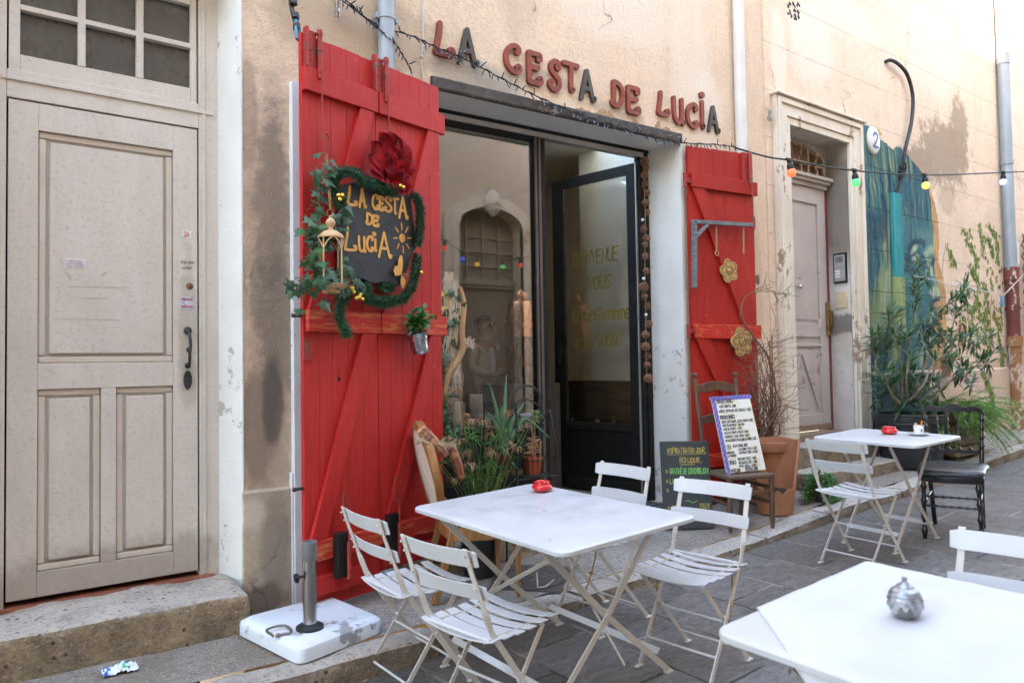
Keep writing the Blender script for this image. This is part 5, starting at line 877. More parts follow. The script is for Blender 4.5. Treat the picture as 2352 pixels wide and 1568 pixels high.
ik = Ink((-.055, -.034, -.075), (1, 0, 0), (0, 0, 1), .001); [ik.stroke([(a * .028, c * .026) for a, c in s_], .026) for s_ in sign_strokes('2')]; ik.b.build('number', M('enamel_blue', (.06, .09, .33), rough=.25), t)
t = thing('entry_phone', 'grey entry phone panel on the door reveal by the mural', 'intercom', (7.36, -.06, 2.5)); IX0, IX1 = 7.215, 7.455
t = t
EX = DX1 - .0045   # it hangs on the reveal, facing the doorway
b = MB(); b.box((EX - .02, .015, 2.34), (EX, .165, 2.665)); t.matrix_basis = Matrix.Translation((EX, .09, 2.34)); b.build('back_plate', blk, t, world=True, bevel=.004)
b = MB(); b.box((EX - .028, .03, 2.36), (EX - .0201, .15, 2.645)); f_ = b.build('face_plate', M('alu_panel', (.42, .42, .42), (.36, .36, .36), .4, .4), t, world=True, bevel=.002)
b = MB(); [b.box((EX - .0288, .045, 2.565 + .009 * i), (EX - .0281, .135, 2.569 + .009 * i)) for i in range(7)]; b.build('speaker_slot', blk, f_, world=True)
b = MB(); [b.box((EX - .0300, .085, 2.40 + .03 * i), (EX - .0281, .14, 2.422 + .03 * i)) for i in range(3)]; b.build('name_card', paper, f_, world=True)
b = MB(); [b.box((EX - .0320, .045, 2.40 + .03 * i), (EX - .0281, .075, 2.422 + .03 * i)) for i in range(3)]; b.build('button', M('alu_strip', (.5, .5, .5)), f_, world=True)
t = thing('door_bell', 'beige square bell push below the entry phone', 'doorbell', (EX, .09, 2.08)); b = MB(); b.box((EX - .018, .02, 2.07), (EX, .16, 2.25)); b.build('plate', M('bell_beige', (.60, .50, .34), (.54, .44, .3), .5), t, world=True, bevel=.006); b = MB(); b.tube([(EX - .024, .09, 2.16), (EX - .0181, .09, 2.16)], .032, 16); b.build('button', M('bell_beige', (.6, .5, .34)), t, world=True, smooth=40, bevel=.002)

# ------------------------------------------------------------------ folding chairs and tables
wsteel = M('white_steel', (.60, .61, .615), (.55, .56, .565), .38, scale=5, bump=.04, chips=(.38, .34, .30), chip_amt=.70, chip_scale=22); wleg = M('cream_steel', (.68, .64, .58), (.60, .56, .50), .42, scale=6, chips=(.38, .3, .22), chip_amt=.70, chip_scale=22)
def make_chair(label, M_):
    t = thing('folding_chair', label, 'chair', group='white folding bistro chairs', M=M_)
    hw = .185
    for s in (-1, 1):
        x = s * hw
        P = [(x * .98, -.232, .815), (x * .98, -.205, .72), (x, -.172, .62), (x, -.150, .555), (x, -.128, .49), (x, -.06, .385), (x, .04, .232), (x, .185, .012)]
        P = smooth_path(P[:5], 4) + [Vector(p) for p in P[5:]]; n = len(P); wd = []
        for i, p in enumerate(P):
            k = min(1, max(0, (.60 - p.z) / .08)); wd.append(Vector((math.cos(k * 1.5708), math.sin(k * 1.5708) * .9, math.sin(k * 1.5708) * .43)))
        b = MB(); b.strip(P, wd, .024, .0065); b.box((x - .011, .172, .0), (x + .011, .215, .008)); b.build('rear_post', wleg, t, bevel=.0015, seg=1)
        xi = s * (hw - .02); b = MB(); b.strip([(xi, .165, .432), (xi, .03, .265), (xi, -.175, .012)], Vector((0, .78, .62)), .022, .006); b.box((xi - .011, -.205, 0), (xi + .011, -.163, .008)); b.build('leg', wleg, t, bevel=.0015, seg=1)
        b = MB(); xr = s * (hw - .035); b.strip([(xr, -.135, .452), (xr, .03, .440), (xr, .19, .446)], Vector((0, 0, 1)), .02, .005); b.build('seat_rail', wleg, t)
        for (yy, zz_) in ((-.226, .79), (-.213, .752), (-.182, .66), (-.172, .62)): b = MB(); b.ball((x * .985, yy - .012, zz_), .0055, 6); b.build('rivet', wsteel, t, smooth=60)
        b = MB(); b.tube([(s * (hw - .03), .018, .263), (s * (hw + .008), .018, .263)], .006, 8); b.build('rivet', wsteel, t, smooth=60)
    for z, y0, h in ((.775, -.226, .068), (.645, -.186, .06)):
        N_ = 14; P = []; W = []
        for i in range(N_ + 1):
            a = -1 + 2 * i / N_; P.append((a * .212, y0 + .010 - .026 * (1 - a * a) + .014, z)); e = 1 - abs(a); W.append(h * (1 if e > .07 else (.82 if e < .02 else .95)))
        b = MB(); b.strip(P, Vector((0, -.28, 1)), W, .005); b.build('back_slat', wsteel, t, bevel=.0012, seg=1)
    for i in range(6):
        yc = -.125 + i * .0645; zc = .455 - .012 * math.sin(math.pi * i / 5) + (.0 if i < 5 else -.003); N_ = 10; P = []; W = []
        for j in range(N_ + 1):
            a = -1 + 2 * j / N_; e = 1 - abs(a); P.append((a * .205, yc, zc + .011 - .020 * (1 - a * a))); W.append(.051 * (1 if e > .07 else (.84 if e < .02 else .95)))
        b = MB(); b.strip(P, Vector((0, 1, .06 * (i - 2.5) * -.4)), W, .0045); b.build('seat_slat', wsteel, t, bevel=.0012, seg=1)
    b = MB()
    b.tube([(-hw, -.138, .462), (hw, -.138, .462)], .0075, 8); b.build('hinge_rod', wsteel, t, smooth=50); b = MB(); b.tube([(-hw + .02, .162, .430), (hw - .02, .162, .430)], .007, 8)
    b.build('hinge_rod', wsteel, t, smooth=50)
    for (y, z, w) in ((.118, .115, hw), (-.125, .075, hw - .02), (.0, .232, hw - .02)):
        b = MB(); b.tube([(-w, y, z), (w, y, z)], .0058, 8); b.build('stretcher', wsteel, t, smooth=50)
    return t
def cmat(x, y, heading, tilt=0): return Matrix.Translation((x, y, zs(x) + .001)) @ Matrix.Rotation(-TILT, 4, 'Y') @ Matrix.Rotation(heading - math.pi / 2, 4, 'Z')
def place_chair(first, x, y, head, label): # x, y of the back's top
    d = Vector((math.cos(head), math.sin(head))); mx = cmat(x + d.x * .225, y + d.y * .225, head)
    if first is None: return make_chair(label, mx)
    c = copy_tree(first); c.matrix_basis = mx; c['label'] = label; return c
ch0 = place_chair(None, 1.385, -1.75, R(9), 'white folding chair with its back to the camera, nearest the viewer at the large table')
place_chair(ch0, 1.40, -1.085, R(1), 'white folding chair by the parasol base, on the left side of the large table')
place_chair(ch0, 2.915, -1.81, R(187), 'white folding chair with straw ties, right of the large table')
place_chair(ch0, 2.99, -1.13, R(181), 'white folding chair behind the large table, in front of the open door')
place_chair(ch0, 4.385, -1.585, R(-3), 'white folding chair at the small table with the coffee cup')
place_chair(ch0, 2.775, -3.16, R(183), 'white folding chair cut off at the right edge of the photo')
def rrect(w, h, r, n=5):
    out = []
    for cx_, cy_, a in ((w / 2 - r, h / 2 - r, 0), (-w / 2 + r, h / 2 - r, 90), (-w / 2 + r, -h / 2 + r, 180), (w / 2 - r, -h / 2 + r, 270)):
        out += [(cx_ + r * math.cos(R(a + 90 * i / n)), cy_ + r * math.sin(R(a + 90 * i / n))) for i in range(n + 1)]
    return out
def make_table(label, x, y, w, l, rz=0, hole=True):
    t = thing('folding_table', label, 'table', group=None, M=Matrix.Translation((x, y, zs(x) + .001)) @ Matrix.Rotation(-TILT, 4, 'Y') @ Matrix.Rotation(rz, 4, 'Z')); H = .74
    b = MB(); rings = [(0, H - .020), (-.0, H - .006), (.003, H - .002), (.009, H)]; n = len(rrect(w, l, .055))
    vs = []
    for e, z in rings: vs += [(p[0], p[1], z) for p in rrect(w - 2 * e, l - 2 * e, .055 - e)]
    fs = [tuple(range(n))[::-1], tuple((len(rings) - 1) * n + i for i in range(n))]
    for k in range(len(rings) - 1): fs += [(k * n + i, k * n + (i + 1) % n, (k + 1) * n + (i + 1) % n, (k + 1) * n + i) for i in range(n)]
    b.add(vs, fs); b.build('table_top', wsteel, t, smooth=35)
    if hole:
        b = MB(); b.lathe([(.019, .0), (.021, .0012), (.023, 0)], (0, 0, H + .0003), 18); b.mi = 1; b.lathe([(.0001, 0), (.019, 0)], (0, 0, H + .0006), 18); b.build('parasol_hole', [wsteel, M('hole_grey', (.35, .35, .36))], t, smooth=40)
    fxx, top = w / 2 - .055, H - .03
    for sy in (-1, 1):
        yy = sy * (l / 2 - .2)
        for i, s in enumerate((-1, 1)):
            o = .007 * (1 if i else -1); b = MB(); b.strip([(-s * fxx, yy + o, top), (0, yy + o, top * .5 + .0), (s * (fxx + .03), yy + o, .012)], Vector((s * .7, 0, .7)), .027, .008); xx = s * (fxx + .03); b.box((xx - .018, yy + o - .013, 0), (xx + .026, yy + o + .013, .008)); b.build('leg', wleg, t, bevel=.0015, seg=1)
        b = MB(); b.tube([(0, yy - .018, top * .5), (0, yy + .018, top * .5)], .01, 8); b.build('pivot_bolt', wsteel, t, smooth=50)
        b = MB(); b.bar((-fxx - .01, yy, top + .006), (fxx + .01, yy, top + .006), .025, .012); b.build('top_rail', wleg, t)
    for s in (-1, 1):
        b = MB(); xx = s * (fxx - .03); b.strip([(xx, -l / 2 + .2, .115), (xx, l / 2 - .2, .115)], Vector((.7, 0, .7)), .03, .005); b.build('stretcher', wsteel, t)
    if l > 1:
        b = MB(); b.strip([(-fxx + .02, -l / 2 + .09, top), (.0, -l / 2 + .28, .36), (.09, -l / 2 + .20, .12)], Vector((.7, .7, 0)), .018, .006); b.build('brace', wleg, t)
        b = MB(); b.strip([(.16, -l / 2 + .16, top), (-.02, 0, .5), (-.2, l / 2 - .28, .30)], Vector((.7, -.7, 0)), .02, .006); b.tube([(-.05, .02, .46), (-.05, .02, .39), (-.02, .0, .39), (.02, -.02, .42)], .004, 6); b.build('brace', wleg, t)
    return t
T1 = make_table('large white folding table with a parasol hole and a red ashtray', 2.165, -1.43, .78, 1.17)
T2 = make_table('small white folding table with coffee cup, between white and black chairs', 5.215, -1.49, .60, .77, R(-4), False)
T3 = make_table('white table in the foreground under a white cloth with a silver lamp', 1.985, -3.235, .78, .80, R(0), False)
# straw ties on two chairs
straw = M('straw', (.45, .27, .10), (.35, .2, .07), .8, scale=30)
def tie(pts, label):
    b = MB(); P = smooth_path(pts, 4); b.strip(P, Vector((.6, .5, .2)), .012, .002); b.strip([p + Vector((.008, .004, 0)) for p in P[:-3]], Vector((.2, .8, .2)), .008, .002); b.tube([P[len(P) // 3] + Vector((.014 * math.cos(a), .014 * math.sin(a), .0)) for a in (0, 1.6, 3.1, 4.7)], .004, 5, True); tag(b.build('straw_tie', straw), label, 'straw tie', 'straw ties on the chairs')
tie([(2.74, -2.012, .565), (2.715, -2.02, .43), (2.70, -2.015, .30), (2.72, -2.03, .10)], 'straw tie hanging beside the right leg of the chair right of the large table'); tie([(2.69, -1.60, .55), (2.70, -1.59, .42), (2.68, -1.59, .25), (2.67, -1.60, .17)], 'straw tie under the seat of the chair right of the large table'); tie([(2.60, -1.27, .55), (2.55, -1.28, .44), (2.5, -1.28, .34), (2.49, -1.28, .26)], 'straw tie hanging from the chair behind the large table')
# red ashtrays
red_cer = M('red_ceramic', (.62, .012, .010), (.55, .010, .008), .12, coat=.5)
def ashtray(x, y, z, label):
    t = thing('ashtray', label, 'ashtray', (x, y, z), group='red ceramic ashtrays'); b = MB()
    def fn(s, q):
        a = 6.2832 * s; k = 1 - .10 * (1 if q > .62 else 0) * max(0, math.cos(3 * a)) ** 14
        prof = [(.001, .002), (.036, .002), (.052, .012), (.056, .024), (.050, .036), (.041, .041), (.040, .047), (.044, .052), (.040, .055), (.034, .051), (.032, .04), (.036, .02), (.001, .014)]
        f = q * (len(prof) - 1); i = min(int(f), len(prof) - 2); f -= i; r = prof[i][0] * (1 - f) + prof[i + 1][0] * f; z_ = prof[i][1] * (1 - f) + prof[i + 1][1] * f
        if z_ > .042: z_ -= .012 * max(0, math.cos(3 * a + .6)) ** 16
        return Vector((r * math.cos(a), r * math.sin(a), z_))
    b.grid(fn, 48, 36); b.build('ashtray_bowl', red_cer, t, smooth=180)
def tz(x): return zs(x) + .7425
ashtray(2.40, -1.075, tz(2.40), 'red ashtray on the large table'); ashtray(5.29, -1.47, tz(5.29), 'red ashtray beside the coffee cup')
porc = M('porcelain', (.78, .78, .77), (.74, .74, .73), .15, coat=.3)
CXY = (5.33, -1.655); t = thing('saucer', 'white saucer under the coffee cup', 'saucer', (*CXY, tz(CXY[0]))); b = MB(); b.lathe([(.001, .002), (.035, .002), (.04, .004), (.068, .014), (.070, .016), (.066, .017), (.036, .008), (.001, .007)], (0, 0, 0), 28); b.build('dish', porc, t, smooth=60)
t = thing('coffee_cup', 'white espresso cup holding an orange sugar stick on the small table', 'cup', (*CXY, tz(CXY[0]) + .0085)); b = MB(); b.lathe([(.001, .0), (.026, 0), (.029, .004), (.033, .062), (.031, .062), (.027, .006), (.001, .006)], (0, 0, 0), 24); b.build('cup_body', porc, t, smooth=50)
b = MB(); b.tube(smooth_path([(-.020, -.024, .05), (-.030, -.042, .045), (-.030, -.042, .022), (-.020, -.022, .016)], 4), .004, 6); b.build('handle', porc, t, smooth=60); b = MB(); b.prism([(-.006, 0), (.008, 0), (.008, .02), (.002, .022), (-.006, .017)], (-.018, -.0295, .016), (.8, -.6, 0), (0, 0, 1), (-.0005, -.001, 0)); b.build('printed_mark', ink_black, t)
for p, q, m in (((-.01, 0, .01), (-.03, .004, .078), M('wafer', (.75, .6, .42))), ((.005, -.002, .01), (.03, -.012, .092), M('orange_paper', (.85, .22, .03))), ((0, .01, .01), (-.012, .012, .075), paper)):
    b = MB(); b.bar(p, q, .014, .004); b.build('sugar_stick', m, t)
# cloth and lamp on the foreground table
cl = N('cloth_white'); P = cl.coord(world=True); cl.set(cl.mix(cl.ramp(cl.noise(P, 3, 4), [(.4, 0), (.7, 1)]), (.60, .61, .63), (.54, .55, .58)), .85, 0, cl.bump(cl.noise(P, 7, 4, .5), .25, .02, cl.bump(cl.noise(P, 500, 2), .1, .001)), .2)
CN3 = (1.985, -3.235); ce = R(49); CSZ = .92; ca, cs = math.cos(ce), math.sin(ce); cc_ = Vector((1.770, -2.836)) + Vector((ca, cs)) * -.03 + Vector((cs, -ca)) * .46 + Vector((-ca, -cs)) * .0 + Vector((ca, cs)) * -.0
def cloth_fn(s, q):
    u, v = (s - .5) * CSZ, (q - .5) * CSZ; x = cc_.x + u * ca - v * cs; y = cc_.y + u * cs + v * ca
    dx = max(0, abs(x - CN3[0]) - .392); dy = max(0, abs(y - CN3[1]) - .402); over = math.hypot(dx, dy); z = zs(x) + .7428
    if over > 0:
        lim = .014; k = min(over, lim); sx = math.copysign(1, x - CN3[0]); sy = math.copysign(1, y - CN3[1]); nx, ny = dx / over, dy / over
        w = .010 * math.sin((x * ny - y * nx) * 26 + u * 9) * min(1, over / .08)
        x = (x - sx * dx) + sx * nx * (k + .22 * max(0, over - lim) + w); y = (y - sy * dy) + sy * ny * (k + .22 * max(0, over - lim) + w); z = zs(x) + .7428 - max(0, over - lim * .6) * .96
    else: z += .0012 * (1 + mn.noise(Vector((x * 9, y * 9, 0))))
    return Vector((x, y, z))
b = MB(); b.grid(cloth_fn, 70, 70); o = b.build('tablecloth', cl.m, smooth=180); tag(o, 'white cloth laid askew over the foreground table', 'tablecloth')
md = o.modifiers.new('solid', 'SOLIDIFY'); md.thickness = .0012; md.offset = 1
LX, LY = 1.985, -3.14; lz = zs(LX) + .7475
t = thing('candle_holder', 'silver and glass candle lantern on the white tablecloth', 'candle holder', (LX, LY, lz)); silver = M('antique_silver', (.52, .54, .57), (.20, .21, .23), .42, .75, scale=60, bump=.2, bscale=60)
gl2 = M('lamp_glass', (.85, .87, .88), (.8, .82, .83), .06); gl2.node_tree.nodes['Principled BSDF'].inputs['Transmission Weight'].default_value = .85
b = MB(); b.lathe([(.001, .001), (.024, .001), (.036, .012), (.0415, .028), (.038, .044), (.0365, .044), (.040, .028), (.035, .013), (.023, .003), (.001, .003)], (0, 0, 0), 28); b.build('glass_bowl', gl2, t, smooth=60)
b = MB(); b.lathe([(.0425, .044), (.044, .048), (.040, .056), (.041, .060), (.036, .066), (.034, .071), (.022, .078), (.021, .082), (.012, .088), (.006, .094), (.007, .104), (.0045, .106), (.001, .106)], (0, 0, 0), 32); b.lathe([(.042, .0440), (.0425, .036)], (0, 0, 0), 32); b.build('lid', silver, t, smooth=35)
b = MB()
for i in range(14):
    a = 6.2832 * i / 14; M_ = Matrix.Rotation(a, 4, 'Z'); b.add([M_ @ Vector(p) for p in ((.0432, -.0085, .037), (.0432, .0085, .037), (.0438, .006, .030), (.0432, 0, .0225), (.0438, -.006, .030))], [(0, 1, 2, 3, 4)])
b.build('fringe', silver, t); b = MB(); b.lathe([(.001, .0035), (.019, .0035), (.019, .016), (.001, .016)], (0, 0, 0), 16); b.build('candle', M('wax', (.75, .7, .6), rough=.5), t, smooth=40)

# ------------------------------------------------------------------ black ballroom chair
blk_gloss = M('black_lacquer', (.008, .008, .009), (.014, .013, .013), .14, scale=6, chips=(.28, .24, .2), chip_amt=.735, chip_scale=26, coat=.4); vinyl = M('grey_vinyl', (.055, .06, .066), (.045, .05, .056), .32, bump=.1, bscale=120)
bh = R(198)   # heading: it looks back down the street towards the small table
def turned(mb, p, q, r, rings=5, seg=10):
    p, q = Vector(p), Vector(q); pts = []; rad = []; nn = rings * 6
    for i in range(nn + 1):
        f = i / nn; pts.append(p.lerp(q, f)); k = (f * rings) % 1; rad.append(r * (1 - .22 * f if False else 1) * (.72 + .28 * math.sin(math.pi * k) ** 2 + (.25 if abs(k - .5) < .1 else 0)))
    mb.tube(pts, rad, seg)
def black_chair():
    bx, by = 5.66, -1.735
    t = thing('ballroom_chair', 'glossy black ballroom chair with grey seat pad at the small table', 'chair', M=Matrix.Translation((bx, by, zs(bx) + .001)) @ Matrix.Rotation(-TILT, 4, 'Y') @ Matrix.Rotation(bh - math.pi / 2, 4, 'Z'))
    for s in (-1, 1):
        b = MB(); turned(b, (s * .165, .17, .42), (s * .172, .195, .0), .018, 4); b.build('leg', blk_gloss, t, smooth=50)
        b = MB(); b.tube(smooth_path([(s * .155, -.27, 0), (s * .16, -.215, .25), (s * .17, -.195, .45), (s * .175, -.205, .58)], 4), .0165, 10); turned(b, (s * .175, -.205, .58), (s * .185, -.255, .84), .0165, 4); b.build('rear_post', blk_gloss, t, smooth=50)
    b = MB(); N_ = 28; outer = []; inner = []
    W = .205
    topz = lambda x: .885 + .022 * math.cos(x / W * 1.57) ** 2 + .010 * math.cos(x / W * 9.4) if abs(x) < W else .85
    pts = [(-W, .83)] + [(-W + 2 * W * i / N_, (topz(-W + 2 * W * i / N_) - (.018 if i in (0, N_) else 0))) for i in range(N_ + 1)] + [(W, .83)]
    arc = []
    for k in range(5):
        c = .143 - k * .0715
        arc += [(c + .0305, .815)] + [(c + .0305 * math.cos(R(a)), .838 + .022 * math.sin(R(a))) for a in range(0, 181, 30)] + [(c - .0305, .815)]
    b.prism(pts + arc, (0, -.27, 0), (1, 0, 0), (0, 0, 1), (0, .024, 0)); b.build('top_rail', blk_gloss, t, bevel=.005)
    for k in range(4):
        c = .1072 - k * .0715; b = MB(); turned(b, (c * .98, -.258, .822), (c * .8, -.218, .60), .0075, 4, 8); b.build('spindle', blk_gloss, t, smooth=50)
    b = MB(); pts = [(-.17, .555), (.17, .555), (.17, .60)]
    for k in range(5):
        c = .136 - k * .068; pts += [(c + .026, .603)] + [(c + .026 * math.cos(R(a)), .600 - .022 * math.sin(R(a))) for a in range(0, 181, 30)]
    b.prism(pts + [(-.17, .60)], (0, -.222, 0), (1, 0, 0), (0, 0, 1), (0, .022, 0)); b.build('lower_rail', blk_gloss, t, bevel=.004)
    seat = [(-.185, -.20), (.185, -.20), (.205, .0), (.20, .17), (.14, .215), (0, .225), (-.14, .215), (-.20, .17), (-.205, 0)]
    b = MB(); b.prism(seat, (0, 0, .405), (1, 0, 0), (0, 1, 0), (0, 0, .045)); b.build('seat_frame', blk_gloss, t, bevel=.008)
    b = MB(); sm = [(q.x, q.y) for q in smooth_path([(a, c, 0) for a, c in seat], 5, True)]; n = len(sm); vs = []
    for k, z in ((.985, .451), (1.01, .465), (.99, .482), (.9, .494), (.6, .503), (.2, .506)): vs += [(a * k, c * k, z) for a, c in sm]
    b.add(vs, [(r * n + i, r * n + (i + 1) % n, (r + 1) * n + (i + 1) % n, (r + 1) * n + i) for r in range(5) for i in range(n)] + [tuple(5 * n + i for i in range(n))]); b.build('seat_pad', vinyl, t, smooth=180)
    for (p, q) in (((-.165, .18, .30), (.165, .18, .30)), ((-.165, .187, .235), (.165, .187, .235)), ((-.165, .18, .26), (-.16, -.215, .26)), ((.165, .18, .26), (.16, -.215, .26))):
        b = MB(); turned(b, p, q, .0085, 7, 8); b.build('stretcher', blk_gloss, t, smooth=50)
black_chair()

# ------------------------------------------------------------------ things hung on the left shutter
CD = lambda x, y: crop(x, y, (1150, 560), 1.823)
board_m = M('board_black', (.022, .022, .026), (.035, .034, .038), .6, scale=8, bump=.5, bscale=90)
kb = .075
out = [shp(*CD(*p), kb) for p in ((385, 330), (520, 300), (640, 335), (760, 350), (872, 358), (905, 470), (925, 640), (938, 790), (900, 850), (880, 930), (845, 1000), (815, 1068), (775, 1048), (700, 1032), (640, 1044), (590, 1035), (560, 1015), (500, 1000), (430, 1010), (385, 985), (372, 800), (370, 560))]
t = thing('signboard', 'black signboard with gold shop name, sun and butterfly inside the green garland', 'signboard', M=Matrix.Translation(sp(.55, 2.2, 0)))
b = MB(); b.prism(out, SL + sn * (kb - .018), su, (0, 0, 1), sn * .018); b.build('board', board_m, t, world=True, bevel=.003)
gold_y = M('sign_gold', (.72, .38, .085), (.62, .30, .06), .5, scale=14, bump=.3)
ik = Ink(SL + sn * kb, su, (0, 0, 1), .0005); assert ik.n.dot(sn) > 0
for ch, x0, y0, x1, y1 in (('L', 425, 335, 510, 485), ('A', 512, 350, 575, 500), ('C', 605, 393, 668, 512), ('E', 660, 408, 705, 522), ('S', 697, 408, 762, 530), ('T', 745, 415, 812, 545), ('A', 800, 410, 880, 580), ('D', 565, 528, 622, 625), ('E', 614, 545, 668, 636), ('L', 405, 635, 505, 815), ('U', 508, 700, 574, 822), ('C', 565, 695, 628, 818), ('I', 620, 715, 652, 818), ('A', 650, 670, 760, 865)):
    a0, _ = shp(*CD(x0 + 8, (y0 + y1) / 2), kb); a1, _ = shp(*CD(x1 - 8, (y0 + y1) / 2), kb); _, h1 = shp(*CD((x0 + x1) / 2, y0 + 8), kb); _, h0 = shp(*CD((x0 + x1) / 2, y1 - 8), kb)
    ss = sign_strokes(ch); wm = max(p[0] for s_ in ss for p in s_); hm = 6
    for s_ in ss: ik.stroke([(a0 + p[0] / wm * (a1 - a0), h0 + p[1] / (4.7 if ch == 'I' else 6) * (h1 - h0)) for p in s_], .0165, .004)
a0, h0 = shp(*CD(629, 686), kb); ik.stroke([(a0 - .002, h0), (a0 + .002, h0)], .028, .004)
ik.b.build('lettering', gold_y, t, world=True)
ik = Ink(SL + sn * kb, su, (0, 0, 1), .0005); a0, h0 = shp(*CD(836, 715), kb); ik.arc(a0, h0, .012, .015, .024)
for i in range(8): c_, s_ = math.cos(i * .785 + .1), math.sin(i * .785 + .1); ik.stroke([(a0 + c_ * .042, h0 + s_ * .05), (a0 + c_ * .068, h0 + s_ * .088)], .008, .003)
ik.b.build('sun_emblem', gold_y, t, world=True)
bp = shp(*CD(818, 985), kb); b = MB()
wing = [(0, 0), (-.05, -.012), (-.062, .02), (-.05, .048), (-.028, .05), (-.022, .09), (-.008, .118), (.006, .115), (.012, .08), (.008, .03)]; o3 = SL + sn * (kb + .012) + su * bp[0] + Vector((0, 0, bp[1])); b.prism(wing, o3, su, (0, 0, 1), sn * .006); b.prism([(0, 0), (.012, -.005), (.03, -.03), (.03, -.062), (.012, -.085), (-.004, -.07), (-.006, -.03)], o3 + sn * .0005, su, (0, 0, 1), sn * .006); b.build('butterfly', gold_y, t, world=True, bevel=.002)
b = MB(); [b.tube([o3 + su * x + sn * .01 + Vector((0, 0, z)) for x, z in ((-.012, .008), (.03, .004))], .003, 5) for z in (0,)]; [b.tube([o3 + su * .028 + sn * .01, o3 + su * (.05 + .01 * i) + sn * .016 + Vector((0, 0, .02 - .02 * i))], .0022, 4) for i in range(3)]; b.build('raffia', straw, t, world=True)
# garland
gar_g = M('garland_green', (.060, .185, .075), (.030, .11, .045), .5, scale=30); gar_d = M('garland_dark', (.014, .05, .022), rough=.6)
def garland(mb, path, rad, dens, rg):
    P = smooth_path(path, 8); mb.mi = 1; mb.tube(P, rad * .42, 7)
    for p, q in zip(P, P[1:]):
        L = (q - p).length; d = (q - p).normalized(); a = d.orthogonal().normalized(); c = d.cross(a)
        for i in range(int(L * dens)):
            th_ = rg.uniform(0, 6.283); dr = (a * math.cos(th_) + c * math.sin(th_)) + d * rg.uniform(-.5, .5); o = p.lerp(q, rg.random()); ln = rad * rg.uniform(.65, 1.1); e = o + dr.normalized() * ln + Vector((0, 0, -.15 * ln)); w = d.cross(dr).normalized() * .0042; w2 = Vector((w.y, w.z, w.x))
            mb.mi = 0 if rg.random() < .75 else 1
            mb.add([o - w, o + w, e], [(0, 1, 2)]); mb.add([o - w2, o + w2, e], [(0, 1, 2)])
def gp(x, y, k=.10): a, h = shp(*CD(x, y), k); return sp(a, h, k)
t = thing('garland', 'green tinsel garland with golden balls looped round the signboard', 'garland', M=Matrix.Translation(sp(.55, 2.5, 0))); rg = random.Random(8); b = MB()
for pa in ([(410, 440, .1), (375, 400, .1), (330, 380, .09), (340, 310, .1), (370, 240, .1), (440, 225, .11), (500, 245, .12), (560, 295, .12), (640, 310, .12), (720, 350, .12), (790, 372, .11)], [(905, 400, .09), (945, 420, .1), (965, 500, .1), (965, 600, .1), (955, 700, .1), (945, 770, .09)], [(945, 840, .09), (935, 910, .1), (925, 990, .11), (900, 1070, .11), (840, 1150, .1), (760, 1170, .09), (690, 1175, .09), (620, 1165, .09), (560, 1135, .10), (510, 1080, .1)], [(560, 1040, .06), (590, 1090, .06), (560, 1100, .07)], [(680, 1050, .06), (740, 1070, .06), (760, 1060, .06)],
           [(440, 1110, .1), (400, 1160, .11), (375, 1230, .11), (385, 1310, .11), (420, 1370, .11), (430, 1430, .1)], [(400, 470, .09), (350, 440, .09)]):
    garland(b, [gp(*p) for p in pa], .05, 3600, rg)
b.build('tinsel', [gar_g, gar_d], t, world=True)
for x, y in ((370, 403), (398, 402), (380, 434), (820, 333), (843, 345), (438, 1112), (468, 1086), (482, 1108), (470, 1080), (500, 1152), (530, 1128), (545, 1160), (520, 1145), (975, 965)):
    b = MB(); b.ball(gp(x, y, .15), .0125, 14); b.build('ball', gold, t, world=True, smooth=180)
# red velvet leaf flower
t = thing('velvet_flower', 'dark red velvet leaf ornament above the signboard', 'ornament', M=Matrix.Translation(sp(.6, 2.75, 0))); b = MB(); vel = M('red_velvet', (.30, .004, .010), (.13, .002, .005), .75, scale=14, spec=.2)
base = gp(745, 312, .09); rg = random.Random(6)
def petal(mb, a, L, W, lift, o):
    d = su * math.sin(a) + Vector((0, 0, math.cos(a))); w = su * math.cos(a) - Vector((0, 0, math.sin(a)))
    def fn(s, q):
        u = (s - .5) * 2; wd = W * 1.55 * (math.sin(math.pi * (.07 + .83 * q ** .85)) ** .6) * (1 if q < .97 else .62)
        return o + d * (L * q * (1 - .06 * u * u)) + w * (u * wd) + sn * (lift * .7 * math.sin(2.4 * q) + .02 * abs(u) * math.sin(q * 9 + a * 3) + .018 * u * u)
    mb.grid(fn, 8, 10)
for a, L, W, lf in ((-.05, .30, .062, .03), (.28, .29, .05, .05), (-.36, .29, .055, .055), (-.68, .26, .05, .06), (.62, .25, .042, .06), (-1.0, .22, .045, .065), (.95, .19, .036, .06), (-.2, .2, .05, .075), (.15, .18, .05, .08), (1.5, .12, .035, .07), (-1.35, .17, .04, .07), (2.1, .11, .032, .07), (-1.9, .09, .03, .06)): petal(b, a, L, W, lf, base)
b.build('velvet_leaf', vel, t, world=True, smooth=180)
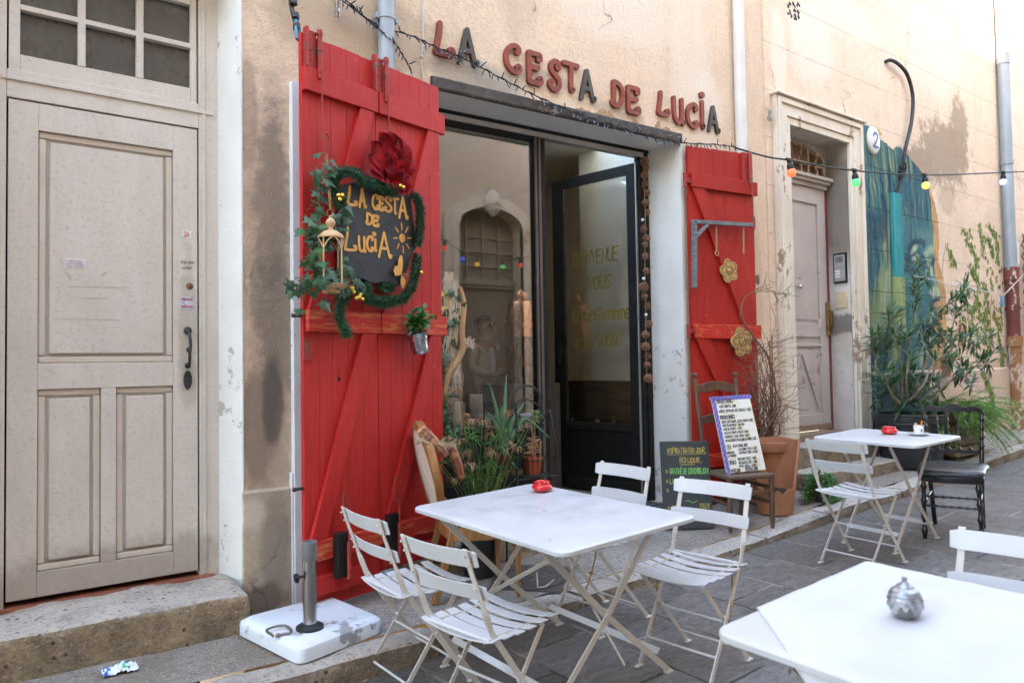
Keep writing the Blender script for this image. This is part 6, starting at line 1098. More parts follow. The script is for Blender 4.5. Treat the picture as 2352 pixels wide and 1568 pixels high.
# ivy in a hanging lantern
lk = .17; la, lh = shp(760, 600, lk); LC = sp(la, 0, lk)
def lz_(py): return shp(760, py, lk)[1]
t = thing('hanging_lantern', 'cream wire lantern planter hanging on a chain with ivy inside', 'lantern', M=Matrix.Translation((LC.x, LC.y, lz_(670)))); cream_w = M('lantern_cream', (.62, .42, .22), (.5, .32, .16), .6, scale=12, bump=.2)
zb, zd, zt_ = lz_(668), lz_(548), lz_(470)
b = MB(); RT = .088; b.lathe([(.001, zb - .012), (.045, zb - .012), (.047, zb + .006), (.07, zb + .012), (RT, zb + .032), (RT - .004, zb + .034), (.06, zb + .02), (.001, zb + .02)], (LC.x, LC.y, 0), 22); b.build('tray', cream_w, t, world=True, smooth=50)
b = MB(); b.lathe([(.070, zd), (.072, zd + .004), (.06, zd + .022), (.035, zd + .040), (.014, zd + .046), (.012, zd + .06), (.022, zd + .072), (.026, zd + .086), (.018, zd + .102), (.008, zd + .110), (.011, zd + .118), (.001, zd + .124)], (LC.x, LC.y, 0), 22); b.build('roof', cream_w, t, world=True, smooth=60)
for i in range(4):
    a = i * 1.5708 + .6; c_, s_ = math.cos(a), math.sin(a); b = MB(); b.tube([(LC.x + c_ * .067, LC.y + s_ * .067, zb + .02), (LC.x + c_ * .066, LC.y + s_ * .066, zd)], .0042, 6)
    for sgn in (-1, 1): b.tube(smooth_path([(LC.x + math.cos(a) * .066, LC.y + math.sin(a) * .066, zd - .06), (LC.x + math.cos(a + sgn * .35) * .067, LC.y + math.sin(a + sgn * .35) * .067, zd - .02), (LC.x + math.cos(a + sgn * .75) * .067, LC.y + math.sin(a + sgn * .75) * .067, zd + .002)], 4), .0035, 5)
    b.build('post', cream_w, t, world=True, smooth=60)
b = MB(); b.tube([(LC.x + .018 * math.cos(x), LC.y, zd + .137 + .018 * math.sin(x)) for x in [i * .5236 for i in range(12)]], .003, 6, True)
hk = sp(.055 + .04 + .02, ST - .655, .06); top_ = Vector((LC.x, LC.y, zd + .155)); nL = 26
for i in range(nL):
    p = top_.lerp(hk, (i + .5) / nL); d = (hk - top_).normalized() * ((hk - top_).length / nL * .72); s_ = Vector((1, .3, 0)).normalized() if i % 2 else Vector((-.3, 1, 0)).normalized()
    b.tube([p - d * .9, p - d * .5 + s_ * .0055, p + d * .5 + s_ * .0055, p + d * .9, p + d * .5 - s_ * .0055, p - d * .5 - s_ * .0055], .0014, 4, True)
b.build('chain', brass, t, world=True)
ivy_g = [leafmat('ivy_dark', (.030, .080, .048), (.045, .115, .060), .35), leafmat('ivy_mid', (.035, .10, .05), (.06, .15, .07), .35), leafmat('ivy_light', (.10, .22, .07), (.07, .17, .05), .35)]
def ivy_plant(name, label, strands, par=None, spread=.03, L=(.04, .065), step=.022, seed=1, out=None, cat='plant'):
    t = thing(name, label, cat, M=Matrix.Translation(strands[0][0])) if par is None else par; rg = random.Random(seed); b = MB(); st_ = MB()
    for s_ in strands:
        P = smooth_path(s_, 8); st_.tube(P, .0028, 5); acc = 0
        for p, q in zip(P, P[1:]):
            acc += (q - p).length
            while acc > step:
                acc -= step; o = p + Vector((rg.gauss(0, spread), rg.gauss(0, spread * .6), rg.gauss(0, spread))); fwd = out or -Vector((sn.x * -1, sn.y * -1, 0)); d = Vector((rg.uniform(-1, 1), rg.uniform(-.6, .3), rg.uniform(-1, .5))); b.mi = rg.choices((0, 1, 2), (.55, .36, .09))[0]; nrm = (Vector(fwd) + Vector((rg.uniform(-.7, .7), rg.uniform(-.5, .5), rg.uniform(-.2, .9)))); b.ivy(o, d, nrm, rg.uniform(*L)); st_.tube([p, o], .0012, 4)
    b.build('foliage', ivy_g, t, world=True); st_.build('stem', M('ivy_stem', (.10, .12, .05), (.14, .09, .05)), t, world=True); return t
def lp(px, py, k=.14): a, h = shp(px, py, k); return sp(a, h, k)
ivy_plant('ivy_plant', 'ivy growing in the hanging lantern and up its chain', [[lp(775, 650), lp(740, 640, .2), lp(700, 640, .18), lp(678, 638, .2)], [lp(760, 650, .2), lp(730, 660, .2), lp(705, 670, .16), lp(695, 690, .16)], [lp(750, 645), lp(720, 600, .14), lp(712, 560, .12), lp(700, 520, .13), lp(690, 500, .13)], [lp(730, 620), lp(725, 560, .12), lp(735, 500, .1), lp(730, 440, .1), lp(742, 390, .12), lp(748, 350, .14)], [lp(760, 645, .2), lp(790, 640, .2), lp(815, 650, .2), lp(800, 660, .2)], [lp(765, 640, .2), lp(795, 615, .18), lp(800, 595, .16)], [lp(745, 520, .1), lp(770, 500, .12), lp(785, 480, .12)], [lp(740, 400, .1), lp(765, 395, .12), lp(770, 430, .1)], [lp(720, 630, .2), lp(690, 650, .2), lp(685, 665, .2)], [lp(758, 668, .2), lp(765, 690, .18)], [lp(715, 545, .12), lp(735, 535, .13), lp(750, 560, .16)], [lp(735, 470, .1), lp(715, 460, .12)]], spread=.026, L=(.055, .092), step=.024, out=sn, seed=3)
# bucket with green plant
bk = .09; ba, bh_ = shp(953, 770, bk); BC = sp(ba, shp(953, 765, bk)[1], bk + .02); Mb = Matrix.Translation(BC) @ Matrix.Rotation(R(14), 4, sn)
zinc = M('zinc_bucket', (.42, .44, .46), (.34, .36, .38), .28, 1, scale=16, stretch=(1, 1, .3))
t = thing('plant_bucket', 'small tilted zinc bucket hooked over the shutter rail, holding a leafy plant', 'bucket', M=Mb)
b = MB(); b.lathe([(.001, -.125), (.046, -.125), (.048, -.12), (.0495, -.10), (.0515, -.098), (.0505, -.09), (.058, -.034), (.060, -.032), (.0595, -.022), (.063, -.004), (.066, .0), (.063, .003), (.059, -.004), (.046, -.115), (.001, -.118)], (0, 0, 0), 28); b.build('bucket_body', zinc, t, smooth=35)
b = MB(); b.strip(smooth_path([Vector((0, .066, -.01)), Vector((0, .085, .04)), Vector((0, .09, .09)), Vector((0, .07, .12)), Vector((0, .04, .115)), Vector((0, .035, .085))], 5), Vector((1, 0, 0)), .034, .0025); b.build('hook', zinc, t, smooth=60)
bright_g = [leafmat('basil_green', (.045, .15, .028), (.08, .22, .04), .35), leafmat('basil_dark', (.02, .075, .018), (.04, .12, .03), .35)]
t2 = thing('potted_plant', 'bushy bright green plant in the zinc bucket', 'plant', M=Matrix.Translation(BC)); b = MB(); st_ = MB(); rg = random.Random(12)
for i in range(26):
    a = rg.uniform(0, 6.283); sprd = rg.uniform(.0, .10); tip = BC + Vector((math.cos(a) * sprd + .02, math.sin(a) * sprd - .035, rg.uniform(.05, .16) - sprd * .35)); o = BC + Vector((math.cos(a) * .02, math.sin(a) * .02, -.02)); P = smooth_path([o, o.lerp(tip, .5) + Vector((0, 0, .03)), tip], 4); st_.tube(P, .0022, 4)
    for j in range(7): k_ = rg.uniform(.45, 1); p = P[min(len(P) - 1, int(k_ * (len(P) - 1)))]; b.mi = rg.choice((0, 0, 1)); b.leaf(p, (rg.uniform(-1, 1), rg.uniform(-1, .5), rg.uniform(-.5, .7)), (rg.uniform(-.3, .3), -.5, .9), rg.uniform(.035, .06), .028, .35)
b.build('foliage', bright_g, t2, world=True); st_.build('stem', M('green_stem', (.08, .16, .04), (.06, .12, .03)), t2, world=True)

# ------------------------------------------------------------------ things on and beside the right shutter
wood_gr = M('weathered_wood', (.20, .21, .22), (.10, .11, .12), .7, scale=10, stretch=(1, 1, 6), bump=.4)
C6 = lambda x, y: crop(x, y, (2600, 500), 1.568)
def rq(x, y, k): a, h = rsp(*C6(x, y), k); return rp(a, h, k)
t = thing('wall_bracket', 'grey wooden bracket on the right shutter with two empty chains', 'bracket', M=Matrix.Translation(rq(276, 1020, .04)))
for p, q, w in (((277, 598), (277, 1022), .042), ((264, 606), (640, 628), .034), ((283, 702), (360, 622), .03)):
    b = MB(); A_, B_ = rq(*p, .055), rq(*q, .055); b.bar(A_, B_, w, .032, rn); b.build('arm' if w < .04 else 'upright', wood_gr, t, world=True, bevel=.003)
for (x, y0, y1) in ((416, 635, 790), (586, 640, 805)):
    b = MB(); A_, B_ = rq(x, y0, .06), rq(x + 2, y1, .055); nL = 14
    for i in range(nL):
        p = A_.lerp(B_, (i + .5) / nL); hL = (B_ - A_).length / nL * .68; s_ = ru if i % 2 else rn; b.tube([p + Vector((0, 0, -hL)), p + s_ * .009, p + Vector((0, 0, hL)), p - s_ * .009], .0022, 4, True)
    if x < 500: c = rq(420, 805, .06); b.tube([c + ru * .02 * math.cos(i * .5236) + Vector((0, 0, .02 * math.sin(i * .5236))) for i in range(12)], .003, 5, True)
    b.build('chain', M('chain_gilt', (.55, .42, .25), rough=.35, metal=.9), t, world=True)
gilt = M('gilt_wood', (.58, .36, .11), (.30, .18, .06), .5, scale=26, bump=.5, bscale=50); gilt_d = M('gilt_dark', (.10, .065, .03), rough=.7)
for (x, y, rad, rot, lb) in ((490, 915, 55, .3, 'upper gilt wooden flower on the right shutter, under the bracket'), (572, 1360, 66, .25, 'lower gilt wooden flower on the middle rail of the right shutter')):
    k = .012 if y < 1000 else .05; c = rq(x, y, k); e = rq(x + rad, y, k); r_ = (e - c).length * 1.02; t = thing('gilt_flower', lb, 'ornament', M=Matrix.Translation(c), group='gilt wooden flowers'); b = MB()
    o = [(r_ * (.74 + .26 * abs(math.cos(2.5 * (a_ - rot - .3)))) * math.cos(a_), r_ * (.74 + .26 * abs(math.cos(2.5 * (a_ - rot - .3)))) * math.sin(a_)) for a_ in [i * 6.2832 / 50 for i in range(50)]]; b.prism(o, c, ru, (0, 0, 1), rn * .016); b.build('petals', gilt, t, world=True, bevel=.004)
    ik = Ink(c, ru, (0, 0, 1), .0162); ik.arc(0, 0, r_ * .28, r_ * .28, .006)
    for i in range(5): a_ = rot + .3 + i * 1.2566; ik.arc(.58 * r_ * math.cos(a_), .58 * r_ * math.sin(a_), r_ * .26, r_ * .26, .005, n=12)
    ik.b.build('carving', gilt_d, t, world=True); b = MB(); b.lathe([(.001, .026), (r_ * .12, .024), (r_ * .2, .017), (r_ * .22, .016)], c, 16, rn.to_track_quat('Z', 'Y').to_matrix().to_4x4()); b.build('button', gilt, t, world=True, smooth=60)
# pine cone garland in front of the door jamb
t = thing('pine_cone_garland', 'string of pine cones hanging down the right door jamb', 'garland', M=Matrix.Translation(Y(1477, 352, .24))); cone_m = M('pine_cone', (.20, .085, .045), (.10, .045, .028), .7, scale=40); tip_m = M('pine_cone_tip', (.42, .24, .15), (.30, .16, .09), .7, scale=40)
GX = lambda px, py: Y(px, py, .22)
P = [GX(1477, 350), GX(1479, 420), GX(1482, 500), GX(1481, 600), GX(1483, 700), GX(1484, 800), GX(1486, 868)]; b = MB(); b.tube(smooth_path(P, 6), .003, 5); b.build('string', straw, t, world=True)
def cone(c, r, ax):
    b = MB(); Mx = Vector(ax).to_track_quat('Z', 'Y').to_matrix().to_4x4(); b.lathe([(.001, -r), (r * .6, -r * .6), (r * .65, 0), (r * .4, r * .7), (.001, r)], c, 8, Mx)
    for i in range(6):
        zc = -r * .9 + i * r * .36; rr = r * (1.0, 1.12, 1.05, .85, .6, .3)[i]
        for j in range(9 - i // 2):
            a = j * 6.2832 / (9 - i // 2) + i * .4; d = Vector((math.cos(a), math.sin(a), .45)); w = Vector((-math.sin(a), math.cos(a), 0)) * r * .24; p0 = Vector((math.cos(a) * rr * .35, math.sin(a) * rr * .35, zc)); p1 = p0 + d * rr * .75; q = [p0 - w * .6, p0 + w * .6, p1 + w, p1 + d * r * .12, p1 - w]; b.mi = 0; b.add([(Mx @ v) + Vector(c) for v in q], [(0, 1, 2, 3, 4)]); b.mi = 1; e = d.cross(w).normalized() * r * .12; b.add([(Mx @ v) + Vector(c) for v in (p1 - w + e, p1 + w + e, p1 + d * r * .14 - e, p1 - w * .4 - e)], [(0, 1, 2, 3)])
    b.build('pine_cone', [cone_m, tip_m], t, world=True)
rg = random.Random(9)
for px, py, r in ((1479, 372, .034), (1483, 386, .022), (1478, 403, .026), (1479, 423, .028), (1485, 443, .024), (1481, 466, .024), (1485, 488, .022), (1476, 526, .026), (1483, 548, .026), (1480, 562, .022), (1480, 589, .025), (1483, 622, .023), (1476, 660, .033), (1478, 681, .026), (1486, 703, .026), (1488, 745, .026), (1481, 768, .026), (1481, 795, .030), (1486, 817, .026), (1485, 838, .024), (1487, 869, .030)): cone(GX(px, py) + Vector((0, -.012, 0)), r, (rg.uniform(-.8, .8), -1, rg.uniform(-.6, .6)))
for px, py in ((1476, 505), (1478, 640), (1484, 723)): b = MB(); b.ball(GX(px, py), .014, 10); b.build('shell', porc, t, world=True, smooth=180)

# ------------------------------------------------------------------ parasol base
bx0 = thing('parasol_base', 'white painted concrete parasol base with a steel tube in front of the large red shutter', 'parasol base', (1.36, -.52, zp(1.3)), 0)
conc = M('painted_concrete', (.72, .75, .78), (.64, .67, .70), .6, scale=4, bump=.15, chips=(.30, .30, .31), chip_amt=.64, chip_scale=10); steel = M('brushed_steel', (.56, .55, .53), (.52, .51, .49), .22, 1, scale=1); rubber = M('rubber_black', (.018, .018, .02), rough=.6)
zb = zp(1.35) + .004; Q = [(1.05, -.262), (1.163, -.86), (1.655, -.715), (1.575, -.19)]
cxq = sum(p[0] for p in Q) / 4; cyq = sum(p[1] for p in Q) / 4
def quad_ring(k, z, r=.06, n=5):
    P = [Vector((cxq + (p[0] - cxq) * k, cyq + (p[1] - cyq) * k, 0)) for p in Q]; out = []
    for i in range(4):
        a, c, d = P[i - 1], P[i], P[(i + 1) % 4]; u = (a - c).normalized() * r; v = (d - c).normalized() * r
        for j in range(n + 1): t_ = j / n; out.append((c + u * (1 - t_) ** 2 + v * t_ ** 2) + Vector((0, 0, z)))
    return out
b = MB(); vs = []; rings = [(1.0, zb), (1.0, zb + .048), (.985, zb + .062), (.93, zb + .072), (.90, zb + .078)]
for k, z in rings: vs += quad_ring(k, z)
n = 24; b.add(vs, [(r * n + (i + 1) % n, r * n + i, (r + 1) * n + i, (r + 1) * n + (i + 1) % n) for r in range(len(rings) - 1) for i in range(n)] + [tuple(4 * n + i for i in range(n))[::-1]])
b.build('slab', conc, bx0, world=True, smooth=40)
zc = zb + .079; PC = Zp(712, 1437, zc + .01); tx, ty = PC.x, PC.y
b = MB(); b.lathe([(.066, 0), (.066, .012), (.05, .022), (.034, .026)], (tx, ty, zc), 24); b.build('collar', rubber, bx0, world=True, smooth=40)
b = MB(); b.lathe([(.0335, .02), (.0335, .33)], (tx, ty, zc), 24); b.build('tube', steel, bx0, world=True, smooth=60)
b = MB(); b.lathe([(.0345, .325), (.036, .33), (.036, .415), (.031, .418), (.029, .40), (.029, .30)], (tx, ty, zc), 24); b.build('sleeve', M('sleeve_grey', (.18, .18, .185), (.14, .14, .145), .5), bx0, world=True, smooth=40)
kd = Vector((-.78, -.1, 0)).normalized(); b = MB(); p0 = Vector((tx, ty, zc + .255)); b.tube([p0 + kd * .03, p0 + kd * .065], .007, 8); [b.bar(p0 + kd * .065 + Vector((0, math.cos(a), math.sin(a))) * .002, p0 + kd * .068 + Vector((0, math.cos(a), math.sin(a))) * .022, .02, .014) for a in (.5, 2.6, 4.7)]; b.tube([p0 + kd * .058, p0 + kd * .078], .013, 10); b.build('knob', rubber, bx0, world=True, smooth=40)
HC = Zp(638, 1455, zc); b = MB(); b.tube(smooth_path([HC + Vector(p) for p in ((-.03, -.03, .004), (-.035, -.01, .01), (-.04, .04, .014), (.0, .06, .016), (.05, .05, .014), (.06, .0, .01), (.045, -.045, .008), (.02, -.035, .006), (.0, -.03, .004))], 5), .0062, 8); b.ball(HC + Vector((-.012, -.035, .006)), .012, 8); b.build('lifting_ring', M('ring_metal', (.26, .23, .2), (.18, .16, .14), .4, .8), bx0, world=True, smooth=60)

# ------------------------------------------------------------------ antique chair beside the window
oak = M('waxed_oak', (.36, .17, .055), (.22, .095, .03), .38, scale=9, stretch=(3, 3, .6), coat=.25); velv = M('moss_velvet', (.30, .25, .13), (.22, .18, .09), .85, scale=7); linen = M('raw_linen', (.58, .50, .40), (.50, .42, .33), .9, scale=12, bump=.3, bscale=120); nail = M('dark_nail', (.06, .045, .03), rough=.4, metal=.7)
AH = R(-18); ax0, ay0 = 2.40, -.44; t = thing('antique_chair', 'old carved wooden chair with mossy velvet seat and torn oval back beside the shutter', 'chair', (ax0, ay0, zp(2.25)), AH - math.pi / 2)
def leg_turn(mb, x, y, h): mb.lathe([(.010, 0), (.014, .02), (.012, .04), (.020, h * .72), (.024, h * .80), (.018, h * .82), (.026, h * .85), (.018, h * .88), (.024, h * .9), (.026, h)], (x, y, 0), 14)
for sx, sy in ((-.2, .19), (.2, .19)): b = MB(); leg_turn(b, sx, sy, .36); b.box((sx - .03, sy - .03, .36), (sx + .03, sy + .03, .425)); b.build('leg', oak, t, smooth=45)
for sx in (-1, 1): b = MB(); P = smooth_path([(sx * .175, -.30, 0), (sx * .17, -.24, .2), (sx * .165, -.19, .40), (sx * .13, -.215, .52), (sx * .12, -.235, .58)], 4); b.strip(P, Vector((1, 0, 0)), .036, .04); b.build('rear_leg', oak, t, bevel=.006)
seat = [(-.17, -.2), (.17, -.2), (.235, -.04), (.235, .17), (.2, .225), (0, .245), (-.2, .225), (-.235, .17), (-.235, -.04)]; smq = [(q.x, q.y) for q in smooth_path([(a, c, 0) for a, c in seat], 4, True)]; n = len(smq)
b = MB(); b.prism([(a * .985, c * .985) for a, c in smq], (0, 0, .345), (1, 0, 0), (0, 1, 0), (0, 0, .075)); b.build('seat_rail', oak, t, bevel=.006)
b = MB(); vs = []
for k, z in ((.99, .421), (1.01, .44), (1.0, .47), (.92, .495), (.7, .508), (.3, .514)): vs += [(a * k, c * k, z) for a, c in smq]
b.add(vs, [(r * n + i, r * n + (i + 1) % n, (r + 1) * n + (i + 1) % n, (r + 1) * n + i) for r in range(5) for i in range(n)] + [tuple(5 * n + i for i in range(n))]); b.build('seat_cushion', velv, t, smooth=180)
b = MB(); pe = smooth_path([(a * 1.012, c * 1.012, .432) for a, c in smq], 3, True); [b.ball(p, .0072, 6) for p in pe[::2]]; o = b.build('nail', nail, t, smooth=180); o['kind'] = 'stuff'
bz, tl = .745, -.17
def bk(u, v, w): return Vector((u, -.235 - (v + .26) * .22 - w, bz + v))
ov = [(.215 * math.cos(a), .25 * math.sin(a)) for a in [i * 6.2832 / 36 for i in range(36)]]
b = MB(); b.strip([bk(u, v, 0) for u, v in ov] + [bk(*ov[0], 0)], [Vector((math.cos(i * 6.2832 / 36), 0, math.sin(i * 6.2832 / 36))) for i in range(37)], .048, .044); b.build('back_frame', oak, t, smooth=45)
b = MB(); 
def pad(s, q, sg, dome): a = 6.2832 * s; r_ = q; return bk(.195 * r_ * math.cos(a), .232 * r_ * math.sin(a), sg + dome * (1 - r_ * r_))
b.grid(lambda s, q: pad(s, 1 - q + .001, -.012, -.045), 30, 6); b.build('back_cushion', velv, t, smooth=180)
b = MB(); b.grid(lambda s, q: pad(s, (1 - q) * (1.06 + .05 * math.sin(s * 37)) + .001, .022, .012), 40, 6); b.build('back_lining', linen, t, smooth=180)
wood_lt = M('bare_wood', (.55, .30, .14), (.38, .18, .09), .7, scale=12, bump=.5, chips=(.25, .09, .06), chip_amt=.55); A0 = Vector((2.02, -.46, 0))
def stick(pts, w, label, tt): b = MB(); b.tube(pts, w, 7); tag(b.build('driftwood_stick', wood_lt, smooth=50), label, 'stick', 'sticks tied to the antique chair')
S1 = [Y(966, 985, -.50), Y(990, 1008, -.50), Y(1022, 1045, -.49)]; stick(smooth_path(S1, 4), [.028, .030, .031, .032, .031, .03, .03, .029, .028][:len(smooth_path(S1, 4))], 'smooth stick lashed along the top of the antique chair back', 0)
S2 = [Y(1036, 1025, -.47), Y(1048, 1058, -.46), Y(1059, 1098, -.45)]; stick(smooth_path(S2, 4), [.022, .028, .03, .031, .031, .03, .028, .026, .02], 'red barked stick tied on the right edge of the antique chair back', 0)
b = MB(); rg = random.Random(3)
for c in (Y(972, 1015, -.5), Y(1008, 1022, -.5), Y(1034, 1026, -.47)):
    for k in range(3): b.tube([c + Vector((.036 * math.cos(a), .030 * math.sin(a), .012 * math.sin(a * 2) + .006 * k)) for a in [i * .698 for i in range(9)]], .0035, 5, True)
    for k in range(22): d = Vector((rg.uniform(-1, 1), rg.uniform(-1, .4), rg.uniform(-.5, 1))).normalized(); b.tube([c + d * .03, c + d * rg.uniform(.045, .07)], .0012, 4)
tag(b.build('twine', M('twine', (.50, .40, .27), (.38, .29, .18), .9)), 'frayed twine binding the sticks to the antique chair', 'twine')

# ------------------------------------------------------------------ rush chair with the drinks menu, chalkboard
dkw = M('dark_beech', (.13, .065, .035), (.07, .036, .022), .5, scale=10, stretch=(3, 3, .6), coat=.1); rush = M('rush_seat', (.17, .11, .07), (.09, .06, .04), .85, scale=30, bump=.9, bscale=45, stretch=(1, 6, 1))
RC = Vector((4.675, -.60)); RH = R(-110); zR = zp(4.7); t = thing('rush_chair', 'dark wooden rush-seated chair carrying the drinks menu in front of the right shutter', 'chair', (RC.x, RC.y, zR), RH - math.pi / 2)
for s in (-1, 1):
    b = MB(); b.lathe([(.013, 0), (.016, .05), (.014, .06), (.021, .08), (.015, .10), (.020, .13), (.020, .27), (.015, .29), (.022, .31), (.017, .33), (.022, .36), (.024, .40)], (s * .18, .185, 0), 12); b.build('leg', dkw, t, smooth=45)
    b = MB(); P = [(s * .165, -.19, 0), (s * .165, -.18, .45), (s * .175, -.21, .75), (s * .185, -.26, 1.12)]; b.tube(smooth_path(P, 4), .0185, 10); b.lathe([(.012, 0), (.009, .012), (.019, .022), (.023, .036), (.016, .052), (.001, .056)], (s * .185, -.262, 1.115), 12); b.build('rear_post', dkw, t, smooth=50)
for z, h in ((1.045, .07), (.80, .06)):
    b = MB(); pts = [(-.175, -h / 2), (-.175, h * .35)] + [(-.14 + .28 * i / 8, h * (.45 + .35 * math.sin(math.pi * i / 8))) for i in range(9)] + [(.175, h * .35), (.175, -h / 2), (.1, -h / 2 + .0)] + [(.08 - .16 * i / 6, -h * .5 + .25 * h * math.sin(math.pi * i / 6)) for i in range(7)] + [(-.1, -h / 2)]
    b.prism(pts, (0, -.205 - (z - .75) * .14 - .012, z), (1, 0, 0), (0, 0, 1), (0, .018, 0)); b.build('back_rail', dkw, t, bevel=.004)
b = MB(); b.hexa([(-.17, -.19, .38), (.17, -.19, .38), (.20, .2, .38), (-.20, .2, .38), (-.17, -.19, .410), (.17, -.19, .410), (.20, .2, .416), (-.20, .2, .416)]); b.build('seat', rush, t, bevel=.014, seg=3)
for p, q, r_ in (((-.18, .185, .28), (.18, .185, .28), .012), ((-.18, .18, .20), (-.165, -.185, .20), .011), ((.18, .18, .20), (.165, -.185, .20), .011), ((-.165, -.18, .25), (.165, -.18, .25), .011), ((-.18, .18, .31), (-.165, -.185, .31), .011), ((.18, .18, .31), (.165, -.185, .34), .011)):
    b = MB(); b.bar(p, q, r_ * 2, r_ * 2.6); b.build('stretcher', dkw, t, bevel=.005)
ch_to = Matrix.Translation((RC.x, RC.y, zR)) @ Matrix.Rotation(RH - math.pi / 2, 4, 'Z')
def rcp(x, y, z): return ch_to @ Vector((x, y, z))
# menu panel standing on the seat; its face looks along the chair's heading (local +y), so its right side is local -x
MW, MHt = .345, .585; m0 = rcp(.165, .13, .425); m_r = (rcp(-.155, .125, .428) - m0).normalized(); m_u = (rcp(.17, -.02, 1.0) - rcp(.17, .15, .42)).normalized(); m_n = m_r.cross(m_u).normalized(); m_u = m_n.cross(m_r).normalized()
rr_ = R(1.0); m_r, m_u = m_r * math.cos(rr_) + m_u * math.sin(rr_), m_u * math.cos(rr_) - m_r * math.sin(rr_)
t = thing('menu_board', 'white handwritten drinks menu with violet zigzag border standing on the rush chair', 'menu', M=Matrix.Translation(m0)); b = MB(); b.prism([(0, 0), (MW, 0), (MW, MHt), (0, MHt)], m0 - m_n * .008, m_r, m_u, m_n * .008); b.build('panel', M('menu_white', (.74, .73, .66), (.68, .66, .58), .45, scale=3), t, world=True, bevel=.002)
violet = M('menu_violet', (.24, .22, .55), (.18, .16, .45), .6); ik = Ink(m0, m_r, m_u, .0003); ik.stroke([(.018, .0), (.018, MHt - .018)], .036, .0004); ik.stroke([(.0, MHt - .0165), (MW, MHt - .0165)], .033, .0005); ik.b.build('border', violet, t, world=True)
ik = Ink(m0, m_r, m_u, .0014); nz = 26; ik.stroke([(.006 + .024 * (i % 2), MHt * i / nz) for i in range(nz + 1)], .005); nz = 20; ik.stroke([(MW * i / nz, MHt - .005 - .024 * (i % 2)) for i in range(nz + 1)], .005); ik.b.build('zigzag', M('ink_navy', (.03, .03, .2)), t, world=True)
ik = Ink(m0, m_r, m_u, .0003); iy = Ink(m0, m_r, m_u, .0003); rg = random.Random(21); H_ = MHt
LN = [(.06, .535, .030, .19, 'BOISSONS CHAUDES', 1), (.075, .495, .024, .20, '*CAFÉ, NOISETTE : 2.00€', 0), (.06, .458, .024, .38, '*CRÈME, CAPUCCINO, THÉ, CHOCOLAT 3.00€', 0), (.06, .412, .028, .17, 'BOISSONS FROIDES', 1), (.065, .375, .022, .37, '*SOFT CAFÉ FRAPPÉ, JUS DE POMMES 4.00€', 0), (.065, .348, .022, .26, '*THÉ OU INFUSION : 4.00€ BIO', 0), (.065, .320, .022, .22, '*JUS DE FRUITS : 3.50€', 0), (.065, .291, .022, .29, '*JUS DE FRUITS FRAIS 5.00€', 0), (.065, .262, .022, .29, '*DIABOLO 4.00€ SIROP 2.00€', 0), (.065, .233, .022, .36, '*EAU GAZEUSE (75CL) 6.00€ AU VERRE 2.50€', 0),
      (.062, .183, .028, .05, 'VIN:', 1), (.14, .188, .024, .17, 'BLANC, ROUGE, ROSÉ', 0), (.18, .160, .022, .23, '- AU VERRE (12CL) 4.00€', 0), (.18, .134, .022, .23, '- AU PICHET (50CL) 14.00€', 0), (.055, .142, .019, .08, 'BOUTEILLES', 0), (.055, .118, .019, .1, "À L'INTERIEUR", 0), (.06, .068, .026, .075, 'BIERES', 1), (.16, .087, .022, .22, 'PRESSION (25CL) : 3.00€', 0), (.16, .060, .022, .22, 'ARTISANALE (33CL) : 6.00€', 0), (.16, .034, .022, .2, 'PINTE (50CL) : 6.00€', 0), (.055, .006, .024, .11, 'PASTIS 3.00€', 1), (.22, .010, .024, .15, 'COCKTAILS : 8.00€', 1)]
GL['È'] = GL['è']; GL['Ê'] = GL['E']
for x, y, h, fit, tx_, ul in LN:
    x, fit = x * .75, fit * .75
    ik.write(tx_, x, y, h * .82, .0036 if ul else .0030, jig=.22, rg=rg, fit=fit, slant=.08)
    if ul: ik.stroke([(x - .002, y - .006), (x + fit, y - .004)], .003)
ik.b.build('writing', ink_black, t, world=True)
for x, y, rx, ry in ((.155, .546, .115, .022), (.148, .424, .105, .022), (.43, .468, .024, .02), (.43, .385, .022, .02), (.25, .354, .03, .016), (.27, .327, .03, .016), (.34, .30, .034, .018), (.17, .268, .03, .016), (.34, .27, .03, .016), (.27, .24, .03, .016), (.42, .243, .024, .016), (.085, .194, .035, .022), (.095, .132, .055, .032), (.395, .168, .034, .02), (.4, .142, .036, .02), (.098, .08, .045, .022), (.375, .096, .034, .018), (.375, .068, .034, .018), (.35, .042, .034, .018), (.16, .016, .03, .02), (.37, .022, .036, .022), (.085, .016, .04, .018), (.275, .512, .035, .03)):
    x, rx = x * .75, rx * .75
    iy.stroke([(x + rx * (1 + .12 * math.cos(7 * a)) * math.cos(a), y + ry * (1 + .16 * math.cos(7 * a)) * math.sin(a)) for a in [i * 6.2832 / 28 for i in range(29)]], .0018)
iy.b.build('yellow_outline', M('marker_yellow', (.62, .48, .10)), t, world=True)
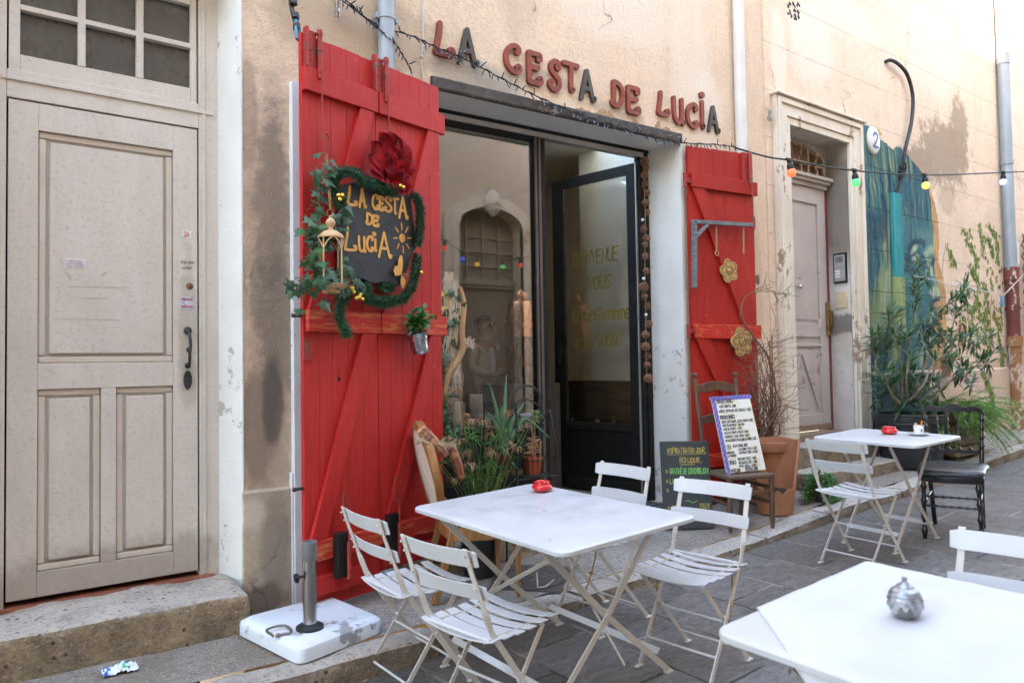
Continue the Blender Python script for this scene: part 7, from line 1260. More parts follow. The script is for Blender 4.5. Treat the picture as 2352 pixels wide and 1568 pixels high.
# chalkboard leaning on the jamb
cz = zp(4.5); k0 = Vector((4.50, -.52, cz + .003)); k_r = None
q0 = Vector((4.205, -.285, cz + .003)); k_r = (k0 - q0).normalized(); k_u = (Vector((.02, .14, .62))).normalized(); k_n = k_r.cross(k_u).normalized(); k_u = k_n.cross(k_r).normalized(); KW, KH = (k0 - q0).length, .66
t = thing('chalkboard', 'black chalkboard with the dish of the day leaning beside the shop door', 'chalkboard', M=Matrix.Translation(q0)); b = MB(); b.prism([(0, 0), (KW, 0), (KW, KH), (0, KH)], q0 - k_n * .012, k_r, k_u, k_n * .012); b.build('panel', M('slate_black', (.030, .034, .034), (.045, .05, .05), .7, scale=3, chips=(.12, .09, .07), chip_amt=.74), t, world=True, bevel=.003)
ck_y = M('chalk_gold', (.50, .38, .08)); ck_g = M('chalk_green', (.22, .54, .13)); iy = Ink(q0, k_r, k_u, .0003); ig = Ink(q0, k_r, k_u, .0003); iy.u = ig.u = k_r * .77; rg = random.Random(4)
iy.write('INSPIRATION DU JOUR,', .07, KH - .092, .040, .0055, jig=.3, rg=rg, fit=.385, slant=.12); iy.stroke([(.07, KH - .104), (.46, KH - .10)], .003); iy.write('BONJOUR...', .19, KH - .165, .038, .0055, jig=.3, rg=rg, fit=.23, slant=.12); iy.stroke([(.19, KH - .176), (.33, KH - .174)], .003); iy.stroke([(.21, KH - .184), (.34, KH - .182)], .003)
for y in (.255, .33, .40, .53): iy.write('*', .045, KH - y, .05, .004)
ig.write('GRATINÉ DE CONCHIGLIONI', .085, KH - .25, .042, .0062, jig=.25, rg=rg, fit=.385, slant=.12); ig.write('LASAGNE', .05 + .03, KH - .325, .036, .0058, jig=.25, rg=rg, fit=.14, slant=.12); iy.write('CROI', .085, KH - .525, .036, .005, jig=.25, rg=rg, fit=.085, slant=.1); iy.write('POULPE', .365, KH - .51, .036, .004, jig=.25, rg=rg, fit=.1, slant=.1); iy.write('€', .44, KH - .63, .03, .004); ig.stroke([(.22 + .015 * i, KH - .46 + .008 * math.sin(i * .9)) for i in range(9)], .004); iy.stroke([(.2 + .015 * i, KH - .60 + .008 * math.sin(i * .9)) for i in range(9)], .004); iy.stroke([(.40, KH - .335), (.415, KH - .30), (.47, KH - .30), (.46, KH - .335)], .003)
iy.b.build('writing', ck_y, t, world=True); ig.b.build('writing', ck_g, t, world=True)

# ------------------------------------------------------------------ pots and plants on the right
terra = M('terracotta', (.46, .20, .095), (.36, .155, .08), .75, scale=4, bump=.25, chips=(.56, .40, .28), chip_amt=.70, chip_scale=8); terra_in = M('terracotta_inside', (.42, .20, .12), (.34, .17, .11), .8, scale=5); soil_m = M('soil', (.03, .02, .014), (.06, .04, .028), .95, scale=50, bump=1)
BP = Vector((5.42, -.36, zp(5.42))); t = thing('terracotta_pot', 'large terracotta pot holding a bare twining vine, behind the broken pot', 'pot', BP)
b = MB(); b.lathe([(.001, 0), (.155, 0), (.20, .30), (.225, .44), (.248, .445), (.255, .48), (.255, .52), (.242, .525), (.232, .50), (.228, .46), (.001, .455)], (0, 0, 0), 36); b.build('pot_body', terra, t, smooth=40); b = MB(); b.lathe([(.001, .468), (.12, .474), (.229, .462)], (0, 0, 0), 24); b.build('soil', soil_m, t, smooth=180)
BK = Vector((5.17, -.60, zp(5.17))); t = thing('terracotta_pot', 'broken terracotta pot with its front missing, standing by the kerb', 'pot', BK)
def broken(s, q, rad, off=0):
    a = 6.2832 * s; front = R(-138); d = math.atan2(math.sin(a - front), math.cos(a - front)); k = max(0, min(1, (abs(d) - 1.05) / .16)); htop = .20 + .38 * k + .006 * math.sin(a * 3); htop -= .035 * max(0, 1 - abs(abs(d) - .3) / .3); z = htop * q
    r_ = .135 + .068 * z / .58 - off; return Vector((r_ * math.cos(a), r_ * math.sin(a), z))
b = MB(); b.grid(lambda s, q: broken(s, q, 0), 180, 14); b.grid(lambda s, q: broken(1 - s, q, 0, .016), 180, 14); b.grid(lambda s, q: broken(s, 1, 0, .016 * q), 180, 1); b.lathe([(.001, .001), (.136, .001)], (0, 0, 0), 24); b.build('pot_body', terra, t, smooth=50); b = MB(); b.lathe([(.001, .175), (.08, .185), (.13, .165)], (0, 0, 0), 20); b.build('soil', soil_m, t, smooth=180)
twig = M('twig_brown', (.22, .125, .07), (.14, .08, .05), .8, scale=20); grass_g = leafmat('leaf_bright', (.09, .22, .04), (.14, .28, .06))
def vine(o, seed=2):
    t = thing('twining_vine', 'bare brown twining vine with a few green leaves in the large terracotta pot', 'plant', M=Matrix.Translation(o)); rg = random.Random(seed); b = MB(); lf = MB()
    for i in range(36):
        a = rg.uniform(0, 6.283); p = o + Vector((math.cos(a) * .05, math.sin(a) * .05, 0)); P = [p]; ph = rg.uniform(0, 6); H = rg.uniform(.45, .95); rr = rg.uniform(.04, .13); w = rg.uniform(.5, 1.1) * rg.choice((-1, 1)); nS = 9
        for j in range(1, nS + 1): z = H * j / nS; q = rr * (1 + .5 * math.sin(j * .8 + ph)); P.append(o + Vector((math.cos(a + w * j * .7) * q, math.sin(a + w * j * .7) * q * .7, z)))
        b.tube(smooth_path(P, 4), [.0055 - .0035 * j / (nS * 4) for j in range(nS * 4 + 1)], 5)
    for i in range(190):
        h = rg.uniform(.12, .95); a = rg.uniform(0, 6.283); p = o + Vector((math.cos(a) * .09, math.sin(a) * .07, h)); d = Vector((math.cos(a), math.sin(a) * .7, rg.uniform(-.2, .8))).normalized(); L = rg.uniform(.10, .34); P = [p]
        for j in range(5): d = (d + Vector((rg.gauss(0, .25), rg.gauss(0, .25), rg.gauss(0, .22) - .02))).normalized(); P.append(P[-1] + d * L / 5)
        if max(q.y for q in P) < -.10: b.tube(smooth_path(P, 3), .0019, 4)
    # the long shoot arching left and over
    for off in (0, .02):
        SH_ = [o + Vector((.02 + off, -.02, .1)), o + Vector((.08, -.05, .45)), o + Vector((-.03 + off, -.06, .75)), o + Vector((-.22, -.05, .95)), o + Vector((-.34, -.04 + off, 1.10)), o + Vector((-.30, -.04, 1.26)), o + Vector((-.12, -.08, 1.33 + off)), o + Vector((.08, -.1, 1.31)), o + Vector((.2, -.12, 1.32))]; b.tube(smooth_path(SH_, 6), [.007 - .005 * i / 48 for i in range(49)], 5)
        for p in smooth_path(SH_, 3)[17:]:
            for k in range(2):
                if rg.random() < .55: lf.leaf(p, (rg.uniform(-1, 1), rg.uniform(-1, .2), rg.uniform(-.6, .6)), (0, -.6, .8), rg.uniform(.03, .055), .024)
            P = [p]; d = Vector((rg.uniform(-1, 1), rg.uniform(-.6, .2), rg.uniform(-.9, .6)))
            for j in range(4): d = (d + Vector((rg.gauss(0, .4), 0, rg.gauss(0, .4)))).normalized(); P.append(P[-1] + d * .04)
            b.tube(P, .0018, 4)
    for (x, y) in ((.05, -.03), (.1, .02), (-.06, .02)): b.tube([o + Vector((x, y, 0)), o + Vector((x * 1.3, y * 1.3, rg.uniform(.75, .95)))], .006, 6)
    b.build('branch', twig, t, world=True, smooth=180); lf.build('foliage', grass_g, t, world=True)
vine(BP + Vector((0, 0, .46)))
# trailing plant in a hanging pot set on the ground
HPt = Zp(1893, 1152, zp(5.7)); HPt.y = max(HPt.y, -.70); t = thing('plant_pot', 'small black hanging pot with its wire handles, on the pavement by the terracotta pots', 'pot', HPt); b = MB(); b.lathe([(.05, 0), (.075, .12), (.07, .12), (.045, .01)], (0, 0, 0), 16); b.build('pot_body', rubber, t, smooth=50); b = MB(); hk_ = Vector((-.06, .03, .42)); [b.tube([(.072 * math.cos(a), .072 * math.sin(a), .12), hk_], .0025, 4) for a in (.3, 2.4, 4.4)]; b.tube(smooth_path([hk_, hk_ + Vector((.0, 0, .03)), hk_ + Vector((.03, 0, .045)), hk_ + Vector((.04, 0, .02))], 3), .004, 5); b.build('wire_hanger', rubber, t)
t = thing('trailing_plant', 'green trailing plant spilling from the small black pot', 'plant', M=Matrix.Translation(HPt + Vector((0, 0, .12)))); b = MB(); st_ = MB(); rg = random.Random(14)
for i in range(60):
    a = rg.uniform(0, 6.283); p = HPt + Vector((math.cos(a) * .03, math.sin(a) * .03, .12)); r_ = rg.uniform(.05, .15); hz = rg.uniform(.03, .12); P = smooth_path([p, p + Vector((math.cos(a) * r_ * .5, math.sin(a) * r_ * .5, hz)), p + Vector((math.cos(a) * r_ * .9, math.sin(a) * r_ * .9, hz * .3 - .03)), p + Vector((math.cos(a) * r_, math.sin(a) * r_, -.08 - rg.uniform(0, .03)))], 4); st_.tube(P, .0014, 4)
    for q in P[2:]: [b.leaf(q, (rg.uniform(-1, 1), rg.uniform(-1, 1), rg.uniform(-.8, .4)), (0, -.4, .9), rg.uniform(.025, .045), .014) for _ in range(2)]
b.mi = 0; b.build('foliage', leafmat('trail_green', (.05, .16, .035), (.09, .23, .05)), t, world=True); st_.build('stem', M('green_stem', (.08, .16, .04)), t, world=True)
# oleander in its black tub
OL = Vector((7.75, -.46, zp(7.7))); t = thing('plant_tub', 'big black plastic tub holding the oleander in front of the mural', 'pot', OL); plast = M('black_plastic', (.018, .018, .02), (.03, .03, .032), .45, scale=8, bump=.1)
b = MB(); b.lathe([(.001, 0), (.27, 0), (.285, .02), (.32, .44), (.345, .45), (.35, .475), (.35, .52), (.36, .53), (.355, .545), (.335, .54), (.325, .46), (.001, .46)], (0, 0, 0), 40); b.build('tub_body', plast, t, smooth=40)
for a in (R(195), R(15)): b = MB(); d = Vector((math.cos(a), math.sin(a), 0)); w = Vector((-math.sin(a), math.cos(a), 0)); b.tube(smooth_path([d * .335 + w * .1 + Vector((0, 0, .46)), d * .39 + w * .09 + Vector((0, 0, .455)), d * .40 + Vector((0, 0, .45)), d * .39 - w * .09 + Vector((0, 0, .455)), d * .335 - w * .1 + Vector((0, 0, .46))], 4), .014, 8); b.build('handle', plast, t, smooth=60)
b = MB(); b.lathe([(.001, .475), (.33, .468)], (0, 0, 0), 24); b.build('soil', soil_m, t)
olg = [leafmat('oleander_dark', (.022, .058, .026), (.036, .085, .036), .36), leafmat('oleander_mid', (.045, .105, .045), (.065, .135, .055), .36), leafmat('oleander_light', (.10, .18, .08), (.13, .22, .10), .4)]; bark = M('oleander_bark', (.30, .22, .15), (.20, .145, .10), .8, scale=18)
def oleander(o):
    t = thing('oleander', 'tall oleander shrub with narrow dark leaves in front of the painted face', 'shrub', M=Matrix.Translation(o)); rg = random.Random(31); b = MB(); st_ = MB()
    C_ = lambda px, py, y: Y(*CB(px, py), y)
    mains = [[(920, 1120, -.5), (860, 1000, -.52), (790, 890, -.5), (800, 800, -.5), (790, 740, -.5), (770, 700, -.52)], [(960, 1120, -.45), (950, 900, -.42), (930, 760, -.4), (900, 640, -.38), (870, 560, -.36)], [(1000, 1110, -.45), (1060, 960, -.45), (1130, 800, -.42), (1090, 690, -.42), (1040, 620, -.42), (1045, 480, -.4), (1040, 360, -.38), (1040, 280, -.36)], [(1040, 1110, -.45), (1150, 920, -.5), (1190, 700, -.5), (1180, 540, -.5), (1290, 470, -.5), (1330, 430, -.5)], [(1060, 1120, -.5), (1200, 960, -.55), (1260, 820, -.6), (1270, 640, -.55), (1300, 540, -.5)], [(1080, 1110, -.5), (1230, 1000, -.6), (1360, 900, -.65), (1450, 880, -.65), (1500, 870, -.65)], [(1060, 1120, -.55), (1180, 1040, -.7), (1300, 960, -.75), (1390, 1000, -.8)], [(990, 1120, -.5), (980, 960, -.6), (1000, 820, -.6), (990, 700, -.6)], [(940, 1120, -.6), (880, 1040, -.65), (850, 960, -.65)], [(1020, 1110, -.4), (1090, 880, -.36), (1100, 720, -.34), (1150, 620, -.33)], [(1000, 1100, -.6), (1090, 1000, -.7), (1130, 900, -.7), (1230, 800, -.7), (1370, 720, -.7), (1400, 750, -.7)], [(950, 1110, -.4), (910, 900, -.35), (860, 780, -.32)]]
    def whorl(p, ax, n, L):
        for i in range(n):
            a = rg.uniform(0, 6.283); s_ = ax.orthogonal().normalized(); w = ax.cross(s_); d = (s_ * math.cos(a) + w * math.sin(a)) * rg.uniform(.6, 1) + ax * rg.uniform(.0, 1.0); b.mi = rg.choices((0, 1, 2), (.52, .36, .12))[0]; l = L * rg.uniform(.7, 1.15); tip = p + d.normalized() * l
            if tip.y > -.03: d.y = -abs(d.y)
            b.leaf(p, d, (rg.uniform(-.3, .3), rg.uniform(-.6, 0), 1), l, l * .155, rg.uniform(.05, .35))
    for m in mains:
        P = smooth_path([C_(*q) for q in m], 6); n = len(P); st_.tube(P, [.014 - .010 * i / n for i in range(n)], 7)
        for i in range(int(n * .36), n):
            if rg.random() < .62: whorl(P[i], (P[min(i + 1, n - 1)] - P[i - 1]).normalized(), rg.randint(2, 4), .17)
            if i % 5 == 0:
                d = Vector((rg.uniform(-1, 1), rg.uniform(-.7, .15), rg.uniform(.0, .9))).normalized(); q = P[i]; L = rg.uniform(.10, .24); S_ = [q, q + d * L * .5, q + (d + Vector((0, 0, .1))).normalized() * L]
                if S_[-1].y < -.08:
                    st_.tube(S_, [.005, .004, .003], 5)
                    for k in range(1, 5): whorl(q.lerp(S_[-1], k / 4), d, 3 if k < 4 else 9, .16)
        whorl(P[-1], (P[-1] - P[-2]).normalized(), 10, .15)
    for i in range(70): a = rg.uniform(0, 6.283); r_ = rg.uniform(0, .36); whorl(o + Vector((math.cos(a) * r_, math.sin(a) * r_, rg.uniform(.08, .5))), Vector((math.cos(a) * .6, math.sin(a) * .6, .8)), 5, .17)
    b.build('foliage', olg, t, world=True); st_.build('branch', bark, t, world=True, smooth=180)
oleander(OL + Vector((0, 0, .47)))
# feathery fern in a wooden crate
FC = Vector((8.42, -.52, zp(8.4))); t = thing('wooden_crate', 'brown wooden crate planter behind the black chair', 'crate', FC); crw = M('crate_wood', (.22, .12, .08), (.14, .08, .055), .7, scale=10, stretch=(1, 1, 5))
for sx, sy in ((-.3, 0), (.3, 0), (0, -.24), (0, .24)):
    b = MB()
    for k in range(4): z = .04 + k * .115; b.box((sx - (.012 if sx else .3), sy - (.012 if sy else .24), z), (sx + (.012 if sx else .3), sy + (.012 if sy else .24), z + .10))
    b.build('side_panel', crw, t, bevel=.003)
b = MB(); b.box((-.28, -.22, .05), (.28, .22, .45)); b.build('soil', soil_m, t)
ferng = [leafmat('fern_green', (.16, .30, .05), (.24, .40, .08), .5), leafmat('fern_dark', (.045, .11, .025), (.08, .16, .035), .5)]
t = thing('asparagus_fern', 'feathery light green fern spilling over behind the black chair', 'plant', M=Matrix.Translation(FC + Vector((0, 0, .45)))); b = MB(); rg = random.Random(17)
for i in range(190):
    a = rg.uniform(0, 6.283); o = FC + Vector((rg.uniform(-.2, .2), rg.uniform(-.15, .15), .45)); L = rg.uniform(.35, .85); dv_ = Vector((math.cos(a) * .8 - .02, -abs(math.sin(a)) * .9, rg.uniform(.1, 1.0))).normalized(); P = [o]
    for j in range(7): dv_ = (dv_ + Vector((rg.gauss(0, .08), rg.gauss(0, .08), -.20))).normalized(); P.append(P[-1] + dv_ * L / 7)
    P = [p for p in P if p.z > zp(p.x) + .02 and p.y < -.06]
    if len(P) < 3: continue
    for p, q in zip(smooth_path(P, 4), smooth_path(P, 4)[1:]):
        b.mi = 1; b.tube([p, q], .0016, 3)
        for k in range(7): b.mi = 0 if rg.random() < .7 else 1; d = Vector((rg.uniform(-1, 1), rg.uniform(-1, 1), rg.uniform(-.7, .7))); e = p.lerp(q, rg.random()); f = e + d * .045; w = Vector((-d.y, d.x, .3)).normalized() * .0030; b.add([e - w, e + w, f], [(0, 1, 2)])
b.build('frond', ferng, t, world=True)
# wall pot, iron bracket ring on the wall
t = thing('wall_pot', 'terracotta half pot fixed to the wall behind the oleander', 'pot', (9.55, -.045, 1.30)); b = MB(); b.lathe([(.06, 0), (.11, .18), (.13, .19), (.13, .22), (.115, .22), (.05, .02)], (0, -.005, 0), 18, None, math.pi, 2 * math.pi); b.build('pot_body', M('wall_pot_clay', (.42, .27, .16), (.32, .2, .12), .8), t, smooth=50); b = MB(); rg = random.Random(2); [b.leaf((rg.uniform(-.06, .06), -.05, .19), (rg.uniform(-1, 1), -.5, rg.uniform(.2, 1)), (0, -.3, 1), .2, .025, .4) for _ in range(18)]; b.build('foliage', grass_g, t)
t = thing('iron_ring', 'rusty round iron fitting on the painted vine wall', 'fitting', (10.12, -.02, 1.82)); b = MB(); b.tube([(.09 * math.cos(a), -.02, .13 * math.sin(a)) for a in [i * .3927 for i in range(16)]], .012, 6, True); b.tube([(0, .0, 0), (0, -.03, 0)], .03, 10); b.build('ring', M('rusty', (.22, .10, .035)), t, smooth=60)
b = MB(); b.tube([Vector((8.9, -.03, 2.49)), Vector((10.2, -.05, 2.42)), Vector((11.3, -.10, 2.36)), Vector((11.5, -.26, 2.62))], .006, 5); tag(b.build('washing_line', pipe_white), 'thin white line stretched from the mural to the rusty pipe', 'line'); 
t = thing('clothes_peg', 'blue peg hanging on the white line by the rusty pipe', 'peg', (11.2, -.11, 2.28)); b = MB(); b.box((-.03, -.012, -.08), (.03, .012, .06)); b.build('peg_body', M('peg_blue', (.05, .3, .5)), t, bevel=.006)
t = thing('trellis', 'brown wooden lattice trellis at the right edge of the photo', 'trellis', (12.32, -.06, 1.4)); b = MB(); 
for i in range(-14, 15):
    for sg, yy in ((1, -.03), (-1, -.045)):
        pts = []; z0 = i * .17
        x0, x1 = 0, .9; za, zb_ = z0, z0 + sg * .9 * 1.2
        for k in range(20):
            f0, f1 = k / 20, (k + 1) / 20; a0 = za + (zb_ - za) * f0; a1 = za + (zb_ - za) * f1
            if -.02 < min(a0, a1) and max(a0, a1) < 1.9: b.bar((x0 + .9 * f0 - .3, yy, a0), (x0 + .9 * f1 - .3, yy, a1), .022, .012, (0, 1, 0))
b.build('lattice', M('trellis_wood', (.18, .09, .06), (.12, .06, .04), .7), t)

# ------------------------------------------------------------------ iron plant stand, aloe, papyrus, driftwood by the window
STX = Vector((2.98, -.13, zp(3)))
t = thing('plant_stand', 'black wrought iron plant stand with scrolls in front of the window', 'plant stand', STX); b = MB(); wr = .0075
def ypx(px, py, y=-.13): return Y(px, py, y)
def scroll(c, r, a0, a1, n=14, y=-.13): return [Vector((c.x + r * (1 - .75 * i / n) * math.cos(a0 + (a1 - a0) * i / n), y, c.z + r * (1 - .75 * i / n) * math.sin(a0 + (a1 - a0) * i / n))) for i in range(n + 1)]
xl, xr = ypx(1178, 1000).x, ypx(1243, 1000).x; zt0_ = ypx(1210, 905).z; xm_ = (xl + xr) / 2; w_ = (xr - xl) / 2
for xx, yy in ((xl, -.13), (xr, -.13), (xr + .05, -.24), (xl - .05, -.24)): b.tube([(xx, yy, zp(3)), (xx, yy, zt0_ - .05)], wr, 6)
for yy in (-.13,): b.tube(smooth_path([(xl, yy, zt0_ - .05)] + [(xm_ + w_ * math.cos(a), yy, zt0_ - .05 + w_ * .9 * math.sin(a)) for a in (2.6, 2.1, 1.57, 1.04, .52)] + [(xr, yy, zt0_ - .05)], 3), wr, 6)
b.tube(smooth_path([(xl, -.13, zt0_ - .14), (xm_ - w_ * .6, -.13, zt0_ - .05), (xm_ + w_ * .2, -.13, zt0_ - .04), (xr, -.13, zt0_ - .10)], 4), wr * .9, 6)
for c, r_, a0, a1 in ((Vector((xl + .03, 0, zt0_ - .16)), .035, 0, 7.5), (Vector((xl + .03, 0, zt0_ - .25)), .035, 6, -1.5), (Vector((xr - .03, 0, zt0_ - .15)), .035, 3.1, -4.2), (Vector((xr + .01, 0, zt0_ - .22)), .035, 1, 8)): b.tube(scroll(c, r_, a0, a1), wr * .85, 6)
xa0, xa1 = ypx(1118, 950).x, ypx(1165, 950).x; za_ = ypx(1140, 885).z
b.tube(smooth_path([(xa0, -.10, zp(3)), (xa0, -.10, za_ - .08), ((xa0 + xa1) / 2 - .06, -.10, za_), ((xa0 + xa1) / 2 + .06, -.10, za_ - .01), (xa1, -.10, za_ - .1), (xa1, -.10, zp(3))], 5), wr, 6); b.tube(scroll(Vector((xa0 + .03, 0, za_ - .13)), .035, 0, 7, y=-.10), wr * .85, 6); b.tube(scroll(Vector((xa1 - .02, 0, za_ - .14)), .03, 3, -4, y=-.10), wr * .85, 6)
b.tube(smooth_path([(xr, -.13, zt0_ - .22), (xr + .05, -.16, zt0_ - .12), (xr + .055, -.2, zt0_ - .28), (xr + .05, -.24, zt0_ - .45)], 4), wr, 6)
zr_ = ypx(1215, 1085).z; rc_ = Vector((xm_, -.19, zr_))
for zz_, r_ in ((0, .062), (.10, .078)): b.tube([rc_ + Vector((r_ * math.cos(a), r_ * math.sin(a), zz_)) for a in [i * .3927 for i in range(16)]], .004, 5, True)
for i in range(14): a = i * .4488; d = Vector((math.cos(a), math.sin(a), 0)); b.tube(smooth_path([rc_ + d * .062, rc_ + d * .08 + Vector((0, 0, .10)), rc_ + d * .095 + Vector((0, 0, .14))], 3), .003, 4)
b.box((xl, -.25, zr_ - .008), (xr, -.125, zr_ - .001))
zal = ypx(1145, 1065).z; AL = Vector(((xa0 + xa1) / 2 + .02, -.17, zal))
for zz_, r_ in ((.0, .06), (.09, .075)): b.tube([AL + Vector((r_ * math.cos(a), r_ * math.sin(a), zz_)) for a in [i * .3927 for i in range(16)]], .004, 5, True)
for i in range(12): a = i * .5236; d = Vector((math.cos(a), math.sin(a), 0)); b.tube(smooth_path([AL + d * .06, AL + d * .078 + Vector((0, 0, .09)), AL + d * .07 + Vector((0, 0, .125)), AL + Vector((d.x * math.cos(.5) - d.y * math.sin(.5), d.y * math.cos(.5) + d.x * math.sin(.5), 0)) * .078 + Vector((0, 0, .09))], 3), .003, 4)
b.tube([AL + Vector((0, .05, 0)), (AL.x, -.10, AL.z)], .005, 5); b.tube([(xl - .05, -.24, zr_ - .02), (xr + .05, -.24, zr_ - .02)], .005, 5)
b.build('frame', iron, t, world=True, smooth=60)
redpot = M('red_plastic_pot', (.42, .085, .03), (.36, .07, .025), .45); clay = M('clay_pot', (.22, .075, .04), (.16, .055, .03), .7)
def smallpot(c, r0, r1, h, m, label): t = thing('plant_pot', label, 'pot', c); b = MB(); b.lathe([(.001, 0), (r0, 0), (r1, h * .85), (r1 + .004, h * .86), (r1 + .004, h), (r1 - .003, h), (r1 - .004, h * .86), (.001, h * .85)], (0, 0, 0), 22); b.build('pot_body', m, t, smooth=40); return t
smallpot(rc_ + Vector((0, 0, .001)), .050, .064, .115, redpot, 'red plastic pot in the ring of the iron plant stand'); smallpot(AL + Vector((0, 0, .001)), .048, .06, .12, clay, 'brown clay pot of the aloe in the plant stand')
t = thing('dried_plant', 'withered plant tied to a stick in the red plastic pot', 'plant', rc_ + Vector((0, 0, .1))); b = MB(); rg = random.Random(5); P = smooth_path([(0, 0, 0), (.005, 0, .12), (-.005, 0, .22), (.005, -.01, .33)], 4); b.tube(P, .006, 5); b.tube([(.02, 0, 0), (.012, -.005, .3)], .004, 5); b.tube([(.045, -.02, 0), (.05, -.025, .12)], .006, 5)
for i in range(46): a = rg.uniform(0, 6.28); h = rg.uniform(.04, .14); p = Vector((0, 0, h)); d = Vector((math.cos(a), math.sin(a), rg.uniform(-.2, .6))); Q_ = [p]; [Q_.append(Q_[-1] + (d + Vector((rg.gauss(0, .6), rg.gauss(0, .6), rg.gauss(0, .5) - .15 * j))).normalized() * .016) for j in range(4)]; b.strip(Q_, Vector((0, .3, 1)), .008, .001)
b.build('stem', M('dry_leaf', (.42, .27, .15), (.30, .18, .10), .8), t); b = MB(); [b.leaf((rg.uniform(-.02, .02), -.01, rg.uniform(.24, .34)), (rg.uniform(-1, 1), -.5, rg.uniform(-.6, .4)), (0, -.5, .8), .04, .02) for _ in range(14)]; b.build('foliage', leafmat('olive_leaf', (.14, .19, .05), (.2, .22, .07)), t)
t = thing('aloe', 'spiky aloe rising from the clay pot in the plant stand', 'plant', AL + Vector((0, 0, .1))); aloe_g = leafmat('aloe_green', (.085, .17, .09), (.13, .24, .12), .4)
for px, py, k, r_ in ((1163, 860, .0, .026), (1124, 880, .0, .022), (1205, 925, -.02, .026), (1262, 1005, -.08, .024), (1118, 945, -.05, .02), (1150, 930, -.04, .022)):
    e = ypx(px, py, -.17 + k) - (AL + Vector((0, 0, .1))); mid_ = e * .5 + Vector((0, 0, .05 if px < 1240 else .16)); P = smooth_path([Vector((0, 0, 0)), mid_ * .6 + Vector((0, 0, .01)), mid_ + Vector((0, 0, .0)), e], 6); n = len(P); b = MB(); b.tube(P, [r_ * (1 - .9 * (i / (n - 1)) ** 1.6) for i in range(n)], 8)
    o = b.build('leaf', aloe_g, t, smooth=180)
PB = Vector((2.60, -.17, zp(2.6))); t = thing('plant_pot', 'dark pot of the papyrus, hidden behind the large table', 'pot', PB); b = MB(); b.lathe([(.001, 0), (.10, 0), (.13, .26), (.125, .26), (.10, .22), (.001, .22)], (0, 0, 0), 20); b.build('pot_body', plast, t, smooth=50)
t = thing('papyrus', 'papyrus with green stems and curled dry tips in front of the black window panel', 'plant', PB + Vector((0, 0, .24))); st_ = MB(); lf = MB(); dr = MB(); rg = random.Random(23)
for i in range(46):
    a = rg.uniform(0, 6.283); o = PB + Vector((math.cos(a) * rg.uniform(.01, .07), math.sin(a) * .05, .24)); L = rg.uniform(.38, .80); dx = rg.gauss(.05, .16); tip = o + Vector((dx + (.12 if i % 5 == 0 else 0), rg.uniform(-.12, .08), L))
    if tip.y > -.04: tip.y = -.05
    P = smooth_path([o, o.lerp(tip, .5) + Vector((-dx * .12, 0, .02)), tip], 5); st_.tube(P, .0026, 5); dry = rg.random() < .42; n_ = rg.randint(9, 15)
    for j in range(n_):
        a2 = rg.uniform(0, 6.283); d = Vector((math.cos(a2), math.sin(a2), rg.uniform(-.3, .5))); l = rg.uniform(.06, .13)
        if tip.y + d.y * l > -.03: d.y = -abs(d.y)
        if not dry: lf.strip([tip, tip + d * l * .5 + Vector((0, 0, .008)), tip + d * l - Vector((0, 0, .02))], Vector((-d.y, d.x, .2)), [.006, .006, .001], .0008)
        else:
            l *= .62; s_ = Vector((-d.y, d.x, .1)); c = tip + d * l * .6; dr.strip([tip, tip + d * l * .5, tip + d * l * .8 - Vector((0, 0, .015)), tip + d * l * .7 - Vector((0, 0, .032)), tip + d * l * .5 - Vector((0, 0, .03))], s_, .005, .0008)
st_.build('stem', leafmat('papyrus_stem', (.13, .22, .045), (.18, .26, .06)), t, world=True); lf.build('foliage', leafmat('papyrus_green', (.06, .17, .035), (.10, .23, .05)), t, world=True); dr.build('dry_tip', M('dry_leaf', (.42, .27, .15)), t, world=True)['kind'] = 'stuff'
# driftwood and wax on the window shelf, ivy trailing outside
def wpx(px, py, y=.24): return Y(px, py, y)
drift = M('driftwood', (.52, .33, .17), (.40, .24, .12), .75, scale=9, stretch=(2, 2, .5), bump=.3)
t = thing('driftwood_hanging', 'driftwood branch with pale macrame strands hanging at the window edge by the left shutter', 'wall hanging', wpx(1040, 640))
P = smooth_path([wpx(1056, 660), wpx(1065, 700), wpx(1060, 760), wpx(1062, 800), wpx(1050, 828), wpx(1030, 860), wpx(1020, 905)], 6); n = len(P); b = MB(); b.tube(P, [.016 + .010 * math.sin(3.14 * i / n) for i in range(n)], 8); b.tube([wpx(1056, 796), wpx(1072, 792), wpx(1076, 798)], [.012, .010, .006], 6); b.build('branch', drift, t, world=True, smooth=60)
b = MB(); rg = random.Random(41)
for px0, py0, py1, n_ in ((1030, 622, 720, 34), (1044, 640, 770, 24), (1036, 720, 800, 18), (1028, 770, 850, 14), (1076, 770, 810, 12), (1052, 830, 900, 12)):
    for i in range(n_): x = px0 + rg.gauss(0, 8); b.tube(smooth_path([wpx(px0 + rg.gauss(0, 5), py0 + rg.uniform(0, 12)), wpx(x, py0 + 30), wpx(x + rg.gauss(0, 3), (py0 + py1) / 2), wpx(x + rg.gauss(0, 4), py1 - rg.uniform(0, 35))], 3), .0032, 4)
b.build('strand', M('macrame', (.56, .48, .38), (.45, .37, .28), .9), t, world=True)
b = MB(); b.lathe([(.004, -.012), (.012, -.012), (.03, .0), (.03, .004)], (0, 0, 0), 4)
for i in range(9): a = i * .1; b = b
b = MB(); [b.tube(smooth_path([wpx(1014, 665 + 2 * i), wpx(1024 + i * .8, 685), wpx(1022 + i, 705), wpx(1014, 725 - 3 * i)], 4), .003, 5) for i in range(8)]; b.build('gilt_fan', M('gilt_bright', (.70, .48, .12), rough=.3, metal=1), t, world=True)
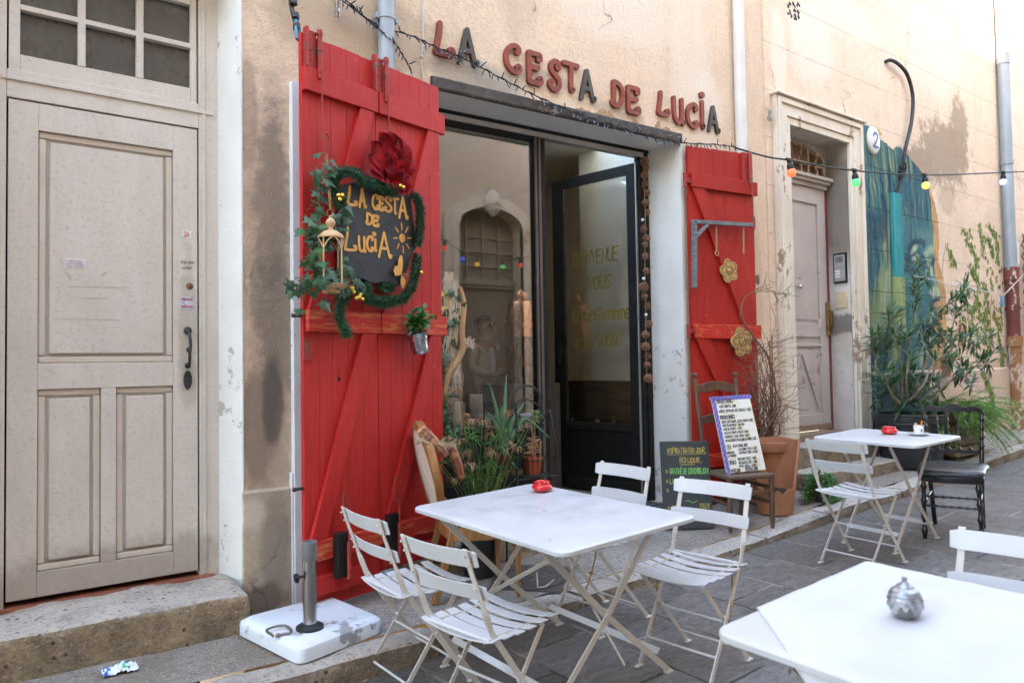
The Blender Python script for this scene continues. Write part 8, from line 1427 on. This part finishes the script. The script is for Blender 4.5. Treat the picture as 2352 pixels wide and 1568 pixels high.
b = MB(); [b.tube(smooth_path([wpx(*q) for q in pp], 5), .0045, 5) for pp in (((1068, 700), (1050, 740), (1042, 780), (1040, 830)), ((1050, 880), (1058, 920), (1062, 970), (1058, 1000)), ((1020, 900), (1036, 940), (1044, 990), (1046, 1020)), ((1030, 905), (1050, 890), (1062, 905)))]; b.build('vine_twig', M('amber_twig', (.50, .24, .06), (.36, .16, .05), .5), t, world=True)
ivy_plant('ivy_garland', 'ivy garland trailing down the window edge to the black panel', [[wpx(1035, 660), wpx(1050, 690), wpx(1060, 730), wpx(1045, 760), wpx(1030, 800)], [wpx(1030, 700), wpx(1026, 740), wpx(1022, 790), wpx(1020, 850)], [wpx(1018, 880), wpx(1024, 930), wpx(1034, 965), wpx(1030, 1000), wpx(1038, 1040)], [wpx(1040, 970), wpx(1055, 1000), wpx(1062, 1030), wpx(1048, 1050)], [wpx(1022, 960), wpx(1030, 1010), wpx(1045, 1035), wpx(1066, 1045)]], spread=.02, L=(.05, .085), step=.03, seed=6, out=(-.3, -1, 0))
# inside the shop, behind the pane
sh_y = .70; zsf = Y(1090, 962, sh_y).z - .01
t = thing('window_shelf', 'dark glass shelf table behind the window pane', 'table', (2.95, sh_y, .345)); b = MB(); b.lathe([(.001, 0), (.42, 0), (.425, .008), (.42, .016), (.001, .016)], (2.95, sh_y + .08, zsf - .016), 40); b.build('table_top', M('smoked_glass', (.06, .065, .065), rough=.1, spec=.8), t, world=True, smooth=40); b = MB(); b.tube([(2.95, sh_y + .1, .345), (2.95, sh_y + .1, zsf - .017)], .025, 10); b.build('leg', iron, t, world=True)
def on_shelf(px): q = Y(px, 940, sh_y); return (q.x, sh_y, zsf)
t = thing('table_lamp', 'white pierced cylinder lamp on a wooden foot behind the window', 'lamp', on_shelf(1097)); lampn = N('pierced_white'); v = lampn.coord(); vd = lampn.voro(v, 70, 'F1', 'Distance', .15); lampn.set(lampn.mix(lampn.ramp(vd, [(.30, 1), (.36, 0)]), (.72, .68, .62), (.35, .31, .27)), .7)
b = MB(); b.lathe([(.058, .03), (.060, .032), (.060, .20), (.058, .202), (.001, .202)], (0, 0, 0), 28); b.build('lamp_shade', lampn.m, t, smooth=50); b = MB(); b.lathe([(.001, 0), (.058, 0), (.060, .004), (.060, .029), (.001, .03)], (0, 0, 0), 28); b.build('foot', drift, t, smooth=50)
t = thing('candle', 'ivory pillar candle on a twig ring behind the window', 'candle', on_shelf(1057)); b = MB(); b.lathe([(.001, .03), (.038, .03), (.04, .034), (.04, .15), (.034, .152), (.001, .145)], (0, 0, 0), 22); b.build('wax', M('wax', (.75, .7, .6)), t, smooth=50); b = MB(); rg = random.Random(8); [b.tube([(.05 * math.cos(a) + rg.gauss(0, .006), .05 * math.sin(a) + rg.gauss(0, .006), .012 + rg.gauss(0, .006)) for a in [i * .6283 + k for i in range(11)]], .005, 5) for k in range(6)]; b.build('twig_ring', drift, t)
CU = Y(1200, 850, 1.25); t = thing('copper_urn', 'tall copper urn with a domed lid inside the shop window', 'urn', (CU.x, 1.25, .345)); zu = Y(1200, 880, 1.25).z; zt2 = Y(1200, 680, 1.25).z; b = MB(); hU = zt2 - zu
b.lathe([(.001, zu), (.15, zu), (.16, zu + .02), (.16, zu + hU * .52), (.165, zu + hU * .53), (.16, zu + hU * .55), (.16, zu + hU * .86), (.14, zu + hU * .93), (.07, zu + hU * .97), (.075, zu + hU), (.05, zu + hU * 1.06), (.03, zu + hU * 1.06), (.001, zu + hU * 1.1)], (CU.x, 1.25, 0), 28); b.build('urn_body', M('copper', (.62, .30, .16), (.45, .2, .1), .25, 1, scale=5), t, world=True, smooth=40)
b = MB(); b.box((CU.x - .3, 1.05, .345), (CU.x + .28, 1.5, zu - .001)); b.build('counter', M('counter_dark', (.05, .04, .032), (.07, .055, .045), .6), t, world=True)
t = thing('wood_panel', 'brown folded wooden table leaning on the white wall inside the door', 'panel', (4.74, .8, .345)); oldw = M('old_panel_wood', (.17, .125, .085), (.11, .08, .055), .6, scale=5, stretch=(3, .5, 3)); ztp = 1.35; b = MB(); b.box((4.755, .52, .36), (4.785, 1.62, ztp)); b.build('panel', oldw, t, world=True, bevel=.004)
b = MB(); b.box((4.735, .5, ztp - .05), (4.79, 1.64, ztp + .005)); b.box((4.725, .55, ztp - .36), (4.754, 1.6, ztp - .33)); b.build('rail', oldw, t, world=True, bevel=.004)
for y in (.78, 1.36): b = MB(); b.bar((4.738, y, ztp - .33), (4.738, y + .02, .9), .03, .015); b.bar((4.738, y + .02, .9), (4.72, y + .14, .36), .03, .015); b.build('leg', wleg, t, world=True)
b = MB(); b.box((4.75, 1.0, .95), (4.7545, 1.05, .99)); b.build('paper_tag', paper, t, world=True)
t = thing('doormat', 'black doormat with grey petal pattern on the shop threshold', 'doormat', (4.1, .15, .325)); b = MB(); b.box((3.64, -.01, .322), (4.64, .31, .334)); b.build('mat', M('mat_black', (.012, .012, .013), rough=.95), t, world=True); ik = Ink((3.64, -.01, .334), (1, 0, 0), (0, 1, 0), .0006); b = MB(); b.box((3.63, -.030, .16), (4.66, -.021, .318)); 
for i in range(17):
    for j in range(3):
        c = (.06 + i * .058 + (.029 if j % 2 else 0), .05 + j * .1)
        for a in (.6, 1.7, 2.8, 4.4): ik.stroke([(c[0] + .008 * math.cos(a), c[1] + .010 * math.sin(a)), (c[0] + .032 * math.cos(a), c[1] + .036 * math.sin(a))], .013)
ik.b.build('petal_pattern', M('mat_grey', (.15, .14, .14), rough=.95), t, world=True)
# manhole in the pavement
mcn = N('cast_iron_cover'); v = mcn.coord(world=True, rot=(0, 0, R(40))); bk_ = mcn.new('ShaderNodeTexBrick'); mcn.put(bk_.inputs['Vector'], v); bk_.inputs['Scale'].default_value = 1; bk_.inputs['Brick Width'].default_value = .045; bk_.inputs['Row Height'].default_value = .022; bk_.inputs['Mortar Size'].default_value = .003
mcn.set(mcn.mix(mcn.ramp(mcn.noise(v, 8, 5), [(.4, 0), (.7, 1)]), (.085, .075, .07), (.13, .105, .085)), .6, .3, mcn.bump(bk_.outputs['Fac'], -.8, .006)); MC = [(2.463, -.406), (2.86, -.095), (3.02, -.55), (2.62, -.83)]
MC = [(2.47, -.45), (2.84, -.12), (3.12, -.46), (2.75, -.79)]; t = thing('manhole_cover', 'square cast iron manhole frame with a round cover in the pavement before the window', 'manhole', (2.8, -.45, zp(2.8))); b = MB(); zq = [zp(p[0]) + .004 for p in MC]; b.add([(p[0], p[1], z) for p, z in zip(MC, zq)] + [(p[0], p[1], z - .03) for p, z in zip(MC, zq)], [(3, 2, 1, 0), (0, 1, 5, 4), (1, 2, 6, 5), (2, 3, 7, 6), (3, 0, 4, 7)]); b.build('frame', mcn.m, t, world=True)
b = MB(); mc = (2.78, -.46); zc_ = zp(2.78) + .009; cst = M('cast_iron', (.085, .075, .07), (.12, .10, .08), .6, .3, scale=8, bump=.3)
tl_ = Matrix.Rotation(-.033, 4, 'Y'); b.lathe([(.235, -.006), (.235, .002), (.222, .002), (.220, -.002), (.20, -.002), (.198, .002), (.15, .002), (.148, -.002), (.001, -.002)], (*mc, zc_), 40, tl_); b.build('lid', cst, t, world=True, smooth=30); b = MB(); [b.bar(Vector((mc[0], mc[1], zc_)) + tl_ @ Vector((.155 * math.cos(a), .155 * math.sin(a), .003)), Vector((mc[0], mc[1], zc_)) + tl_ @ Vector((.195 * math.cos(a), .195 * math.sin(a), .003)), .012, .004) for a in [i * .2618 for i in range(24)]]; [b.tube([Vector((mc[0] - .11 + .02 * k, mc[1] - .07 + .045 * j + .012 * math.sin(k * 1.4 + j), zc_ + .0)) for k in range(12)], .006, 5) for j in range(4)]; o = b.build('raised_pattern', cst, t, world=True)
# litter
LTc = Zp(250, 1556, zp(.4)); b = MB(); ltm = N('crisp_packet'); v = ltm.coord(world=True); ltm.set(ltm.ramp(ltm.noise(v, 16, 3), [(.36, (.05, .14, .42)), (.45, (.72, .76, .80)), (.56, (.74, .78, .82)), (.6, (.06, .42, .22)), (.7, (.05, .2, .5))], 'CONSTANT'), .3)
b.grid(lambda s, q: Vector((LTc.x - .02 + .14 * s, -.47 + .08 * q + .02 * mn.noise(Vector((s * 5, q * 5, 7))), zp(.4) + .006 + .028 * abs(mn.noise(Vector((s * 9, q * 7, 3)))) + .02 * math.sin(3.14 * q) * math.sin(3.14 * s))), 24, 12); tag(b.build('crisp_packet', ltm.m), 'crumpled blue and white crisp packet under the left door step', 'litter')

# ------------------------------------------------------------------ the woman standing inside the shop
def person():
    ox, oy, oz = 4.62, 2.72, .345; t = thing('person', 'woman with dark tied hair and tinted glasses in a pale jacket inside the shop', 'person', (ox, oy, oz), R(200))
    skin_m = M('skin', (.46, .26, .18), (.40, .22, .15), .5); cloth = M('jacket', (.56, .50, .46), (.48, .42, .38), .85); dark = M('trousers', (.03, .03, .04), rough=.8); topm = M('white_top', (.70, .74, .80), rough=.8); hairm = M('hair_brown', (.05, .028, .018), (.03, .018, .012), .45, scale=40)
    def skin(name, V, E_, m, par, sub=2):
        me = bpy.data.meshes.new(name); me.from_pydata([v[:3] for v in V], E_, []); me.materials.append(m); o = bpy.data.objects.new(name, me); col.objects.link(o); o.parent = par; md = o.modifiers.new('skin', 'SKIN')
        if not me.skin_vertices: return o
        for i, v in enumerate(V): r = v[3]; me.skin_vertices[0].data[i].radius = r if isinstance(r, tuple) else (r, r); me.skin_vertices[0].data[i].use_root = i == 0
        md.use_smooth_shade = True; s2 = o.modifiers.new('sub', 'SUBSURF'); s2.levels = sub; s2.render_levels = sub; return o
    V = [(0, 0, .93, (.15, .11)), (0, 0, 1.08, (.125, .095)), (0, .01, 1.25, (.145, .105)), (0, .0, 1.38, (.13, .085)), (0, -.005, 1.45, .055), (0, .0, 1.50, .048), (0, .015, 1.545, (.065, .075)), (0, .015, 1.61, (.078, .095)), (0, .01, 1.68, (.066, .08))]
    E_ = [(i, i + 1) for i in range(8)]
    for s in (-1, 1):
        n = len(V); V += [(s * .17, -.01, 1.385, .052), (s * .20, -.03, 1.13, .04), (s * .12, .16, 1.06, .032), (s * .06, .21, 1.07, .024), (s * .025, .235, 1.075, (.036, .02))]; E_ += [(3, n), (n, n + 1), (n + 1, n + 2), (n + 2, n + 3), (n + 3, n + 4)]
        for k in range(5):
            m_ = len(V); dz = .026 - k * .0135; x0 = s * .025
            if k == 4: V += [(s * .045, .262, 1.085, .009), (s * .035, .285, 1.10, .008)]
            else: V += [(x0 - s * .03, .245 + .003 * k, 1.075 + dz, .009), (x0 - s * .055, .25, 1.073 + dz, .0085), (x0 - s * .075, .243, 1.068 + dz, .007)]
            E_ += [(n + 4, m_)] + [(m_ + i, m_ + i + 1) for i in range(len(V) - m_ - 1)]
        n = len(V); V += [(s * .09, 0, .88, .085), (s * .095, .01, .48, .055), (s * .095, -.02, .08, .036), (s * .10, .10, .03, (.04, .026))]; E_ += [(0, n), (n, n + 1), (n + 1, n + 2), (n + 2, n + 3)]
    skin('body', V, E_, skin_m, t)
    b = MB(); b.add([(-.012, .10, 1.63), (.012, .10, 1.63), (0, .135, 1.598), (-.016, .105, 1.592), (.016, .105, 1.592)], [(0, 1, 2), (0, 2, 3), (1, 4, 2), (3, 2, 4)]); b.build('nose', skin_m, t, smooth=180)
    b = MB(); b.strip([(-.022, .098, 1.565), (0, .107, 1.568), (.022, .098, 1.565)], Vector((0, 0, 1)), [.004, .013, .004], .008); b.build('mouth', M('lips', (.38, .11, .10)), t)
    b = MB(); [b.ball((s * .078, .0, 1.61), .02, 8, 1.5) for s in (-1, 1)]; b.build('ear', skin_m, t, smooth=180)
    b = MB()
    for s in (-1, 1): b.lathe([(.001, .0), (.026, .0), (.028, .002)], (s * .033, .102, 1.632), 14, Matrix.Rotation(R(90), 4, 'X')); b.tube([(s * .06, .095, 1.637), (s * .082, .0, 1.63)], .003, 5)
    b.tube([(-.012, .105, 1.638), (.012, .105, 1.638)], .003, 5); b.build('glasses', M('tinted_lens', (.09, .035, .02), rough=.15), t, smooth=60)
    b = MB(); b.grid(lambda s, q: Vector((.092 * math.sin(math.pi * q) * math.cos(6.283 * s), -.012 + .104 * math.sin(math.pi * q) * math.sin(6.283 * s) - (.03 if .03 < s < .47 and q > .42 else 0) * 3 * max(0, math.sin(6.283 * s)), 1.645 + .112 * math.cos(math.pi * q))), 24, 14); b.ball((0, -.115, 1.68), .042, 10); b.build('hair', hairm, t, smooth=180)
    V = [(0, 0, .88, (.19, .145)), (0, 0, 1.05, (.155, .125)), (0, .005, 1.25, (.175, .13)), (0, 0, 1.385, (.15, .10)), (0, -.01, 1.44, (.075, .065))]; E_ = [(0, 1), (1, 2), (2, 3), (3, 4)]
    for s in (-1, 1): n = len(V); V += [(s * .18, -.01, 1.39, .067), (s * .21, -.03, 1.14, .056), (s * .13, .14, 1.065, .046)]; E_ += [(3, n), (n, n + 1), (n + 1, n + 2)]
    skin('jacket', V, E_, cloth, t); b = MB(); b.grid(lambda s, q: Vector(((s - .5) * (.10 + .02 * q), .137 - .02 * q - .05 * (2 * s - 1) ** 2 + .012 * math.sin(q * 3.1), 1.10 + .27 * q)), 8, 8); b.build('top', topm, t, smooth=180)
    V = [(0, 0, .95, (.165, .12)), (0, 0, .86, (.17, .125))]; E_ = [(0, 1)]
    for s in (-1, 1): n = len(V); V += [(s * .095, 0, .78, .105), (s * .10, .01, .48, .075), (s * .10, -.02, .09, .06)]; E_ += [(1, n), (n, n + 1), (n + 1, n + 2)]
    skin('trousers', V, E_, dark, t); b = MB(); [b.grid(lambda s_, q, s=s: Vector((s * .10 + .05 * math.cos(6.283 * s_) * math.sin(3.1416 * q), .05 + .13 * math.sin(6.283 * s_) * math.sin(3.1416 * q), .045 - .045 * math.cos(3.1416 * q))), 14, 8) for s in (-1, 1)]; b.build('shoe', rubber, t, smooth=180)
person()
